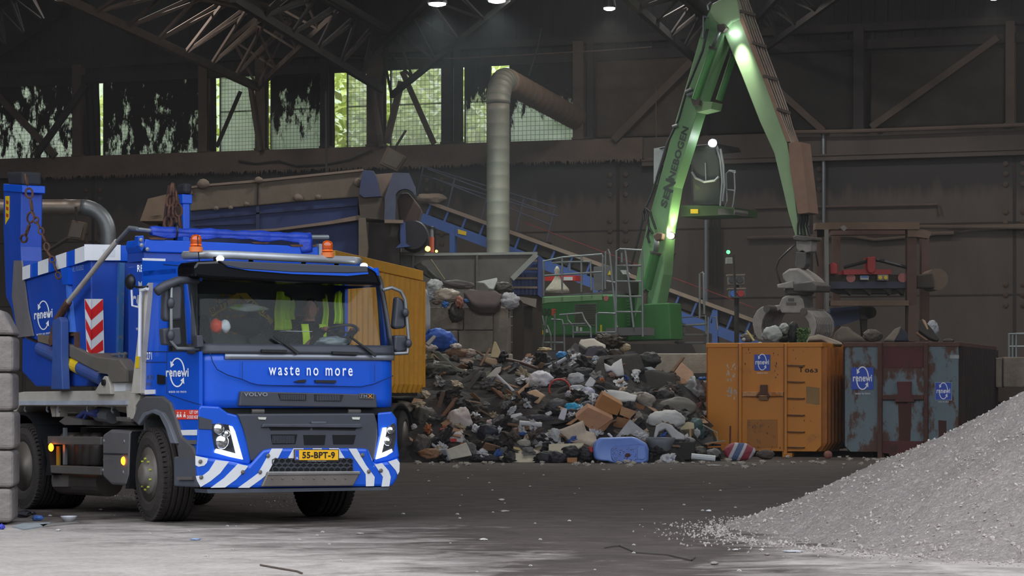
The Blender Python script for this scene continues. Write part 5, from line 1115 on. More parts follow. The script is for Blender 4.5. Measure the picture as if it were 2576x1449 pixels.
dpr(O2, bb, 'white_tag', ((2002, 225), (2072, 225), (2072, 252), (2002, 252)), M('dirty_white_tag', 'a3a6a6', .7), -.01, .012)
for p, q in (((2405, 858), (2512, 888)),): pass
# blue container at the right edge behind the blocks and its pallet rail
O3 = Fr(13.0, 62, math.radians(-18)); bc = thing('blue_container', 'dark blue open container at the right edge behind the rusty container', 'container', fr=O3)
ze = lambda a, b, y=0: O3.v(a, b, y)
z_a, z_b = ze(2520, 972).z, ze(2520, 1010).z
MB().box((-1.6, 0, 0), (4, 2.4, z_b)).build('body', M('dark_blue_container', '1c2f5c', .6, dust=.15), bc); MB().box((-1.66, -.05, z_b), (4.1, 2.5, z_a)).build('rim', M('dusty_dark_rim', '4b423c', .8, dust=.3), bc); MB().box((-1.62, -.03, z_b*.72), (4, 0, z_b*.8)).build('side_band', M('dusty_dark_rim', '4b423c'), bc)
# ================================================================ concrete blocks
cb_m = M('precast_concrete', '746d69', .92, var=.35, scale=3, bump=.4, bscale=14, dust=.15, dustcol='a39a90')
cb_d = M('precast_concrete_dark', '7e756a', .92, var=.3, scale=2, bump=.35, bscale=12, dust=.15)
lev = (1318, 1230, 1134, 1036, 938, 845, 738); wid = (30, 34, 36, 32, 34, 38, 36)
Bx = Fr(0, 28.2, math.radians(6))
for i in range(6):
    a, b = Bx.v(wid[i], lev[i], 0), Bx.v(-160, lev[i+1], 0); z0 = max(0, a.z)
    top = b.z; mb = MB()
    mb.box((b.x, 0, z0+.012), (a.x, .8, top)); o = mb.build('concrete_block', cb_m, bevel=.05, seg=3)
    c = V(((a.x+b.x)/2, .4, z0)); 
    for v in o.data.vertices: v.co -= c
    o.location = Bx.world(c); o.rotation_euler = (0, 0, Bx.a)
    if i == 5:
        for v in o.data.vertices:
            if v.co.z > .2 and v.co.x > 0: v.co.z -= .18; v.co.x -= .13
    tag(o, ('weathered concrete block on the ground at the left edge, bottom of the stack', 'concrete block second from the bottom of the stack at the left edge', 'concrete block third from the bottom of the stack at the left edge', 'concrete block third from the top of the stack at the left edge', 'concrete block just under the chipped top one of the left stack', 'chipped round-shouldered concrete block on top of the left stack')[i], 'concrete block')
def cblock(p0, p1, p2, p3, d, th, label, m=cb_d, name='concrete_block'):
    mb = MB(); mb.prism([P(a, b, d) for a, b in (p0, p1, p2, p3)], (0, th, 0)); o = centred(mb.build(name, m, bevel=.03)); tag(o, label, 'concrete block'); return o
cblock((1638, 889), (1800, 889), (1800, 1150), (1638, 1150), 60.5, .8, 'long low concrete wall block between the heap and the orange container', M('pale_precast', '918a7c', .92, var=.25, scale=3, bump=.3))
cblock((1075, 890), (1290, 890), (1290, 915), (1075, 915), 58.6, .9, 'pale concrete footing strip under the block pier', M('pale_precast', '918a7c'))
q = [((1072, 772), (1165, 772), (1165, 830), (1072, 830)), ((1166, 772), (1240, 772), (1240, 830), (1166, 830)), ((1072, 831), (1152, 831), (1152, 888), (1072, 888)), ((1154, 831), (1240, 831), (1240, 888), (1154, 888)), ((1241, 768), (1278, 775), (1278, 888), (1241, 888))]
for p, l in zip(q, ('upper left block of the grey concrete pier under the piled rubbish', 'upper right block of the grey concrete pier under the piled rubbish', 'lower left block of the grey concrete pier behind the heap', 'lower right block of the grey concrete pier behind the heap', 'upright grey concrete slab forming the right end of the pier')): cblock(*p, 59.0, .9, l)
cblock((2524, 898), (2580, 898), (2640, 975), (2524, 975), 59.5, .9, 'grey concrete block at the right edge behind the rusty container', cb_d); cblock((2505, 900), (2523, 900), (2523, 975), (2505, 975), 59.6, .8, 'narrow end of a concrete block beside the rusty container', cb_d)
# ================================================================ material handler crane
green = M('crane_green_paint', '3b8440', .5, var=.1, scale=1.5, dust=.2, dustcol='71805f'); green_l = M('dusty_crane_green', '6f9465', .55, var=.1, scale=1.2, dust=.3, dustcol='8a917a')
green_d = M('deep_crane_green', '2a6a30', .5, var=.12, scale=1.5, dust=.12)
E = Fr(3.07, 64, math.radians(-30)); za = zoom(1300, 340, .3866); zb = zoom(1600, 0, .428); zc = zoom(1780, 540, .309)
ex = thing('material_handler', 'green material handler crane with tall boom reaching over the orange container', 'crane', fr=E)
def epr(name, poly, mat, y, th, par=None, **k): return MB().prism([E.v(a, b, y) for a, b in poly], (0, th, 0)).build(name, mat, par or ex, **k)
def et(name, lines, r, mat, y, par=None, n=8):
    mb = MB()
    for q in lines: mb.tube([E.v(a, b, y) for a, b in q], r, n)
    return mb.build(name, mat, par or ex, smooth=False)
YB = .85
# boom
boom = epr('boom', [(1586, 855), (1590, 760), (1606, 655), (1628, 560), (1655, 465), (1700, 300), (1738, 170), (1768, 62), (1784, 25), (1812, 2), (1842, 4), (1858, 40), (1822, 86), (1788, 180), (1754, 278), (1694, 471), (1676, 578), (1668, 690), (1652, 770), (1640, 855)], M('boom_green', '689866', .5, var=.12, scale=1.0, dust=.3, dustcol='858d78'), YB, .55, bevel=.03)
bm_ = E.V(YB-.012)
mb = MB(); L0, L1, U0 = (1676, 524), (1733, 322), (1659, 517)
def along(t, u=0): return bm_((L0[0]+(L1[0]-L0[0])*t+(U0[0]-L0[0])*u, L0[1]+(L1[1]-L0[1])*t+(U0[1]-L0[1])*u))
for s, t0, t1, u0, u1 in (('SE', 0, .2, 0, .9), ('N', .2, .34, -.3, 1.15), ('NEBOGEN', .345, 1, 0, .9)): glyph_dir(mb, s, along(t0, u0), along(t1, u0)-along(t0, u0), along(t0, u1)-along(t0, u0), .04)
mb.build('lettering', M('boom_lettering', '39443c', .7), boom)
epr('joint_band', zb((355, 595), (450, 598), (440, 640), (358, 660)), green_l, YB-.01, .58, boom)
# stick
st = epr('stick', [(1822, 86), (1830, 40), (1845, 12), (1858, 8), (1895, 115), (1942, 257), (1980, 360), (1994, 440), (2002, 520), (2011, 590), (2001, 596), (1984, 540), (1968, 471), (1947, 385), (1912, 308), (1865, 188)], M('stick_green', '7d9c74', .5, var=.12, scale=1.0, dust=.25, dustcol='8a927a'), YB+.02, .5, bevel=.02)
epr('knuckle', zb((428, 70), (440, 25), (485, 0), (545, -12), (590, -5), (605, 60), (612, 110), (560, 130), (520, 175), (455, 120)), M('stick_green', '7d9c74'), YB-.06, .6, bevel=.04)
guard = epr('hose_guard', zb((895, 840), (968, 835), (1015, 1250), (950, 1260), (905, 1000)), M('brown_dusty_guard', '7d6353', .85, dust=.4, dustcol='8d7260'), YB-.02, .6, bevel=.01)
epr('guard_edge', zb((600, 95), (620, 80), (830, 640), (905, 835), (885, 835), (760, 500)), M('brown_dusty_guard', '7d6353'), YB-.0, .6, bevel=.01)
pipem = M('hydraulic_pipe', '8a8078', .4, .5, dust=.2)
for i in range(5):
    o = i*17
    pts = zb((600+o*.75, 0-15), (628+o*.8, 70), (690+o*.85, 250), (765+o*.85, 450), (835+o*.8, 640), (912+o*.45, 840)); MB().tube([E.v(a, b, YB+.06+i*.1) for a, b in pts], .022, 6).build('hydraulic_pipe', pipem, st)
for a, b, c, d in ((612, 65, 700, 88), (680, 250, 765, 275), (750, 447, 832, 468), (830, 640, 905, 665)):
    MB().bar(E.v(*zb((a, b))[0], YB-.03), E.v(*zb((c, d))[0], YB+.35), .05, .07).build('pipe_clamp', M('clamp_dark', '3e3a36', .7, dust=.3), st)
# stick cylinders and boom cylinders
def cyl(a, b, c, r, y, name='hydraulic_cylinder', m=green_d):
    pa, pb, pc = (E.v(*p, y) for p in (a, b, c)); o = MB().tube([pb, pc], r, 16).build(name, m, ex, smooth=False); MB().tube([pa, pb], r*.5, 12).build('piston_rod', galv, o, smooth=True)
    MB().tube([pb+(pc-pb)*.0, pb+(pc-pb)*.05], r*1.15, 16).build('cylinder_cap', M('clamp_dark', '3e3a36'), o); return o
cyl(zb((500, 165))[0], zb((452, 275))[0], zb((345, 585))[0], .085, YB-.15, m=green)
cyl(zb((600, 190))[0], zb((575, 320))[0], zb((487, 590))[0], .085, YB+.75)
epr('cylinder_lug', zb((318, 570), (345, 560), (375, 590), (370, 620), (335, 620)), M('clamp_dark', '3e3a36'), YB-.2, .12); epr('cylinder_lug', zb((475, 145), (515, 140), (528, 165), (510, 190), (478, 180)), M('clamp_dark', '3e3a36'), YB-.2, .2)
cyl(za((915, 655))[0], za((905, 760))[0], za((842, 1000))[0], .13, YB-.22); cyl(za((842, 1000))[0], za((838, 1010))[0], za((815, 1240))[0], .07, YB-.22, m=M('dark_rod_cover', '4a4038', .7))
cyl(za((1010, 690))[0], za((1000, 760))[0], za((955, 1000))[0], .12, YB+.62); cyl(za((950, 1000))[0], za((945, 1010))[0], za((905, 1290))[0], .05, YB+.5, m=M('rod_brown', '6a5a48', .6))
epr('cylinder_lug', za((885, 650), (915, 630), (945, 640), (940, 680), (900, 690)), M('lug_brown', '5d4d3c', .8), YB-.3, .2, bevel=.03)
et('boom_hose', [za((885, 640), (860, 600), (850, 520), (835, 470), (820, 500), (830, 560)), za((905, 610), (880, 540), (870, 500), (840, 475)), za((865, 700), (850, 660), (862, 600))], .03, black, YB-.1)
et('boom_side_pipe', [za((740, 870), (800, 640), (830, 500), (880, 380), (945, 180), (990, 30)), zb((120, 1050), (180, 850), (250, 700), (300, 520), (390, 300), (420, 170))], .03, black, YB-.02)
et('pipe_fitting', [zb((290, 540), (330, 520)), zb((300, 560), (345, 545)), zb((215, 745), (245, 735))], .04, galv, YB-.08)
et('hook_bracket', [zb((395, 95), (395, 180), (390, 220)), zb((395, 95), (425, 105)), zb((425, 60), (420, 30), (440, 10))], .025, galv, YB-.05)
# working lamps
def exlamp(px, py, y, m, r, label, aim=None, e=60, size=1.0, col=(.95, 1, .95)):
    p = E.v(px, py, y); o = MB().lathe([(r*.7, .1), (r*1.15, .06), (r*1.2, 0), (r, 0)], Matrix.Translation(p)@Matrix.Rotation(-PI/2, 4, 'X'), 20).build('working_lamp', black, ex)
    MB().blob(p-V((0, .03, 0)), (r*1.1, .05, r*.95), 1, 0, sub=2).build('lamp_lens', m, o, smooth=True)
    if aim is not None:
        wp = E.world(p-V((0, .12, 0))); lamp('working_light', 'SPOT', wp, e, col, E.world(aim), spot_size=size, spot_blend=.6, shadow_soft_size=.05)
exlamp(1688, 593, YB-.12, lamp_warm, .085, '', None); lamp('working_light', 'SPOT', E.world(E.v(1704, 590, YB+.3)), 170, (1, 1, .6), E.world(E.v(1716, 480, YB+.3)), spot_size=1.5, spot_blend=.7, shadow_soft_size=.05); lamp('working_light', 'POINT', E.world(E.v(1703, 583, YB+.28)), 12, (1, 1, .6), shadow_soft_size=.08)
exlamp(1793, 360, YB+.75, lamp_on, .1, '', E.v(1850, 900, YB-3), 500, 1.6)
p = E.v(1843, 83, YB-.12); o = MB().blob(p, (.1, .04, .05), 2, .1, sub=2).build('working_lamp', lamp_on, ex, smooth=True)
lamp('working_light', 'SPOT', E.world(E.v(1846, 72, YB-.3)), 420, (1, 1, .85), E.world(E.v(1872, 170, YB+.05)), spot_size=.7, spot_blend=.9, shadow_soft_size=.06)
# raised cab
ca = epr('operator_cab_base', [(1712, 517), (1800, 517), (1848, 522), (1846, 540), (1712, 545)], M('cab_base_green', '23431f', .6, dust=.2), YB+.9, 1.4)
epr('yellow_mark', [(1737, 526), (1756, 526), (1756, 537), (1737, 537)], stick_y, YB+.88, .02, ca)
cyf = YB+1.0
epr('cab_glass', [(1742, 372), (1795, 368), (1808, 410), (1812, 515), (1745, 515)], glass_mat('crane_cab_glass', (.3, .36, .36), .5), cyf, .02)
epr('cab_rear_panel', [(1738, 378), (1800, 374), (1815, 515), (1740, 515)], M('cab_dark_inside', '15181a', .8), cyf+1.2, .04); epr('cab_roof', [(1740, 366), (1800, 360), (1806, 372), (1742, 378)], black, cyf-.05, 1.4, bevel=.02)
et('cab_frame', [za((1140, 240), (1165, 280), (1220, 305), (1290, 295), (1315, 270)), za((1300, 70), (1325, 160), (1338, 300), (1325, 460)), za((1325, 90), (1345, 200), (1352, 330), (1340, 430))], .03, galv, cyf-.03); et('cab_mullion', [za((1228, 180), (1232, 300))], .018, galv, cyf-.02)
epr('operator_seat', za((1180, 390), (1220, 350), (1240, 370), (1250, 440), (1300, 445), (1300, 458), (1190, 458)), black, cyf+.4, .5, bevel=.03)
epr('green_vest', za((1155, 320), (1195, 350), (1165, 360)), hv, cyf+.3, .05)
et('cab_railing', [za((1350, 470), (1368, 430), (1362, 250), (1385, 230), (1425, 235)), za((1365, 355), (1420, 360)), za((1415, 240), (1420, 350), (1408, 450), (1400, 480)), za((1385, 235), (1425, 245))], .022, galv, cyf+.1)
epr('cab_step', za((1310, 478), (1415, 478), (1420, 500), (1415, 518), (1310, 518)), M('platform_grey', '5f6063', .6, dust=.3), cyf-.1, .8)
epr('side_screen', zb((105, 872), (145, 865), (172, 860), (150, 960), (118, 1085), (103, 1080)), M('screen_pale_grey', '8b8d90', .6), YB+.7, .05); et('screen_frame', [zb((140, 872), (185, 862), (180, 900), (140, 1000))], .02, black, YB+.68)
# house
epr('engine_house', za((120, 1110), (126, 1082), (168, 1052), (640, 1035), (640, 1300), (135, 1310), (118, 1200)), green_d, -.2, 2.6, bevel=.05)
epr('house_top_band', za((124, 1105), (165, 1058), (555, 1040), (555, 1072), (200, 1090)), M('dusty_crane_green', '6f9465'), -.215, .03)
vg = epr('vent_grille', za((375, 1100), (520, 1088), (520, 1240), (375, 1245)), M('vent_grey_green', '4f6a4c', .7, dust=.3), -.22, .03); mb = MB()
for i in range(9): y = 1105+i*15; mb.bar(E.v(*za((380, y))[0], -.23), E.v(*za((515, y-3))[0], -.23), .02, .03)
mb.build('vent_slat', M('clamp_dark', '3e3a36'), vg)
for i in range(9): MB().bar(E.v(*za((655, 1080+i*19))[0], YB-.4), E.v(*za((740, 1080+i*19))[0], YB-.4), .05, .05).build('step_slat', green_d, ex)
text_on('830', E.V(-.215), za((150, 1126))[0]+za((222, 1178))[0], M('dark_model_lettering', '22331f', .6), ex, bold=.05); text_on('E', E.V(-.215), za((228, 1130))[0]+za((254, 1174))[0], M('red_model_lettering', 'c0402a', .6), ex, bold=.06)
for q in (((385, 1245), (400, 1245), (400, 1275), (385, 1275)), ((410, 1250), (425, 1250), (425, 1275), (410, 1275)), ((190, 1262), (205, 1262), (205, 1285), (190, 1285))): epr('warning_label', za(*q), M('label_white', 'b0b4b0', .6), -.215, .01)
epr('yellow_stripe', za((543, 1235), (553, 1235), (553, 1290), (543, 1290)), stick_y, -.215, .01); MB().lathe([(.07, 0), (.07, .01), (0, .01)], Matrix.Translation(E.v(*za((582, 1062))[0], -.21))@Matrix.Rotation(PI/2, 4, 'X'), 16).build('warning_disc', M('disc_pale_red', 'a0605a', .6), ex)
epr('mount_tower', za((760, 1200), (800, 1100), (990, 1090), (1005, 1330), (640, 1340), (640, 1290), (750, 1290)), green_d, YB-.3, .7, bevel=.03)
epr('walkway_plate', za((580, 1255), (822, 1250), (822, 1300), (580, 1305)), M('platform_grey', '5f6063'), -.7, .6)
epr('house_plinth', za((170, 1050), (640, 1010), (640, 1038), (170, 1055)), M('platform_grey', '5f6063'), -.1, 2.3)
epr('slewing_base', [(1380, 865), (1740, 865), (1760, 905), (1360, 905)], M('sooty_steel', '2c2b2c', .8, dust=.25), -.6, 3.2)
epr('undercarriage', [(1340, 905), (1765, 890), (1765, 1085), (1340, 1085)], MC['sooty_steel'], -.3, 2.6)
epr('toolbox', za((500, 855), (620, 850), (620, 1000), (500, 1010)), M('platform_grey', '5f6063'), .5, .8); epr('tray', za((550, 950), (740, 950), (740, 1030), (560, 1030)), MC['sooty_steel'], .4, .6); epr('white_plate', za((672, 878), (715, 878), (735, 905), (690, 905)), M('label_white', 'b0b4b0'), .35, .05)
ts = epr('warning_triangle', za((592, 908), (605, 880), (618, 910)), M('bright_sticker_yellow', 'd0bc14', .5), .48, .02)
# railings and ladders
gt = M('galvanised_tube', '7d8385', .5, .5, var=.1, dust=.15)
r1 = ((175, 1045), (175, 820), (300, 795), (555, 775), (560, 790), (558, 1010)); 
for q in (r1, ((178, 915), (560, 890)), ((295, 1030), (295, 795)), ((420, 1020), (420, 785)), ((345, 880), (345, 825), (480, 822), (485, 1010)), ((230, 830), (345, 825)), ((575, 1000), (578, 760), (595, 745), (605, 770), (650, 1240), (655, 1250)), ((585, 950), (640, 960))): et('railing_tube', [za(*q)], .026, gt, -.35)
for q in (((645, 1310), (648, 755), (670, 742), (815, 750)), ((815, 750), (820, 1310)), ((705, 745), (712, 800), (760, 1250)), ((683, 765), (683, 828))): et('ladder_rail', [za(*q)], .028, gt, -.75)
for y in (850, 952, 1050, 1150): et('ladder_rung', [za((650, y), (815, y))], .022, gt, -.75)
# platform railings standing in front of the crane
pr = thing('guard_railing', 'row of galvanised guard railings on the platform in front of the crane house', 'railing', fr=E)
zg = zoom(960, 440, .3175)
for q in (((985, 1130), (990, 1200), (1200, 1200)), ((985, 1130), (1160, 1120), (1185, 1190), (1205, 1385)), ((1000, 1385), (998, 1200)), ((1040, 1270), (1200, 1270)), ((1165, 1125), (1275, 1120), (1290, 1190), (1210, 1195)), ((1305, 1120), (1290, 1250), (1270, 1390)), ((1310, 1190), (1340, 1270), (1345, 1390)), ((1370, 1100), (1370, 1390)), ((1345, 1145), (1430, 1150), (1445, 1200)), ((1445, 1190), (1448, 1400)), ((1410, 1110), (1590, 1095), (1610, 1150), (1655, 1210), (1660, 1290)), ((1468, 1105), (1475, 1150), (1515, 1195), (1518, 1290)), ((1430, 1185), (1620, 1180)), ((1520, 1250), (1655, 1250)), ((1700, 1260), (1700, 1105), (1720, 1095), (1855, 1100)), ((1705, 1250), (1855, 1248)), ((1240, 1390), (1245, 1200)), ((1000, 1330), (1440, 1330))):
    MB().tube([E.v(a, b, -1.4) for a, b in zg(*q)], .024, 7).build('railing_tube', gt, pr)
MB().box((E.v(1270, 885, -1.4).x, -1.5, E.v(1270, 885, -1.4).z-.2), (E.v(1560, 885, -1.4).x, -.6, E.v(1270, 885, -1.4).z)).build('platform_edge', M('platform_grey', '5f6063'), pr)
MB().prism([E.v(a, b, -1.43) for a, b in zg((1242, 1230), (1278, 1230), (1278, 1265), (1242, 1265))], (0, .02, 0)).build('yellow_sign', stick_y, pr); MB().prism([E.v(a, b, -1.43) for a, b in zg((1240, 1200), (1258, 1200), (1258, 1228), (1240, 1228))], (0, .02, 0)).build('blue_sign', M('pictogram_blue', '3a6ac0', .5), pr)
# red box and cloth bundle behind the railing
o = centred(MB().prism([E.v(a, b, 1.2) for a, b in za((180, 918), (380, 912), (380, 948), (182, 948))], (0, .4, 0)).build('red_box', red)); o.location = E.world(o.location); o.rotation_euler = (0, 0, E.a); tag(o, 'long red box with white label behind the crane railing', 'box')
o2 = MB().prism([V(p)-o.location for p in ()] or [V((0, 0, 0)), V((.01, 0, 0)), V((.01, 0, .01))], (0, .001, 0)) if False else None
q = [E.loc(o.location)]; lp = [E.v(a, b, 1.17)-E.loc(o.location) for a, b in za((305, 922), (362, 922), (362, 945), (305, 945))]; MB().prism(lp, (0, .02, 0)).build('white_label', M('label_white', 'b0b4b0'), o)
c = E.world(E.v(*za((262, 1030))[0], .9)); o = MB().loft([[V((r*math.cos(t*.7), r*math.sin(t*.7), z)) for t in range(9)] for r, z in ((.34, 0), (.3, .12), (.14, .3), (.05, .45), (.08, .6), (.02, .7))]).build('cloth_bundle', M('beige_cloth', '7d776a', .9, bump=.3), smooth=True); o.location = c; tag(o, 'beige cloth bundle tied at the top on the crane house roof', 'cloth')
# ================================================================ grab
gb = thing('orange_peel_grab', 'grey clamshell grab hanging from the crane arm over the orange container', 'grab', fr=E)
gm = M('worn_grab_steel', '8a8886', .55, .1, var=.25, scale=4, dust=.25); gmd = M('dark_grab_steel', '4c4a4a', .6, .1, var=.3, dust=.2)
def gp(name, poly, mat, y, th, par=None, **k): return MB().prism([E.v(a, b, y) for a, b in zc(*poly)], (0, th, 0)).build(name, mat, par or gb, **k)
GY = .8
gp('arm_tip', ((690, 180), (720, 165), (850, 180), (855, 205), (790, 215), (700, 205)), gmd, GY, .6, bevel=.02)
for x0, x1 in ((745, 735), (770, 765), (795, 800), (815, 838)): MB().tube([E.v(*p, GY+.05+(x0-745)*.005) for p in zc((x0, -10), (x0, 40), (x0-10, 90), (x1, 190))], .028, 6).build('hydraulic_hose', black, gb)
gp('link', ((722, 210), (845, 210), (840, 300), (800, 310), (770, 290), (740, 305), (722, 270)), gm, GY+.1, .35, bevel=.02); gp('link', ((720, 305), (800, 305), (800, 400), (780, 440), (735, 440), (710, 420)), gmd, GY+.1, .3, bevel=.02)
MB().tube([E.v(*p, GY-.05) for p in zc((715, 240), (640, 310), (580, 370), (558, 440), (575, 500), (600, 580))], .025, 8).build('hydraulic_hose', black, gb, smooth=True)
MB().tube([E.v(*p, GY+.4) for p in zc((835, 200), (880, 300), (900, 420))], .02, 8).build('hydraulic_hose', black, gb, smooth=True)
gp('rotator_head', ((600, 480), (660, 440), (730, 435), (800, 480), (850, 520), (885, 570), (870, 600), (700, 610), (690, 580), (640, 560), (610, 520)), gm, GY-.1, .7, bevel=.05)
gp('head_plate', ((560, 570), (600, 560), (690, 540), (700, 600), (570, 598)), gm, GY-.2, .2, bevel=.02); gp('head_shell', ((690, 560), (850, 540), (888, 575), (880, 625), (700, 625)), gmd, GY-.2, .9, bevel=.03)
c = E.v(*zc((745, 632))[0], GY+.25); MB().lathe([(.0, .1), (.36, .1), (.38, .04), (.36, -.04), (.3, -.08), (0, -.08)], Matrix.Translation(c), 28).build('rotator_ring', gmd, gb)
gp('centre_frame', ((605, 675), (650, 655), (745, 655), (775, 690), (790, 760), (760, 805), (600, 800), (575, 745)), gm, GY-.05, .6, bevel=.03)
for q in (((655, 680), (700, 680), (700, 705), (655, 705)), ((640, 715), (720, 715), (720, 735), (640, 735))): gp('frame_slot', q, gmd, GY-.065, .03)
def arcp(pts, name, m, y, th): return gp(name, pts, m, y, th, bevel=.02)
LJ = ((470, 742), (500, 745), (512, 770), (470, 810), (445, 860), (436, 920), (445, 980), (452, 1025), (410, 1015), (378, 960), (364, 890), (372, 830), (400, 780), (435, 752))
RJ = ((765, 770), (800, 770), (850, 805), (880, 860), (884, 920), (868, 980), (840, 1015), (822, 985), (828, 930), (822, 880), (795, 840), (762, 810))
J0 = GY-.4; JL = 1.05
for J in (LJ, RJ):
    for dy in (0, JL): MB().prism([E.v(*p, J0)+V((0, dy, 0)) for p in zc(*J)], (0, .08, 0)).build('jaw_shell', gm, gb, bevel=.02)
def ribs(outer, k, name):
    q = [E.v(*p, J0) for p in zc(*outer)]; mb = MB(); n_ = len(q); mb.add([p+V((0, y, 0)) for y in (.02, JL) for p in q], [(i, i+1, n_+i+1, n_+i) for i in range(n_-1)]); mb.build('jaw_plate', gmd, gb, thick=.04)
    for i in range(k): MB().tube([p+V((0, .06+i*(JL-.1)/(k-1), 0)) for p in q], .035, 6).build(name, gm, gb)
ribs(((450, 760), (405, 800), (378, 860), (375, 920), (395, 975), (430, 1010)), 11, 'jaw_rib'); ribs(((810, 785), (858, 835), (874, 890), (868, 950), (840, 1005)), 11, 'jaw_rib')
for p in ((480, 765), (780, 790)): MB().tube([E.v(*zc(p)[0], J0-.04), E.v(*zc(p)[0], J0)+V((0, JL+.12, 0))], .09, 14).build('jaw_pin', gmd, gb)
gp('jaw_link', ((490, 745), (580, 735), (600, 770), (520, 800), (500, 790)), gm, GY+.0, .4, bevel=.02); gp('jaw_link', ((745, 770), (800, 765), (800, 800), (750, 800)), gm, GY, .4, bevel=.02)
# ================================================================ trommel screen (blue drum housing)
D = Fr(0, 62, 0); dm = D.V
dust_m = M('dust_caked_panel', '70665a', .95, var=.15, scale=1.5, dust=.3, dustcol='7b6f60', bump=.4, bscale=6); nav = M('dusty_navy_panel', '23376b', .7, var=.2, scale=1.2, dust=.2, dustcol='564c42')
ds = thing('trommel_screen', 'long blue drum screen housing caked with dust behind the truck', 'machine', loc=D.o)
def dpz(name, poly, mat, d, th, par=None, **k): return MB().prism([P(a, b, d)-D.o for a, b in poly], (0, th, 0)).build(name, mat, par or ds, **k)
dpz('dusty_cover', z7((470, 240), (1050, 185), (1940, 92), (1935, 322), (1400, 360), (1050, 395), (465, 445)), dust_m, 60.9, 2.6, bevel=.03)
dpz('ridge', z7((468, 232), (590, 215), (1050, 175), (1940, 84), (1940, 102), (1050, 196), (600, 232), (472, 250)), M('light_dust', '84756a', .95, dust=.6, dustcol='8f7d6c'), 60.8, .5)
bp2 = dpz('side_panel', z7((462, 445), (1050, 395), (1900, 322), (1900, 960), (462, 960)), nav, 61.0, 2.4)
for q in (((470, 525), (1040, 470), (1890, 398), (1890, 384), (1040, 456), (470, 510)), ((500, 562), (1020, 545), (1020, 555), (500, 573)), ((1030, 395), (1060, 392), (1060, 600), (1030, 600))): dpz('panel_rib', z7(*q), M('rib_navy', '1c2c56', .7, dust=.2), 60.93, .08, bp2)
dpz('dust_ledge', z7((820, 612), (1200, 592), (1640, 532), (1900, 480), (2080, 490), (2120, 515), (1900, 520), (1660, 556), (1200, 612), (830, 626)), M('light_dust', '9d8874'), 60.7, .5)
dpz('cover_joint', z7((1040, 180), (1052, 180), (1048, 390), (1036, 390)), M('joint_dark', '2e2a26', .9), 60.85, .06)
for a, b, s in ((578, 210, .14), (1055, 178, .1), (1388, 330, .12), (1560, 325, .08), (950, 385, .07), (690, 420, .07), (815, 415, .06), (1900, 200, .12), (455, 280, .1)): MB().blob(P(*z7((a, b))[0], 60.8)-D.o, (s, s, s*.8), a, .3, sub=2).build('dust_clump', M('light_dust', '9d8874'), ds, smooth=True)
dpz('end_frame', z7((1940, 95), (2030, 100), (2060, 150), (2095, 320), (1950, 330), (1905, 300)), M('end_frame_blue', '33466e', .7, dust=.35), 60.5, .3, bevel=.01); dpz('end_dust', z7((2050, 130), (2200, 118), (2130, 330), (2095, 320)), M('light_dust', '9d8874'), 60.8, .3)
dpz('dusty_mid_panel', z7((1900, 320), (2130, 330), (2120, 520), (1920, 500)), M('dusty_mid', '4f4a44', .9, dust=.4), 60.6, 1.5)
ep = [(2200, 118), (2330, 122), (2395, 235), (2400, 300)]; arc = [(2300+85*math.cos(t), 330+80*math.sin(t)) for t in [-.2-i*.29 for i in range(11)]]
dpz('arch_plate', z7(*([(2198, 115), (2335, 120), (2385, 230), (2390, 300)]+[(2300+82*math.cos(-.15-i*.27), 325-70*abs(math.sin(.15+i*.27))) for i in range(11)]+[(2216, 520), (2130, 520), (2128, 330)])), M('arch_slate_blue', '4a546e', .7, dust=.3), 60.4, .35)
dpz('drum_end', z7((2235, 350), (2260, 290), (2330, 285), (2385, 350), (2440, 420), (2400, 560), (2330, 575), (2250, 520)), M('rusty_drum', '4e3f3c', .8), 60.8, 1.2, bevel=.05)
dpz('support_post', z7((1905, 500), (1965, 500), (1985, 760), (1960, 960), (1905, 960)), dust_m, 60.5, .4); dpz('support_post', z7((2260, 520), (2305, 540), (2310, 720), (2350, 745), (2220, 760), (2262, 720)), M('support_blue', '2c4a86', .6, dust=.25), 60.4, .3)
dpz('lower_housing', z7((1990, 540), (2255, 545), (2255, 960), (1985, 960)), M('grey_brown_housing', '3f3c3a', .9, var=.3, dust=.2), 60.9, 1.0); dpz('base_beam', z7((2130, 515), (2285, 520), (2285, 548), (2125, 545)), M('light_dust', '9d8874'), 60.3, .4)
MB().lathe([(0, -.5), (.33, -.5), (.36, -.4), (.36, .4), (.33, .5), (0, .5)], Matrix.Translation(P(*z7((2375, 660))[0], 61)-D.o)@Matrix.Rotation(PI/2, 4, 'X'), 28).build('drive_drum', M('dark_drum', '25242a', .7), ds); MB().box((P(430, 700, 61)-D.o)[:], (P(990, 1190, 61)-D.o+V((0, 2, 0)))[:]).build('base_frame', M('sooty_steel', '2c2b2c'), ds)
# ================================================================ inclined conveyor behind the duct
CY = -5.2; cm = W.V(CY)
cv = thing('conveyor', 'long inclined blue conveyor descending to the right behind duct and crane', 'conveyor', fr=W)
def cb2(name, a, b, wd, h, mat, y=CY, par=None): return MB().bar(W.v(*a, y), W.v(*b, y), wd, h).build(name, mat, par or cv)
cblue = M('conveyor_blue', '2b559c', .6, dust=.3, var=.15); cdk = M('conveyor_dark', '2a2724', .9, dust=.3)
cb2('side_beam', (1062, 548), (1905, 870), .12, .28, cblue, CY); cb2('side_beam', (1062, 548), (1905, 870), .12, .28, cblue, CY+1.2)
cb2('belt', (1060, 505), (1900, 812), 1.0, .06, cdk, CY+.6); cb2('return_belt', (1065, 538), (1890, 845), 1.0, .04, cdk, CY+.6)
cb2('dust_edge', (1055, 500), (1900, 808), .14, .1, M('light_dust', '9d8874'), CY-.05); cb2('cover_sheet', (1075, 520), (1900, 828), .03, .36, cdk, CY+.12)
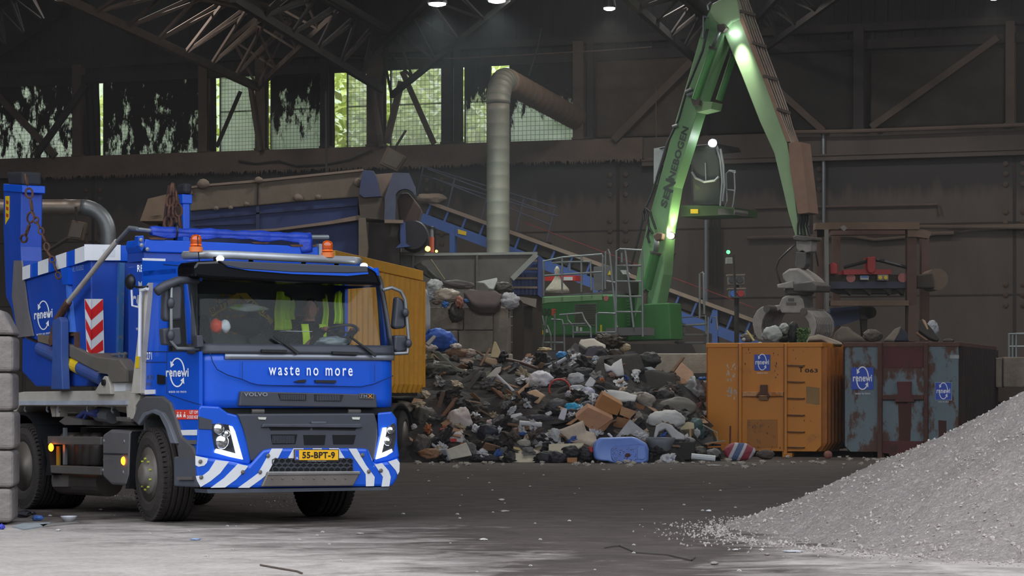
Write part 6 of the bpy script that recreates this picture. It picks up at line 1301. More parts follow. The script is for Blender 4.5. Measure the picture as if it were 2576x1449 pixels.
cb2('red_pull_cord', (1320, 560), (1900, 775), .02, .02, M('red_cord', '7a2320', .6), CY-.1)
for i in range(19):
    t = i/18; x = 1075+t*800; y0 = 508+t*303; mb = MB(); mb.bar(W.v(x+12, y0, CY-.02), W.v(x-6, y0+45, CY-.02), .07, .06); mb.build('idler_frame', cblue, cv)
for (x, y) in ((1140, 690), (1500, 820), (1800, 900)): cb2('support_leg', (x, y-120), (x, 1080), .16, .16, cblue)
for i, (a, b) in enumerate((((1182, 572), (1182, 660)),)): pass
MB().prism([W.v(a, b, CY-.09) for a, b in zg((605, 430), (672, 450), (668, 480), (605, 465))], (0, .02, 0)).build('yellow_label', stick_y, cv)
MB().tube([W.v(1064, 535, CY-.05), W.v(1064, 535, CY+1.25)], .26, 16).build('head_pulley', cdk, cv)
MB().blob(W.v(1085, 500, CY), (.4, .4, .15), 3, .3).build('dust_clump', M('light_dust', '9d8874'), cv, smooth=True)
# handrail
hr = thing('handrail', 'thin grey-blue handrail along the walkway above the conveyor', 'railing', fr=W); hm2 = M('grey_blue_rail', '4c5263', .6, dust=.15)
for q in ((-1.0, [(1063, 418), (1400, 522)]), (-1, [(1060, 440), (1395, 543)]), (-1, [(1090, 448), (1385, 566)]), (-3, [(1075, 425), (1405, 545)])): MB().tube([W.v(a, b, CY+1.4) for a, b in q[1]], .022, 6).build('rail', hm2, hr)
for x in (1065, 1145, 1230, 1318, 1395): y = 420+(x-1063)*.31; MB().tube([W.v(x, y, CY+1.4), W.v(x-22, y+92, CY+1.4)], .025, 6).build('rail_post', hm2, hr)
MB().bar(W.v(1045, 500, CY+1.5), W.v(1380, 612, CY+1.5), .6, .06).build('walkway', cdk, hr)
# hydraulic leg with orange sleeve and yellow lamp by the drum
o = thing('support_cylinder', 'orange sleeved cylinder standing by the left end of the conveyor', 'cylinder', loc=P(1086, 640, 66)); o0 = P(1086, 640, 66)
MB().tube([V((0, 0, -.1)), V((0, 0, .44))], .06, 14).build('orange_sleeve', M('faded_orange_red', 'b0513c', .6), o); MB().tube([V((0, 0, .44)), V((0, 0, .72))], .05, 12).build('rod', galv, o); MB().tube([V((0, 0, .65)), V((0, 0, .7))], .09, 12).build('collar', black, o); MB().tube([V((0, 0, -.1)), V((0, 0, -o0.z))], .06, 12).build('foot', cdk, o)
def smalllamp(px, py, d, r, col, label, e=12, name='indicator_lamp'):
    o = MB().blob((0, 0, 0), (r, r*.5, r), 1, .1, sub=2).build(name, M('lit_'+col, col, .3, emit=e, var=0), smooth=True); o.location = P(px, py, d); tag(o, label, 'lamp')
smalllamp(1076, 626, 65.5, .07, 'ffd84a', 'glowing yellow warning lamp on the hopper edge by the orange cylinder', 8); smalllamp(1098, 632, 65.5, .035, 'ffd84a', 'tiny yellow light right of the glowing warning lamp', 5)
smalllamp(1832, 634, 66, .05, '40ff60', 'small green light above the white switch box', 6)
# ================================================================ hopper and ribbed feeder
hp = thing('hopper', 'grey steel hopper with pale rim behind the concrete pier', 'hopper', loc=(0, 62, 0)); ho = V((0, 62, 0)); hmt = M('stained_grey_steel', '5f5d58', .75, var=.3, scale=1.5, dust=.15)
MB().prism([P(a, b, 61.5)-ho for a, b in ((965, 634), (1350, 637), (1287, 703), (1285, 780), (965, 780))], (0, .1, 0)).build('front_plate', hmt, hp); MB().prism([P(a, b, 63.4)-ho for a, b in ((965, 634), (1350, 637), (1300, 780), (965, 780))], (0, .1, 0)).build('back_plate', hmt, hp)
rm_ = M('pale_rim_steel', '8f948c', .6); MB().bar(P(962, 634, 61.5)-ho, P(1052, 641, 61.5)-ho, .12, .06).bar(P(1052, 641, 61.5)-ho, P(1352, 637, 61.5)-ho, .12, .06).build('rim', rm_, hp); MB().bar(P(1350, 640, 61.45)-ho, P(1288, 702, 61.45)-ho, .1, .12).build('slanting_rim', rm_, hp)
MB().prism([P(a, b, 61.6)-ho for a, b in ((985, 780), (1285, 780), (1285, 1080), (985, 1080))], (0, 1.9, 0)).build('support_wall', cb_d, hp)
for x in (1040, 1200): MB().bar(P(x, 641, 61.42)-ho, P(x, 775, 61.42)-ho, .05, .1).build('stiffener', hmt, hp)
fd = thing('ribbed_feeder', 'dark blue ribbed sheet box between hopper and crane', 'feeder', loc=(0, 62, 0)); fb = M('feeder_blue', '27417c', .6, dust=.3)
MB().prism([P(a, b, 61.9)-ho for a, b in ((1288, 705), (1353, 640), (1353, 742), (1290, 742))], (0, 1.6, 0)).build('body', fb, fd); MB().prism([P(a, b, 61.9)-ho for a, b in ((1290, 743), (1364, 743), (1364, 1080), (1290, 1080))], (0, 1.6, 0)).build('support_base', cdk, fd)
for i in range(5): x = 1305+i*10; MB().bar(P(x, 690, 61.85)-ho, P(x, 742, 61.85)-ho, .04, .06).build('vertical_rib', M('feeder_rib', '1d305e', .6, dust=.2), fd)
for y in (656, 676, 700, 723): MB().bar(P(max(1290, 1352-(y-640)), y, 61.8)-ho, P(1352, y, 61.8)-ho, .06, .05).build('dusty_shelf', M('light_dust', '9d8874'), fd)
MB().prism([P(a, b, 61.7)-ho for a, b in ((1353, 640), (1364, 648), (1364, 750), (1353, 742))], (0, 1.5, 0)).build('end_post', fb, fd)
o = centred(MB().prism([P(a, b, 60.4) for a, b in ((1302, 745), (1350, 752), (1348, 774), (1316, 762))], (0, .5, 0)).build('metal_chute', M('pale_dusty_sheet', '857f74', .8, dust=.4))); MB().box((-.1, 0, -o.location.z), (.1, .2, .05)).build('support_post', cdk, o); tag(o, 'pale dusty sheet metal chute between the pier rubbish and the crane house', 'chute')
# ================================================================ gantry with magnet conveyor
GD = 61.0; go = V((12, 61, 0)); gr = M('gantry_rust_brown', '4b342e', .85, var=.3, scale=2, dust=.3); gd = M('gantry_dusty_beam', '6a5648', .9, var=.2, dust=.6)
ga = thing('gantry', 'rusty brown steel gantry over the containers with a conveyor inside', 'gantry', loc=go)
def gg(name, poly, mat, d=GD, th=.35, par=None, **k): return MB().prism([P(a, b, d+5)-go for a, b in zc(*poly)], (0, th, 0)).build(name, mat, par or ga, **k)
gnd = 2150   # far below the rim line, where the posts meet the ground in zoomed pixels
def post(x0, x1, y0, d, m, nm='post'):
    a = P(*zc((x0, y0))[0], d+5)-go; b = P(*zc((x1, y0))[0], d+5)-go; MB().box((a.x, a.y, 0), (b.x, a.y+.35, a.z)).build(nm, m, ga)
post(892, 948, 115, 61, gr); post(1625, 1702, 115, 61, gr); post(1742, 1806, 190, 63, gr); post(1022, 1082, 160, 63.5, gr)
gg('top_beam', ((878, 65), (1725, 60), (1725, 118), (878, 120)), gd, 60.9, .5); gg('top_beam', ((1010, 130), (1620, 128), (1620, 160), (1010, 165)), gr, 62.8, .4); gg('corner_gusset', ((890, 120), (1020, 120), (950, 180), (890, 185)), gr); gg('corner_gusset', ((1630, 118), (1750, 120), (1830, 140), (1800, 195), (1700, 180), (1630, 180)), gd, 60.95)
gg('side_channel', ((955, 120), (985, 120), (990, 790), (962, 790)), M('pale_channel', '6d6e6c', .7, dust=.2), 60.8, .15)
gg('cross_beam', ((1000, 700), (1640, 698), (1640, 740), (1000, 742)), gd, 60.8, .4)
gg('post_sleeve', ((1640, 740), (1715, 735), (1725, 850), (1700, 1030), (1630, 1030)), M('sleeve_brown', '55423a', .9, dust=.3), 60.7, .5)
lb = gg('junction_box', ((1080, 105), (1110, 85), (1138, 110), (1110, 135)), M('pale_box', '84817a', .8), 60.7, .2)
gc = thing('magnet_conveyor', 'dark overband conveyor with red magnet housing mounted in the gantry', 'conveyor', loc=go)
gg('side_beam', ((1000, 545), (1620, 545), (1620, 598), (1000, 602)), M('slate_blue_beam', '333a4e', .7, dust=.2), 61.2, .8, gc); gg('belt', ((1000, 600), (1620, 598), (1560, 640), (1100, 640)), cdk, 61.5, .9, gc)
gg('bed', ((1000, 490), (1620, 488), (1620, 545), (1000, 545)), cdk, 61.25, .9, gc)
c = P(*zc((1870, 525))[0], 66.3)-go; MB().tube([c, c+V((0, 1.2, 0))], .28, 22).build('end_pulley', M('dusty_pulley', '5e5044', .8, dust=.4), gc); gg('pulley_arm', ((1700, 490), (1830, 470), (1850, 600), (1700, 600)), cdk, 61.2, .3, gc, bevel=.04)
mr_ = M('magnet_red', 'a01f22', .55, var=.15, dust=.1)
gg('magnet_beam', ((1108, 450), (1150, 445), (1495, 445), (1495, 484), (1110, 488)), mr_, 61.1, 1.0, gc); gg('magnet_tower', ((1300, 345), (1368, 340), (1368, 460), (1340, 478), (1312, 470), (1300, 440)), mr_, 61.0, .6, gc, bevel=.02); gg('magnet_block', ((995, 405), (1025, 385), (1058, 405), (1058, 482), (1000, 484)), mr_, 61.0, .5, gc, bevel=.02)
MB().tube([P(*p, 66.1)-go for p in zc((1110, 430), (1300, 380))], .05, 6).tube([P(*p, 66.1)-go for p in zc((1368, 365), (1640, 435))], .05, 6).tube([P(*p, 66.1)-go for p in zc((1368, 372), (1440, 372))], .05, 6).build('tension_rod', black, gc)
for q, m in ((((1245, 498), (1312, 498), (1312, 530), (1245, 530)), 'label_white'), (((1385, 488), (1472, 488), (1472, 535), (1385, 535)), 'pale_box')): gg('control_plate', q, MC[m], 61.05, .15, gc)
gg('blue_label', ((1250, 500), (1308, 500), (1308, 512), (1250, 512)), M('pictogram_blue', '3a6ac0'), 61.04, .01, gc)
for x in (1165, 1587): cc = P(*zc((x, 515))[0], 66.2)-go; MB().lathe([(.12, 0), (.12, .03), (0, .03)], Matrix.Translation(cc)@Matrix.Rotation(PI/2, 4, 'X'), 16).build('warning_disc', M('disc_pale_red', 'a0605a'), gc)
for x in (1405, 1450): cc = P(*zc((x, 512))[0], 66.04)-go; MB().lathe([(.05, 0), (.05, .02), (0, .02)], Matrix.Translation(cc)@Matrix.Rotation(PI/2, 4, 'X'), 10).build('yellow_mark', stick_y, gc)
for x in (1130, 1290, 1450, 1560): gg('scraper', ((x-30, 600), (x+50, 600), (x+40, 655), (x+20, 640)), cdk, 61.3, .5, gc)
sc2 = thing('sorting_conveyor', 'dusky blue conveyor head sticking out low inside the gantry', 'conveyor', loc=go); nb = M('dusky_blue_steel', '26355c', .7, dust=.2)
gg('body', ((1000, 800), (1240, 750), (1250, 850), (1050, 915), (1040, 870)), nb, 62.2, 1.0, sc2); gg('upper_rail', ((1000, 760), (1230, 745), (1240, 765), (1000, 800)), M('feeder_rib', '1d305e'), 62.1, 1.1, sc2)
cc = P(*zc((1325, 795))[0], 67.1)-go; MB().tube([cc, cc+V((0, 1.1, 0))], .16, 18).build('end_roller', cdk, sc2); gg('roller_arm', ((1235, 745), (1330, 750), (1350, 830), (1300, 850), (1245, 850)), cdk, 62.1, .2, sc2); gg('leg', ((1250, 850), (1300, 850), (1300, 1100), (1270, 1100)), cdk, 62.3, .3, sc2)
a = P(*zc((1285, 1100))[0], 67.4)-go; MB().box((a.x-.1, a.y, 0), (a.x+.1, a.y+.2, a.z+.1)).build('leg', cdk, sc2)
# switch boxes on a post
sw = thing('switch_post', 'steel post with two pale rounded switch cabinets left of the grab', 'switch box', loc=(P(1853, 700, 65).x, 65, 0)); so = sw.location.copy(); pb_ = M('switch_box_grey', '7d7c7a', .6, dust=.2)
MB().tube([V((0, 0, 0)), V((0, 0, P(1853, 690, 65).z))], .06, 8).build('post', steel_dk, sw)
for q, b, nm in ((((165, 492), (300, 490), (302, 572), (168, 572)), 485, 'a'), (((172, 610), (308, 605), (312, 676), (178, 678)), 597, 'b')):
    bx_ = MB().prism([P(a, c_, 64.8)-so for a, c_ in zc(*q)], (0, .25, 0)).build('switch_cabinet', pb_, sw, bevel=.02); MB().prism([P(a, c_, 64.75)-so for a, c_ in zc((q[0][0]-5, b), (q[1][0]+5, b-3), (q[1][0]+5, b+10), (q[0][0]-5, b+12))], (0, .35, 0)).build('dusty_lid', M('light_dust', '9d8874'), bx_)
    for k, x in enumerate((200, 262)):
        yy = (q[0][1]+q[2][1])/2; cc = P(*zc((x+(8 if nm == 'b' else 0), yy))[0], 64.79)-so; MB().lathe([(.09, 0), (.08, .06), (0, .06)], Matrix.Translation(cc)@Matrix.Rotation(PI/2, 4, 'X'), 14).build('socket', M('socket_dark', '3d3c40', .6) if nm == 'a' else (M('pictogram_blue', '3a6ac0') if k == 0 else red), bx_)
sx = centred(MB().prism([P(a, b, 66) for a, b in zc((150, 348), (222, 348), (218, 402), (150, 402))], (0, .25, 0)).build('switch_box', M('switch_box_white', '8e8f8e', .6, dust=.1), bevel=.02)); tag(sx, 'small pale switch box on the wall under the green light', 'switch box')
conduit([(1845, 640), (1848, 700), (1850, 745)], .03, 'short dark cable conduit between the pale switch box and the switch post', steel_dk, y=-13.5)
# steel stair frame right edge, small railings by the crane foot
rf2 = thing('gate', 'galvanised gate frame standing on the concrete at the right edge', 'frame', loc=P(2560, 900, 60)); r0 = rf2.location.copy()
for q in (((2538, 902), (2538, 840), (2580, 840)), ((2547, 902), (2547, 842)), ((2538, 872), (2580, 872)), ((2556, 840), (2556, 900))): MB().tube([P(a, b, 60)-r0 for a, b in q], .03, 6).build('frame_tube', gt, rf2)
st2 = thing('access_stair', 'grey steel access stair with railings at the foot of the crane', 'stair', fr=E)
for q in (((1705, 885), (1705, 800), (1775, 795), (1778, 880)), ((1712, 820), (1778, 815)), ((1780, 870), (1782, 798), (1802, 798), (1805, 830)), ((1760, 800), (1760, 690), (1768, 685), (1770, 690), (1772, 790))): MB().tube([E.v(a, b, 1.6) for a, b in q], .03, 7).build('railing_tube', gt, st2)
for y in (842, 862, 880): MB().bar(E.v(1708, y, 1.6), E.v(1780, y, 1.6), .5, .05).build('step', M('platform_grey', '5f6063'), st2)
a = E.v(1705, 890, 1.6); b = E.v(1780, 890, 1.6); MB().box((a.x, 1.4, 0), (b.x, 2.3, a.z-.05)).build('stair_base', MC['sooty_steel'], st2)
# ================================================================ the waste heap
def lerp_tab(tab, x):
    if x <= tab[0][0]: return tab[0][1]
    for (a, b), (c, d) in zip(tab, tab[1:]):
        if x <= c: return b+(d-b)*(x-a)/(c-a)
    return tab[-1][1]
RIDGE = ((960, 900), (1040, 890), (1140, 888), (1240, 893), (1320, 896), (1400, 890), (1450, 875), (1520, 868), (1580, 885), (1640, 925), (1700, 940), (1760, 985), (1790, 1040), (1815, 1110), (1840, 1160))
def hz_(x, y):
    px = CX+F*x/y; top = 1.45+(HY-lerp_tab(RIDGE, px))*57.3/F; top = max(.02, top-.12)
    toe = 51.4 if px < 1700 else 51.4+(px-1700)*.02
    t = (y-toe)/(57.3-toe)
    if t <= 0: return 0
    t = min(1, t); s = t**.8*(1.25-.25*t); return max(0, top*s+.22*noise.noise(V((x*.9, y*.9, 2)))*min(1, t*4)+.07*noise.noise(V((x*3, y*3, 5)))*min(1, t*4))
def hit(px, py):
    d = 50.8
    while d < 57.3:
        p = P(px, py, d)
        if p.z <= hz_(p.x, p.y): return d
        d += .05
    return 57.3
heap_m = M('dark_mixed_rubbish', '2d2724', .95, var=.4, scale=5, col2='1b191b', thr=.5, bump=.6, bscale=9)
mb = MB(); mb.grid(lambda a, b: (lambda X, Y: V((X, Y, hz_(X, Y)-.03)))(-3.6+8.6*a+.0*b, 50.8+8.2*b), 110, 100)
o = mb.build('rubbish_mound', heap_m); centred(o); tag(o, 'dark mixed rubbish forming the body of the big waste heap', 'rubbish', kind='stuff')
zh = zoom(1000, 820, .2622); zk = zoom(1380, 820, .2622)
IM = {}
def im(col, rough=.8, bump=.0, var=.15, **k):
    key = 'item_'+col+('_b' if bump else '')
    if key not in IM: IM[key] = M(key, col, rough, var=var, scale=4, bump=bump, bscale=10, **k)
    return IM[key]
def cpx(poly): return sum(p[0] for p in poly)/len(poly), sum(p[1] for p in poly)/len(poly)
def finish(o, label, cat, group=None): centred(o); return tag(o, label, cat, group)
def slab(z, poly, col, name, label, cat, th=.05, lean=.6, d=None, wav=0, bump=.15, dd=-.15, yaw=0):
    q = z(*poly); cx_, cy_ = cpx(q); D0 = (hit(cx_, cy_) if d is None else d)+dd; yb = max(p[1] for p in q)
    f = lambda p: D0+(yb-p[1])*D0/F*lean-(yb-cy_)*D0/F*lean*.5+(p[0]-cx_)*D0/F*yaw
    pts = [P(p[0], p[1], f(p)) for p in q]; n = (pts[1]-pts[0]).cross(pts[-1]-pts[0]).normalized(); n = n if n.y > 0 else -n
    mb = MB(); mb.prism(pts, n*th); o = mb.build(name, im(col, bump=bump)); 
    if wav:
        bm = bmesh.new(); bm.from_mesh(o.data); bmesh.ops.triangulate(bm, faces=bm.faces[:]); bmesh.ops.subdivide_edges(bm, edges=bm.edges[:], cuts=3, use_grid_fill=True)
        for v in bm.verts: v.co += n*(wav*noise.noise(v.co*3.0))*1.0+V((0, 0, wav*.3*noise.noise(v.co*5)))
        bm.to_mesh(o.data); bm.free()
        for p in o.data.polygons: p.use_smooth = True
    else:
        b = o.modifiers.new('bevel', 'BEVEL'); b.width = min(.012, th*.3); b.segments = 1; b.limit_method = 'ANGLE'
    for v in o.data.vertices: v.co.z = max(v.co.z, .005)
    return finish(o, label, cat)
def bag(z, x0, y0, x1, y1, col, name, label, cat, d=None, dep=.8, amp=.3, fr=1.7, seed=None, rot=0, bump=.3, rough=.6, sub=4, dd=-.05, **k):
    (ax, ay), (bx, by) = z((x0, y0), (x1, y1)); cx_, cy_ = (ax+bx)/2, (ay+by)/2; D0 = (hit(cx_, cy_) if d is None else d)+dd
    w, h = (bx-ax)*D0/F/2, (by-ay)*D0/F/2; c = P(cx_, cy_, D0); R_ = Matrix.Rotation(rot, 3, 'Y')
    mb = MB(); mb.blob(c, (w, min(w, max(h, .1))*dep, h), seed if seed is not None else x0+y0, amp, fr, sub, m=R_)
    o = mb.build(name, im(col, rough, bump=bump, **k), smooth=True)
    for v in o.data.vertices: v.co.z = max(v.co.z, .005)
    return finish(o, label, cat)
def pole(z, pts, r, col, name, label, cat, d=None, lean=.4, metal=False):
    q = z(*pts); cx_, cy_ = cpx(q); D0 = (hit(cx_, cy_) if d is None else d)-.3
    o = MB().tube([P(p[0], p[1], D0+(cy_-p[1])*D0/F*lean) for p in q], r, 8).build(name, im(col, .5))
    return finish(o, label, cat)
# ---- nearest row, left half of the heap
bag(zh, 470, 790, 720, 1060, 'b3a8a4', 'plastic_bag', 'translucent greyish pink plastic bag leaning in the left part of the heap', 'bag', amp=.25)
bag(zh, 690, 840, 800, 960, 'd2d2d8', 'plastic_bag', 'torn white plastic bag just right of the translucent greyish bag', 'bag', amp=.5, fr=2.6)
bag(zh, 715, 950, 790, 1030, 'c6c8cc', 'plastic_scrap', 'small white plastic piece hanging below the torn white bag', 'plastic', amp=.5)
bag(zh, 400, 975, 470, 1045, 'a8403c', 'crumpled_wrapper', 'crumpled red and pink wrapper at the left foot of the translucent bag', 'wrapper', amp=.5)
o = slab(zh, [(450, 1040), (600, 1010), (680, 1110), (500, 1105)], 'b9b4b2', 'plastic_sack', 'flat white plastic sack with a red print below the translucent bag', 'bag', wav=.1)
MB().prism([P(a, b, 51.5)-o.location for a, b in zh((505, 1080), (565, 1080), (568, 1110), (508, 1112))], (0, .02, 0)).build('red_print', im('b83a3a'), o)
o = slab(zh, [(465, 1185), (660, 1115), (715, 1240), (495, 1285)], 'c3bcad', 'foam_box', 'cream cardboard box lying near the foot of the heap at left', 'box', th=.35, lean=.3, dd=-.2)
slab(zh, [(410, 1185), (465, 1185), (500, 1285), (430, 1300), (405, 1230)], '83868e', 'grey_board', 'small grey panel against the left side of the cream box', 'panel', dd=-.3, yaw=-1)
slab(zh, [(0, 715), (165, 740), (150, 790), (120, 850), (0, 760)], 'a39382', 'cardboard_sheet', 'pale cardboard sheet above the trailer wheel at the left end of the heap', 'cardboard', wav=.05)
bag(zh, 140, 770, 380, 1010, '46423c', 'carpet_roll', 'dark greenish grey crumpled carpet near the trailer wheel', 'carpet', amp=.3)
bag(zh, 135, 1045, 320, 1260, '4c4541', 'carpet_piece', 'brown grey carpet piece hanging at the left foot of the heap', 'carpet', amp=.25)
bag(zh, 215, 1180, 420, 1280, '8a6446', 'brown_blanket', 'brown blanket crumpled at the left foot of the heap', 'blanket', amp=.35)
bag(zh, 130, 940, 185, 1000, 'b5afa9', 'paper_ball', 'white crumpled paper ball just right of the trailer wheel', 'paper', amp=.3, sub=3)
slab(zh, [(285, 845), (380, 905), (385, 930), (350, 925), (285, 870)], 'a89c88', 'wood_strip', 'short pale wooden strip left of the translucent bag', 'wood')
bag(zh, 290, 1040, 370, 1120, 'aaa393', 'cloth_scrap', 'cream cloth scrap above the grey panel', 'cloth', amp=.4)
slab(zh, [(330, 1115), (440, 1190), (425, 1210), (325, 1140)], 'a7aab0', 'plastic_strip', 'pale grey plastic strip pointing down to the grey panel', 'plastic')
slab(zh, [(975, 1260), (1400, 1140), (1600, 1110), (1590, 1180), (1300, 1325), (1180, 1340)], 'b9b19e', 'mattress_foam', 'large cream foam sheet spread flat at the foot of the heap', 'foam', th=.06, lean=1.6, wav=.05, dd=-.3)
bag(zh, 1310, 1205, 1600, 1340, '211f26', 'black_bag', 'black crumpled bag on the floor at the end of the cream foam sheet', 'bag', amp=.25, dd=-.3)
bag(zh, 1230, 1000, 1340, 1110, '3a3538', 'dark_hose', 'coiled dark hose lying above the cream foam sheet', 'hose', amp=.4)
slab(zh, [(1305, 1100), (1370, 1040), (1500, 985), (1560, 1040), (1570, 1110), (1430, 1145), (1320, 1140)], 'a7a6a4', 'plastic_foil', 'greyish white plastic foil lying over the cream foam sheet', 'foil', wav=.15, dd=-.3)
bag(zh, 1150, 1085, 1290, 1175, '9b958c', 'cushion', 'small grey beige cushion left of the plastic foil', 'cushion', amp=.2)
slab(zh, [(955, 1190), (1110, 1175), (1125, 1215), (960, 1245)], 'b08a3c', 'mustard_cushion', 'mustard yellow cushion near the foot of the heap', 'cushion', th=.15, wav=.06)
slab(zh, [(1090, 1150), (1170, 1165), (1200, 1200), (1130, 1210)], 'b5a06a', 'paper_folder', 'open folder with a red and yellow edge beside the mustard cushion', 'folder')
bag(zh, 760, 940, 975, 1130, '1e2030', 'navy_cloth', 'dark navy cloth draped in the middle left of the heap', 'cloth', amp=.25)
slab(zh, [(905, 995), (1000, 925), (1010, 940), (960, 1000), (900, 1085)], '75777d', 'metal_profile', 'thin grey metal profile on the edge of the navy cloth', 'metal', th=.03)
slab(zh, [(1010, 915), (1100, 855), (1180, 830), (1200, 850), (1130, 885), (1030, 930)], 'b8b8ba', 'plastic_sheet_piece', 'curved white plastic panel in the middle of the heap', 'plastic', wav=.06)
pole(zh, [(1170, 930), (1385, 950)], .05, 'c0c0c4', 'plastic_pipe', 'white plastic pipe lying level in the middle of the heap', 'pipe')
bag(zh, 1150, 900, 1210, 975, '53719c', 'blue_rag', 'small blue and white rag at the left end of the white plastic pipe', 'cloth', amp=.4)
slab(zh, [(1155, 985), (1290, 970), (1292, 985), (1160, 1003)], '7d5a46', 'wood_lath', 'reddish brown wooden slat under the white plastic pipe', 'wood')
bag(zh, 1090, 980, 1170, 1060, '7a5030', 'brown_bottle', 'brown leather pouch in the middle of the heap above the mustard cushion', 'pouch', amp=.3)
slab(zh, [(805, 1105), (875, 1102), (875, 1130), (810, 1130)], 'bdbcb0', 'white_tile', 'small white strip below the navy cloth', 'plastic')
bag(zh, 870, 1095, 945, 1150, '9a9086', 'cloth_scrap', 'small beige cloth knot right of the white strip below the navy cloth', 'cloth', amp=.4)
bag(zh, 760, 1185, 860, 1245, 'c9c8cc', 'plastic_bag', 'small white plastic bag lying on the floor edge below the navy cloth', 'bag', amp=.5)
bag(zh, 850, 900, 915, 960, 'b7a2a0', 'cloth_scrap', 'small pinkish cloth scrap right of the torn white bag', 'cloth', amp=.4)
bag(zh, 690, 1230, 960, 1310, '27242a', 'black_rags', 'black rags lying on the floor in front of the cream box', 'cloth', amp=.35)
# upper left part
bag(zh, 255, 25, 545, 235, '2c59b4', 'blue_bag', 'big blue plastic shopping bag on top of the heap beside the yellow container', 'bag', amp=.28, fr=1.4, dd=.1)
slab(zh, [(265, 165), (345, 85), (372, 100), (300, 190)], '8f8d8a', 'wood_strip', 'grey board end leaning on the blue bag', 'board', dd=-.3)
bag(zh, 250, 170, 380, 250, 'b4a9a2', 'plastic_sheet', 'whitish plastic sheet bunched under the blue bag', 'plastic', amp=.3)
bag(zh, 510, 165, 610, 225, 'b9b0aa', 'plastic_bag', 'small white bag right of the blue bag on the ridge', 'bag', amp=.4)
bag(zh, 480, 215, 700, 300, '7c5c44', 'brown_cloth', 'brown cloth lying on the ridge right of the blue bag', 'cloth', amp=.3)
bag(zh, 640, 225, 760, 300, '9c8c80', 'beige_cloth_pile', 'beige and red speckled cloth pile on the ridge', 'cloth', amp=.4)
slab(zh, [(270, 240), (310, 215), (345, 310), (280, 325)], '6c6a52', 'olive_cushion', 'olive coloured pad by the yellow container under the blue bag', 'pad', th=.12)
slab(zh, [(335, 240), (400, 235), (560, 400), (470, 430), (370, 330)], '2f3226', 'dark_mat', 'dark olive mat sliding down below the blue bag', 'mat', wav=.1)
bag(zh, 495, 275, 595, 375, '1e1d1f', 'black_bag', 'round black bag below the ridge right of the olive mat', 'bag', amp=.2)
slab(zh, [(480, 250), (620, 290), (735, 345), (720, 375), (600, 340), (510, 300)], '8d7a6c', 'curved_veneer', 'light brown curved panel sliding down from the ridge at left', 'panel', wav=.06)
slab(zh, [(595, 340), (730, 355), (720, 372), (640, 380), (600, 370)], '6a655f', 'plywood_piece', 'grey plywood piece below the light brown curved panel', 'wood')
bag(zh, 260, 370, 560, 500, '23261d', 'green_black_carpet', 'dark moss green carpet folded at the left of the heap', 'carpet', amp=.2)
slab(zh, [(255, 395), (400, 345), (480, 350), (640, 405), (660, 440), (470, 410), (380, 400), (260, 440)], '4a473d', 'carpet_strip', 'grey green carpet strip lying over the moss green carpet', 'carpet', wav=.08)
slab(zh, [(420, 540), (560, 545), (800, 400), (835, 410), (760, 500), (600, 590), (440, 570)], '332f2f', 'dark_carpet', 'long dark carpet flap running down to the left in the heap', 'carpet', wav=.1, th=.08)
slab(zh, [(460, 600), (700, 530), (790, 430), (830, 440), (740, 560), (620, 680), (500, 670)], '3d3a3a', 'grey_carpet', 'dark grey carpet underside hanging below the long carpet flap', 'carpet', wav=.1)
slab(zh, [(710, 658), (800, 540), (940, 400), (1000, 385), (985, 440), (860, 575)], 'a9a39c', 'white_board', 'long pale grey board slanting up to the right in the left of the heap', 'board', th=.05, lean=.4, dd=-.4)
pole(zh, [(950, 475), (1125, 640)], .04, 'b0b0b4', 'white_post', 'white round post slanting down right from the long pale board', 'post')
slab(zh, [(590, 460), (660, 430), (685, 445), (620, 475)], '9c9a52', 'yellow_green_cloth', 'yellowish green cloth scrap below the ridge at left', 'cloth')
slab(zh, [(335, 880), (420, 620), (465, 625), (440, 700), (400, 890)], '4b3a30', 'wood_plank', 'dark brown upright beam left of the leaning brown beam', 'beam', th=.1)
slab(zh, [(380, 905), (540, 690), (580, 680), (560, 730), (420, 905)], '6c4b37', 'wood_plank', 'brown wooden beam leaning right above the translucent bag', 'beam', th=.12, dd=-.35)
slab(zh, [(898, 590), (920, 585), (1080, 700), (1075, 740), (1040, 730)], '6b4a3a', 'wood_plank', 'reddish brown beam slanting down right in the centre of the heap', 'beam', th=.1)
slab(zh, [(965, 560), (1060, 640), (1085, 690), (960, 610)], '54453c', 'plywood_piece', 'brown plywood piece lying on the reddish brown beam', 'wood', th=.04)
slab(zh, [(890, 300), (925, 150), (945, 150), (990, 250), (965, 305)], 'c2b08a', 'paper_cone', 'pointed cream paper cone standing on the ridge', 'paper', th=.15, lean=.1, d=57.0)
bag(zh, 740, 265, 830, 330, '9aa09a', 'pale_green_cloth', 'pale green cloth on the ridge left of the paper cone', 'cloth', amp=.3)
slab(zh, [(745, 240), (770, 232), (830, 275), (815, 290)], '5b4436', 'wood_stick', 'short brown stick on the ridge left of the paper cone', 'wood')
slab(zh, [(770, 330), (890, 310), (1040, 335), (1090, 360), (1020, 385), (900, 380)], '8c765f', 'cardboard_sheet', 'tan cardboard sheet lying below the paper cone', 'cardboard', wav=.05)
bag(zh, 975, 280, 1050, 315, 'b39a54', 'yellow_foam', 'small yellowish foam scrap right of the paper cone', 'foam', amp=.4)
slab(zh, [(840, 440), (890, 430), (900, 470), (850, 500)], '63644e', 'olive_paper', 'olive paper piece above the long pale board', 'paper')
slab(zh, [(1005, 410), (1080, 375), (1090, 390), (1020, 430)], '7d624c', 'wood_offcut', 'short light brown offcut at the top end of the long pale board', 'wood')
pole(zh, [(1040, 320), (1180, 350), (1350, 410)], .035, '4a3026', 'rusty_bar', 'rusty bar crossing the upper middle of the heap', 'bar')
bag(zh, 1085, 350, 1200, 470, '1f2028', 'black_bag', 'black bin bag below the rusty bar', 'bag', amp=.3)
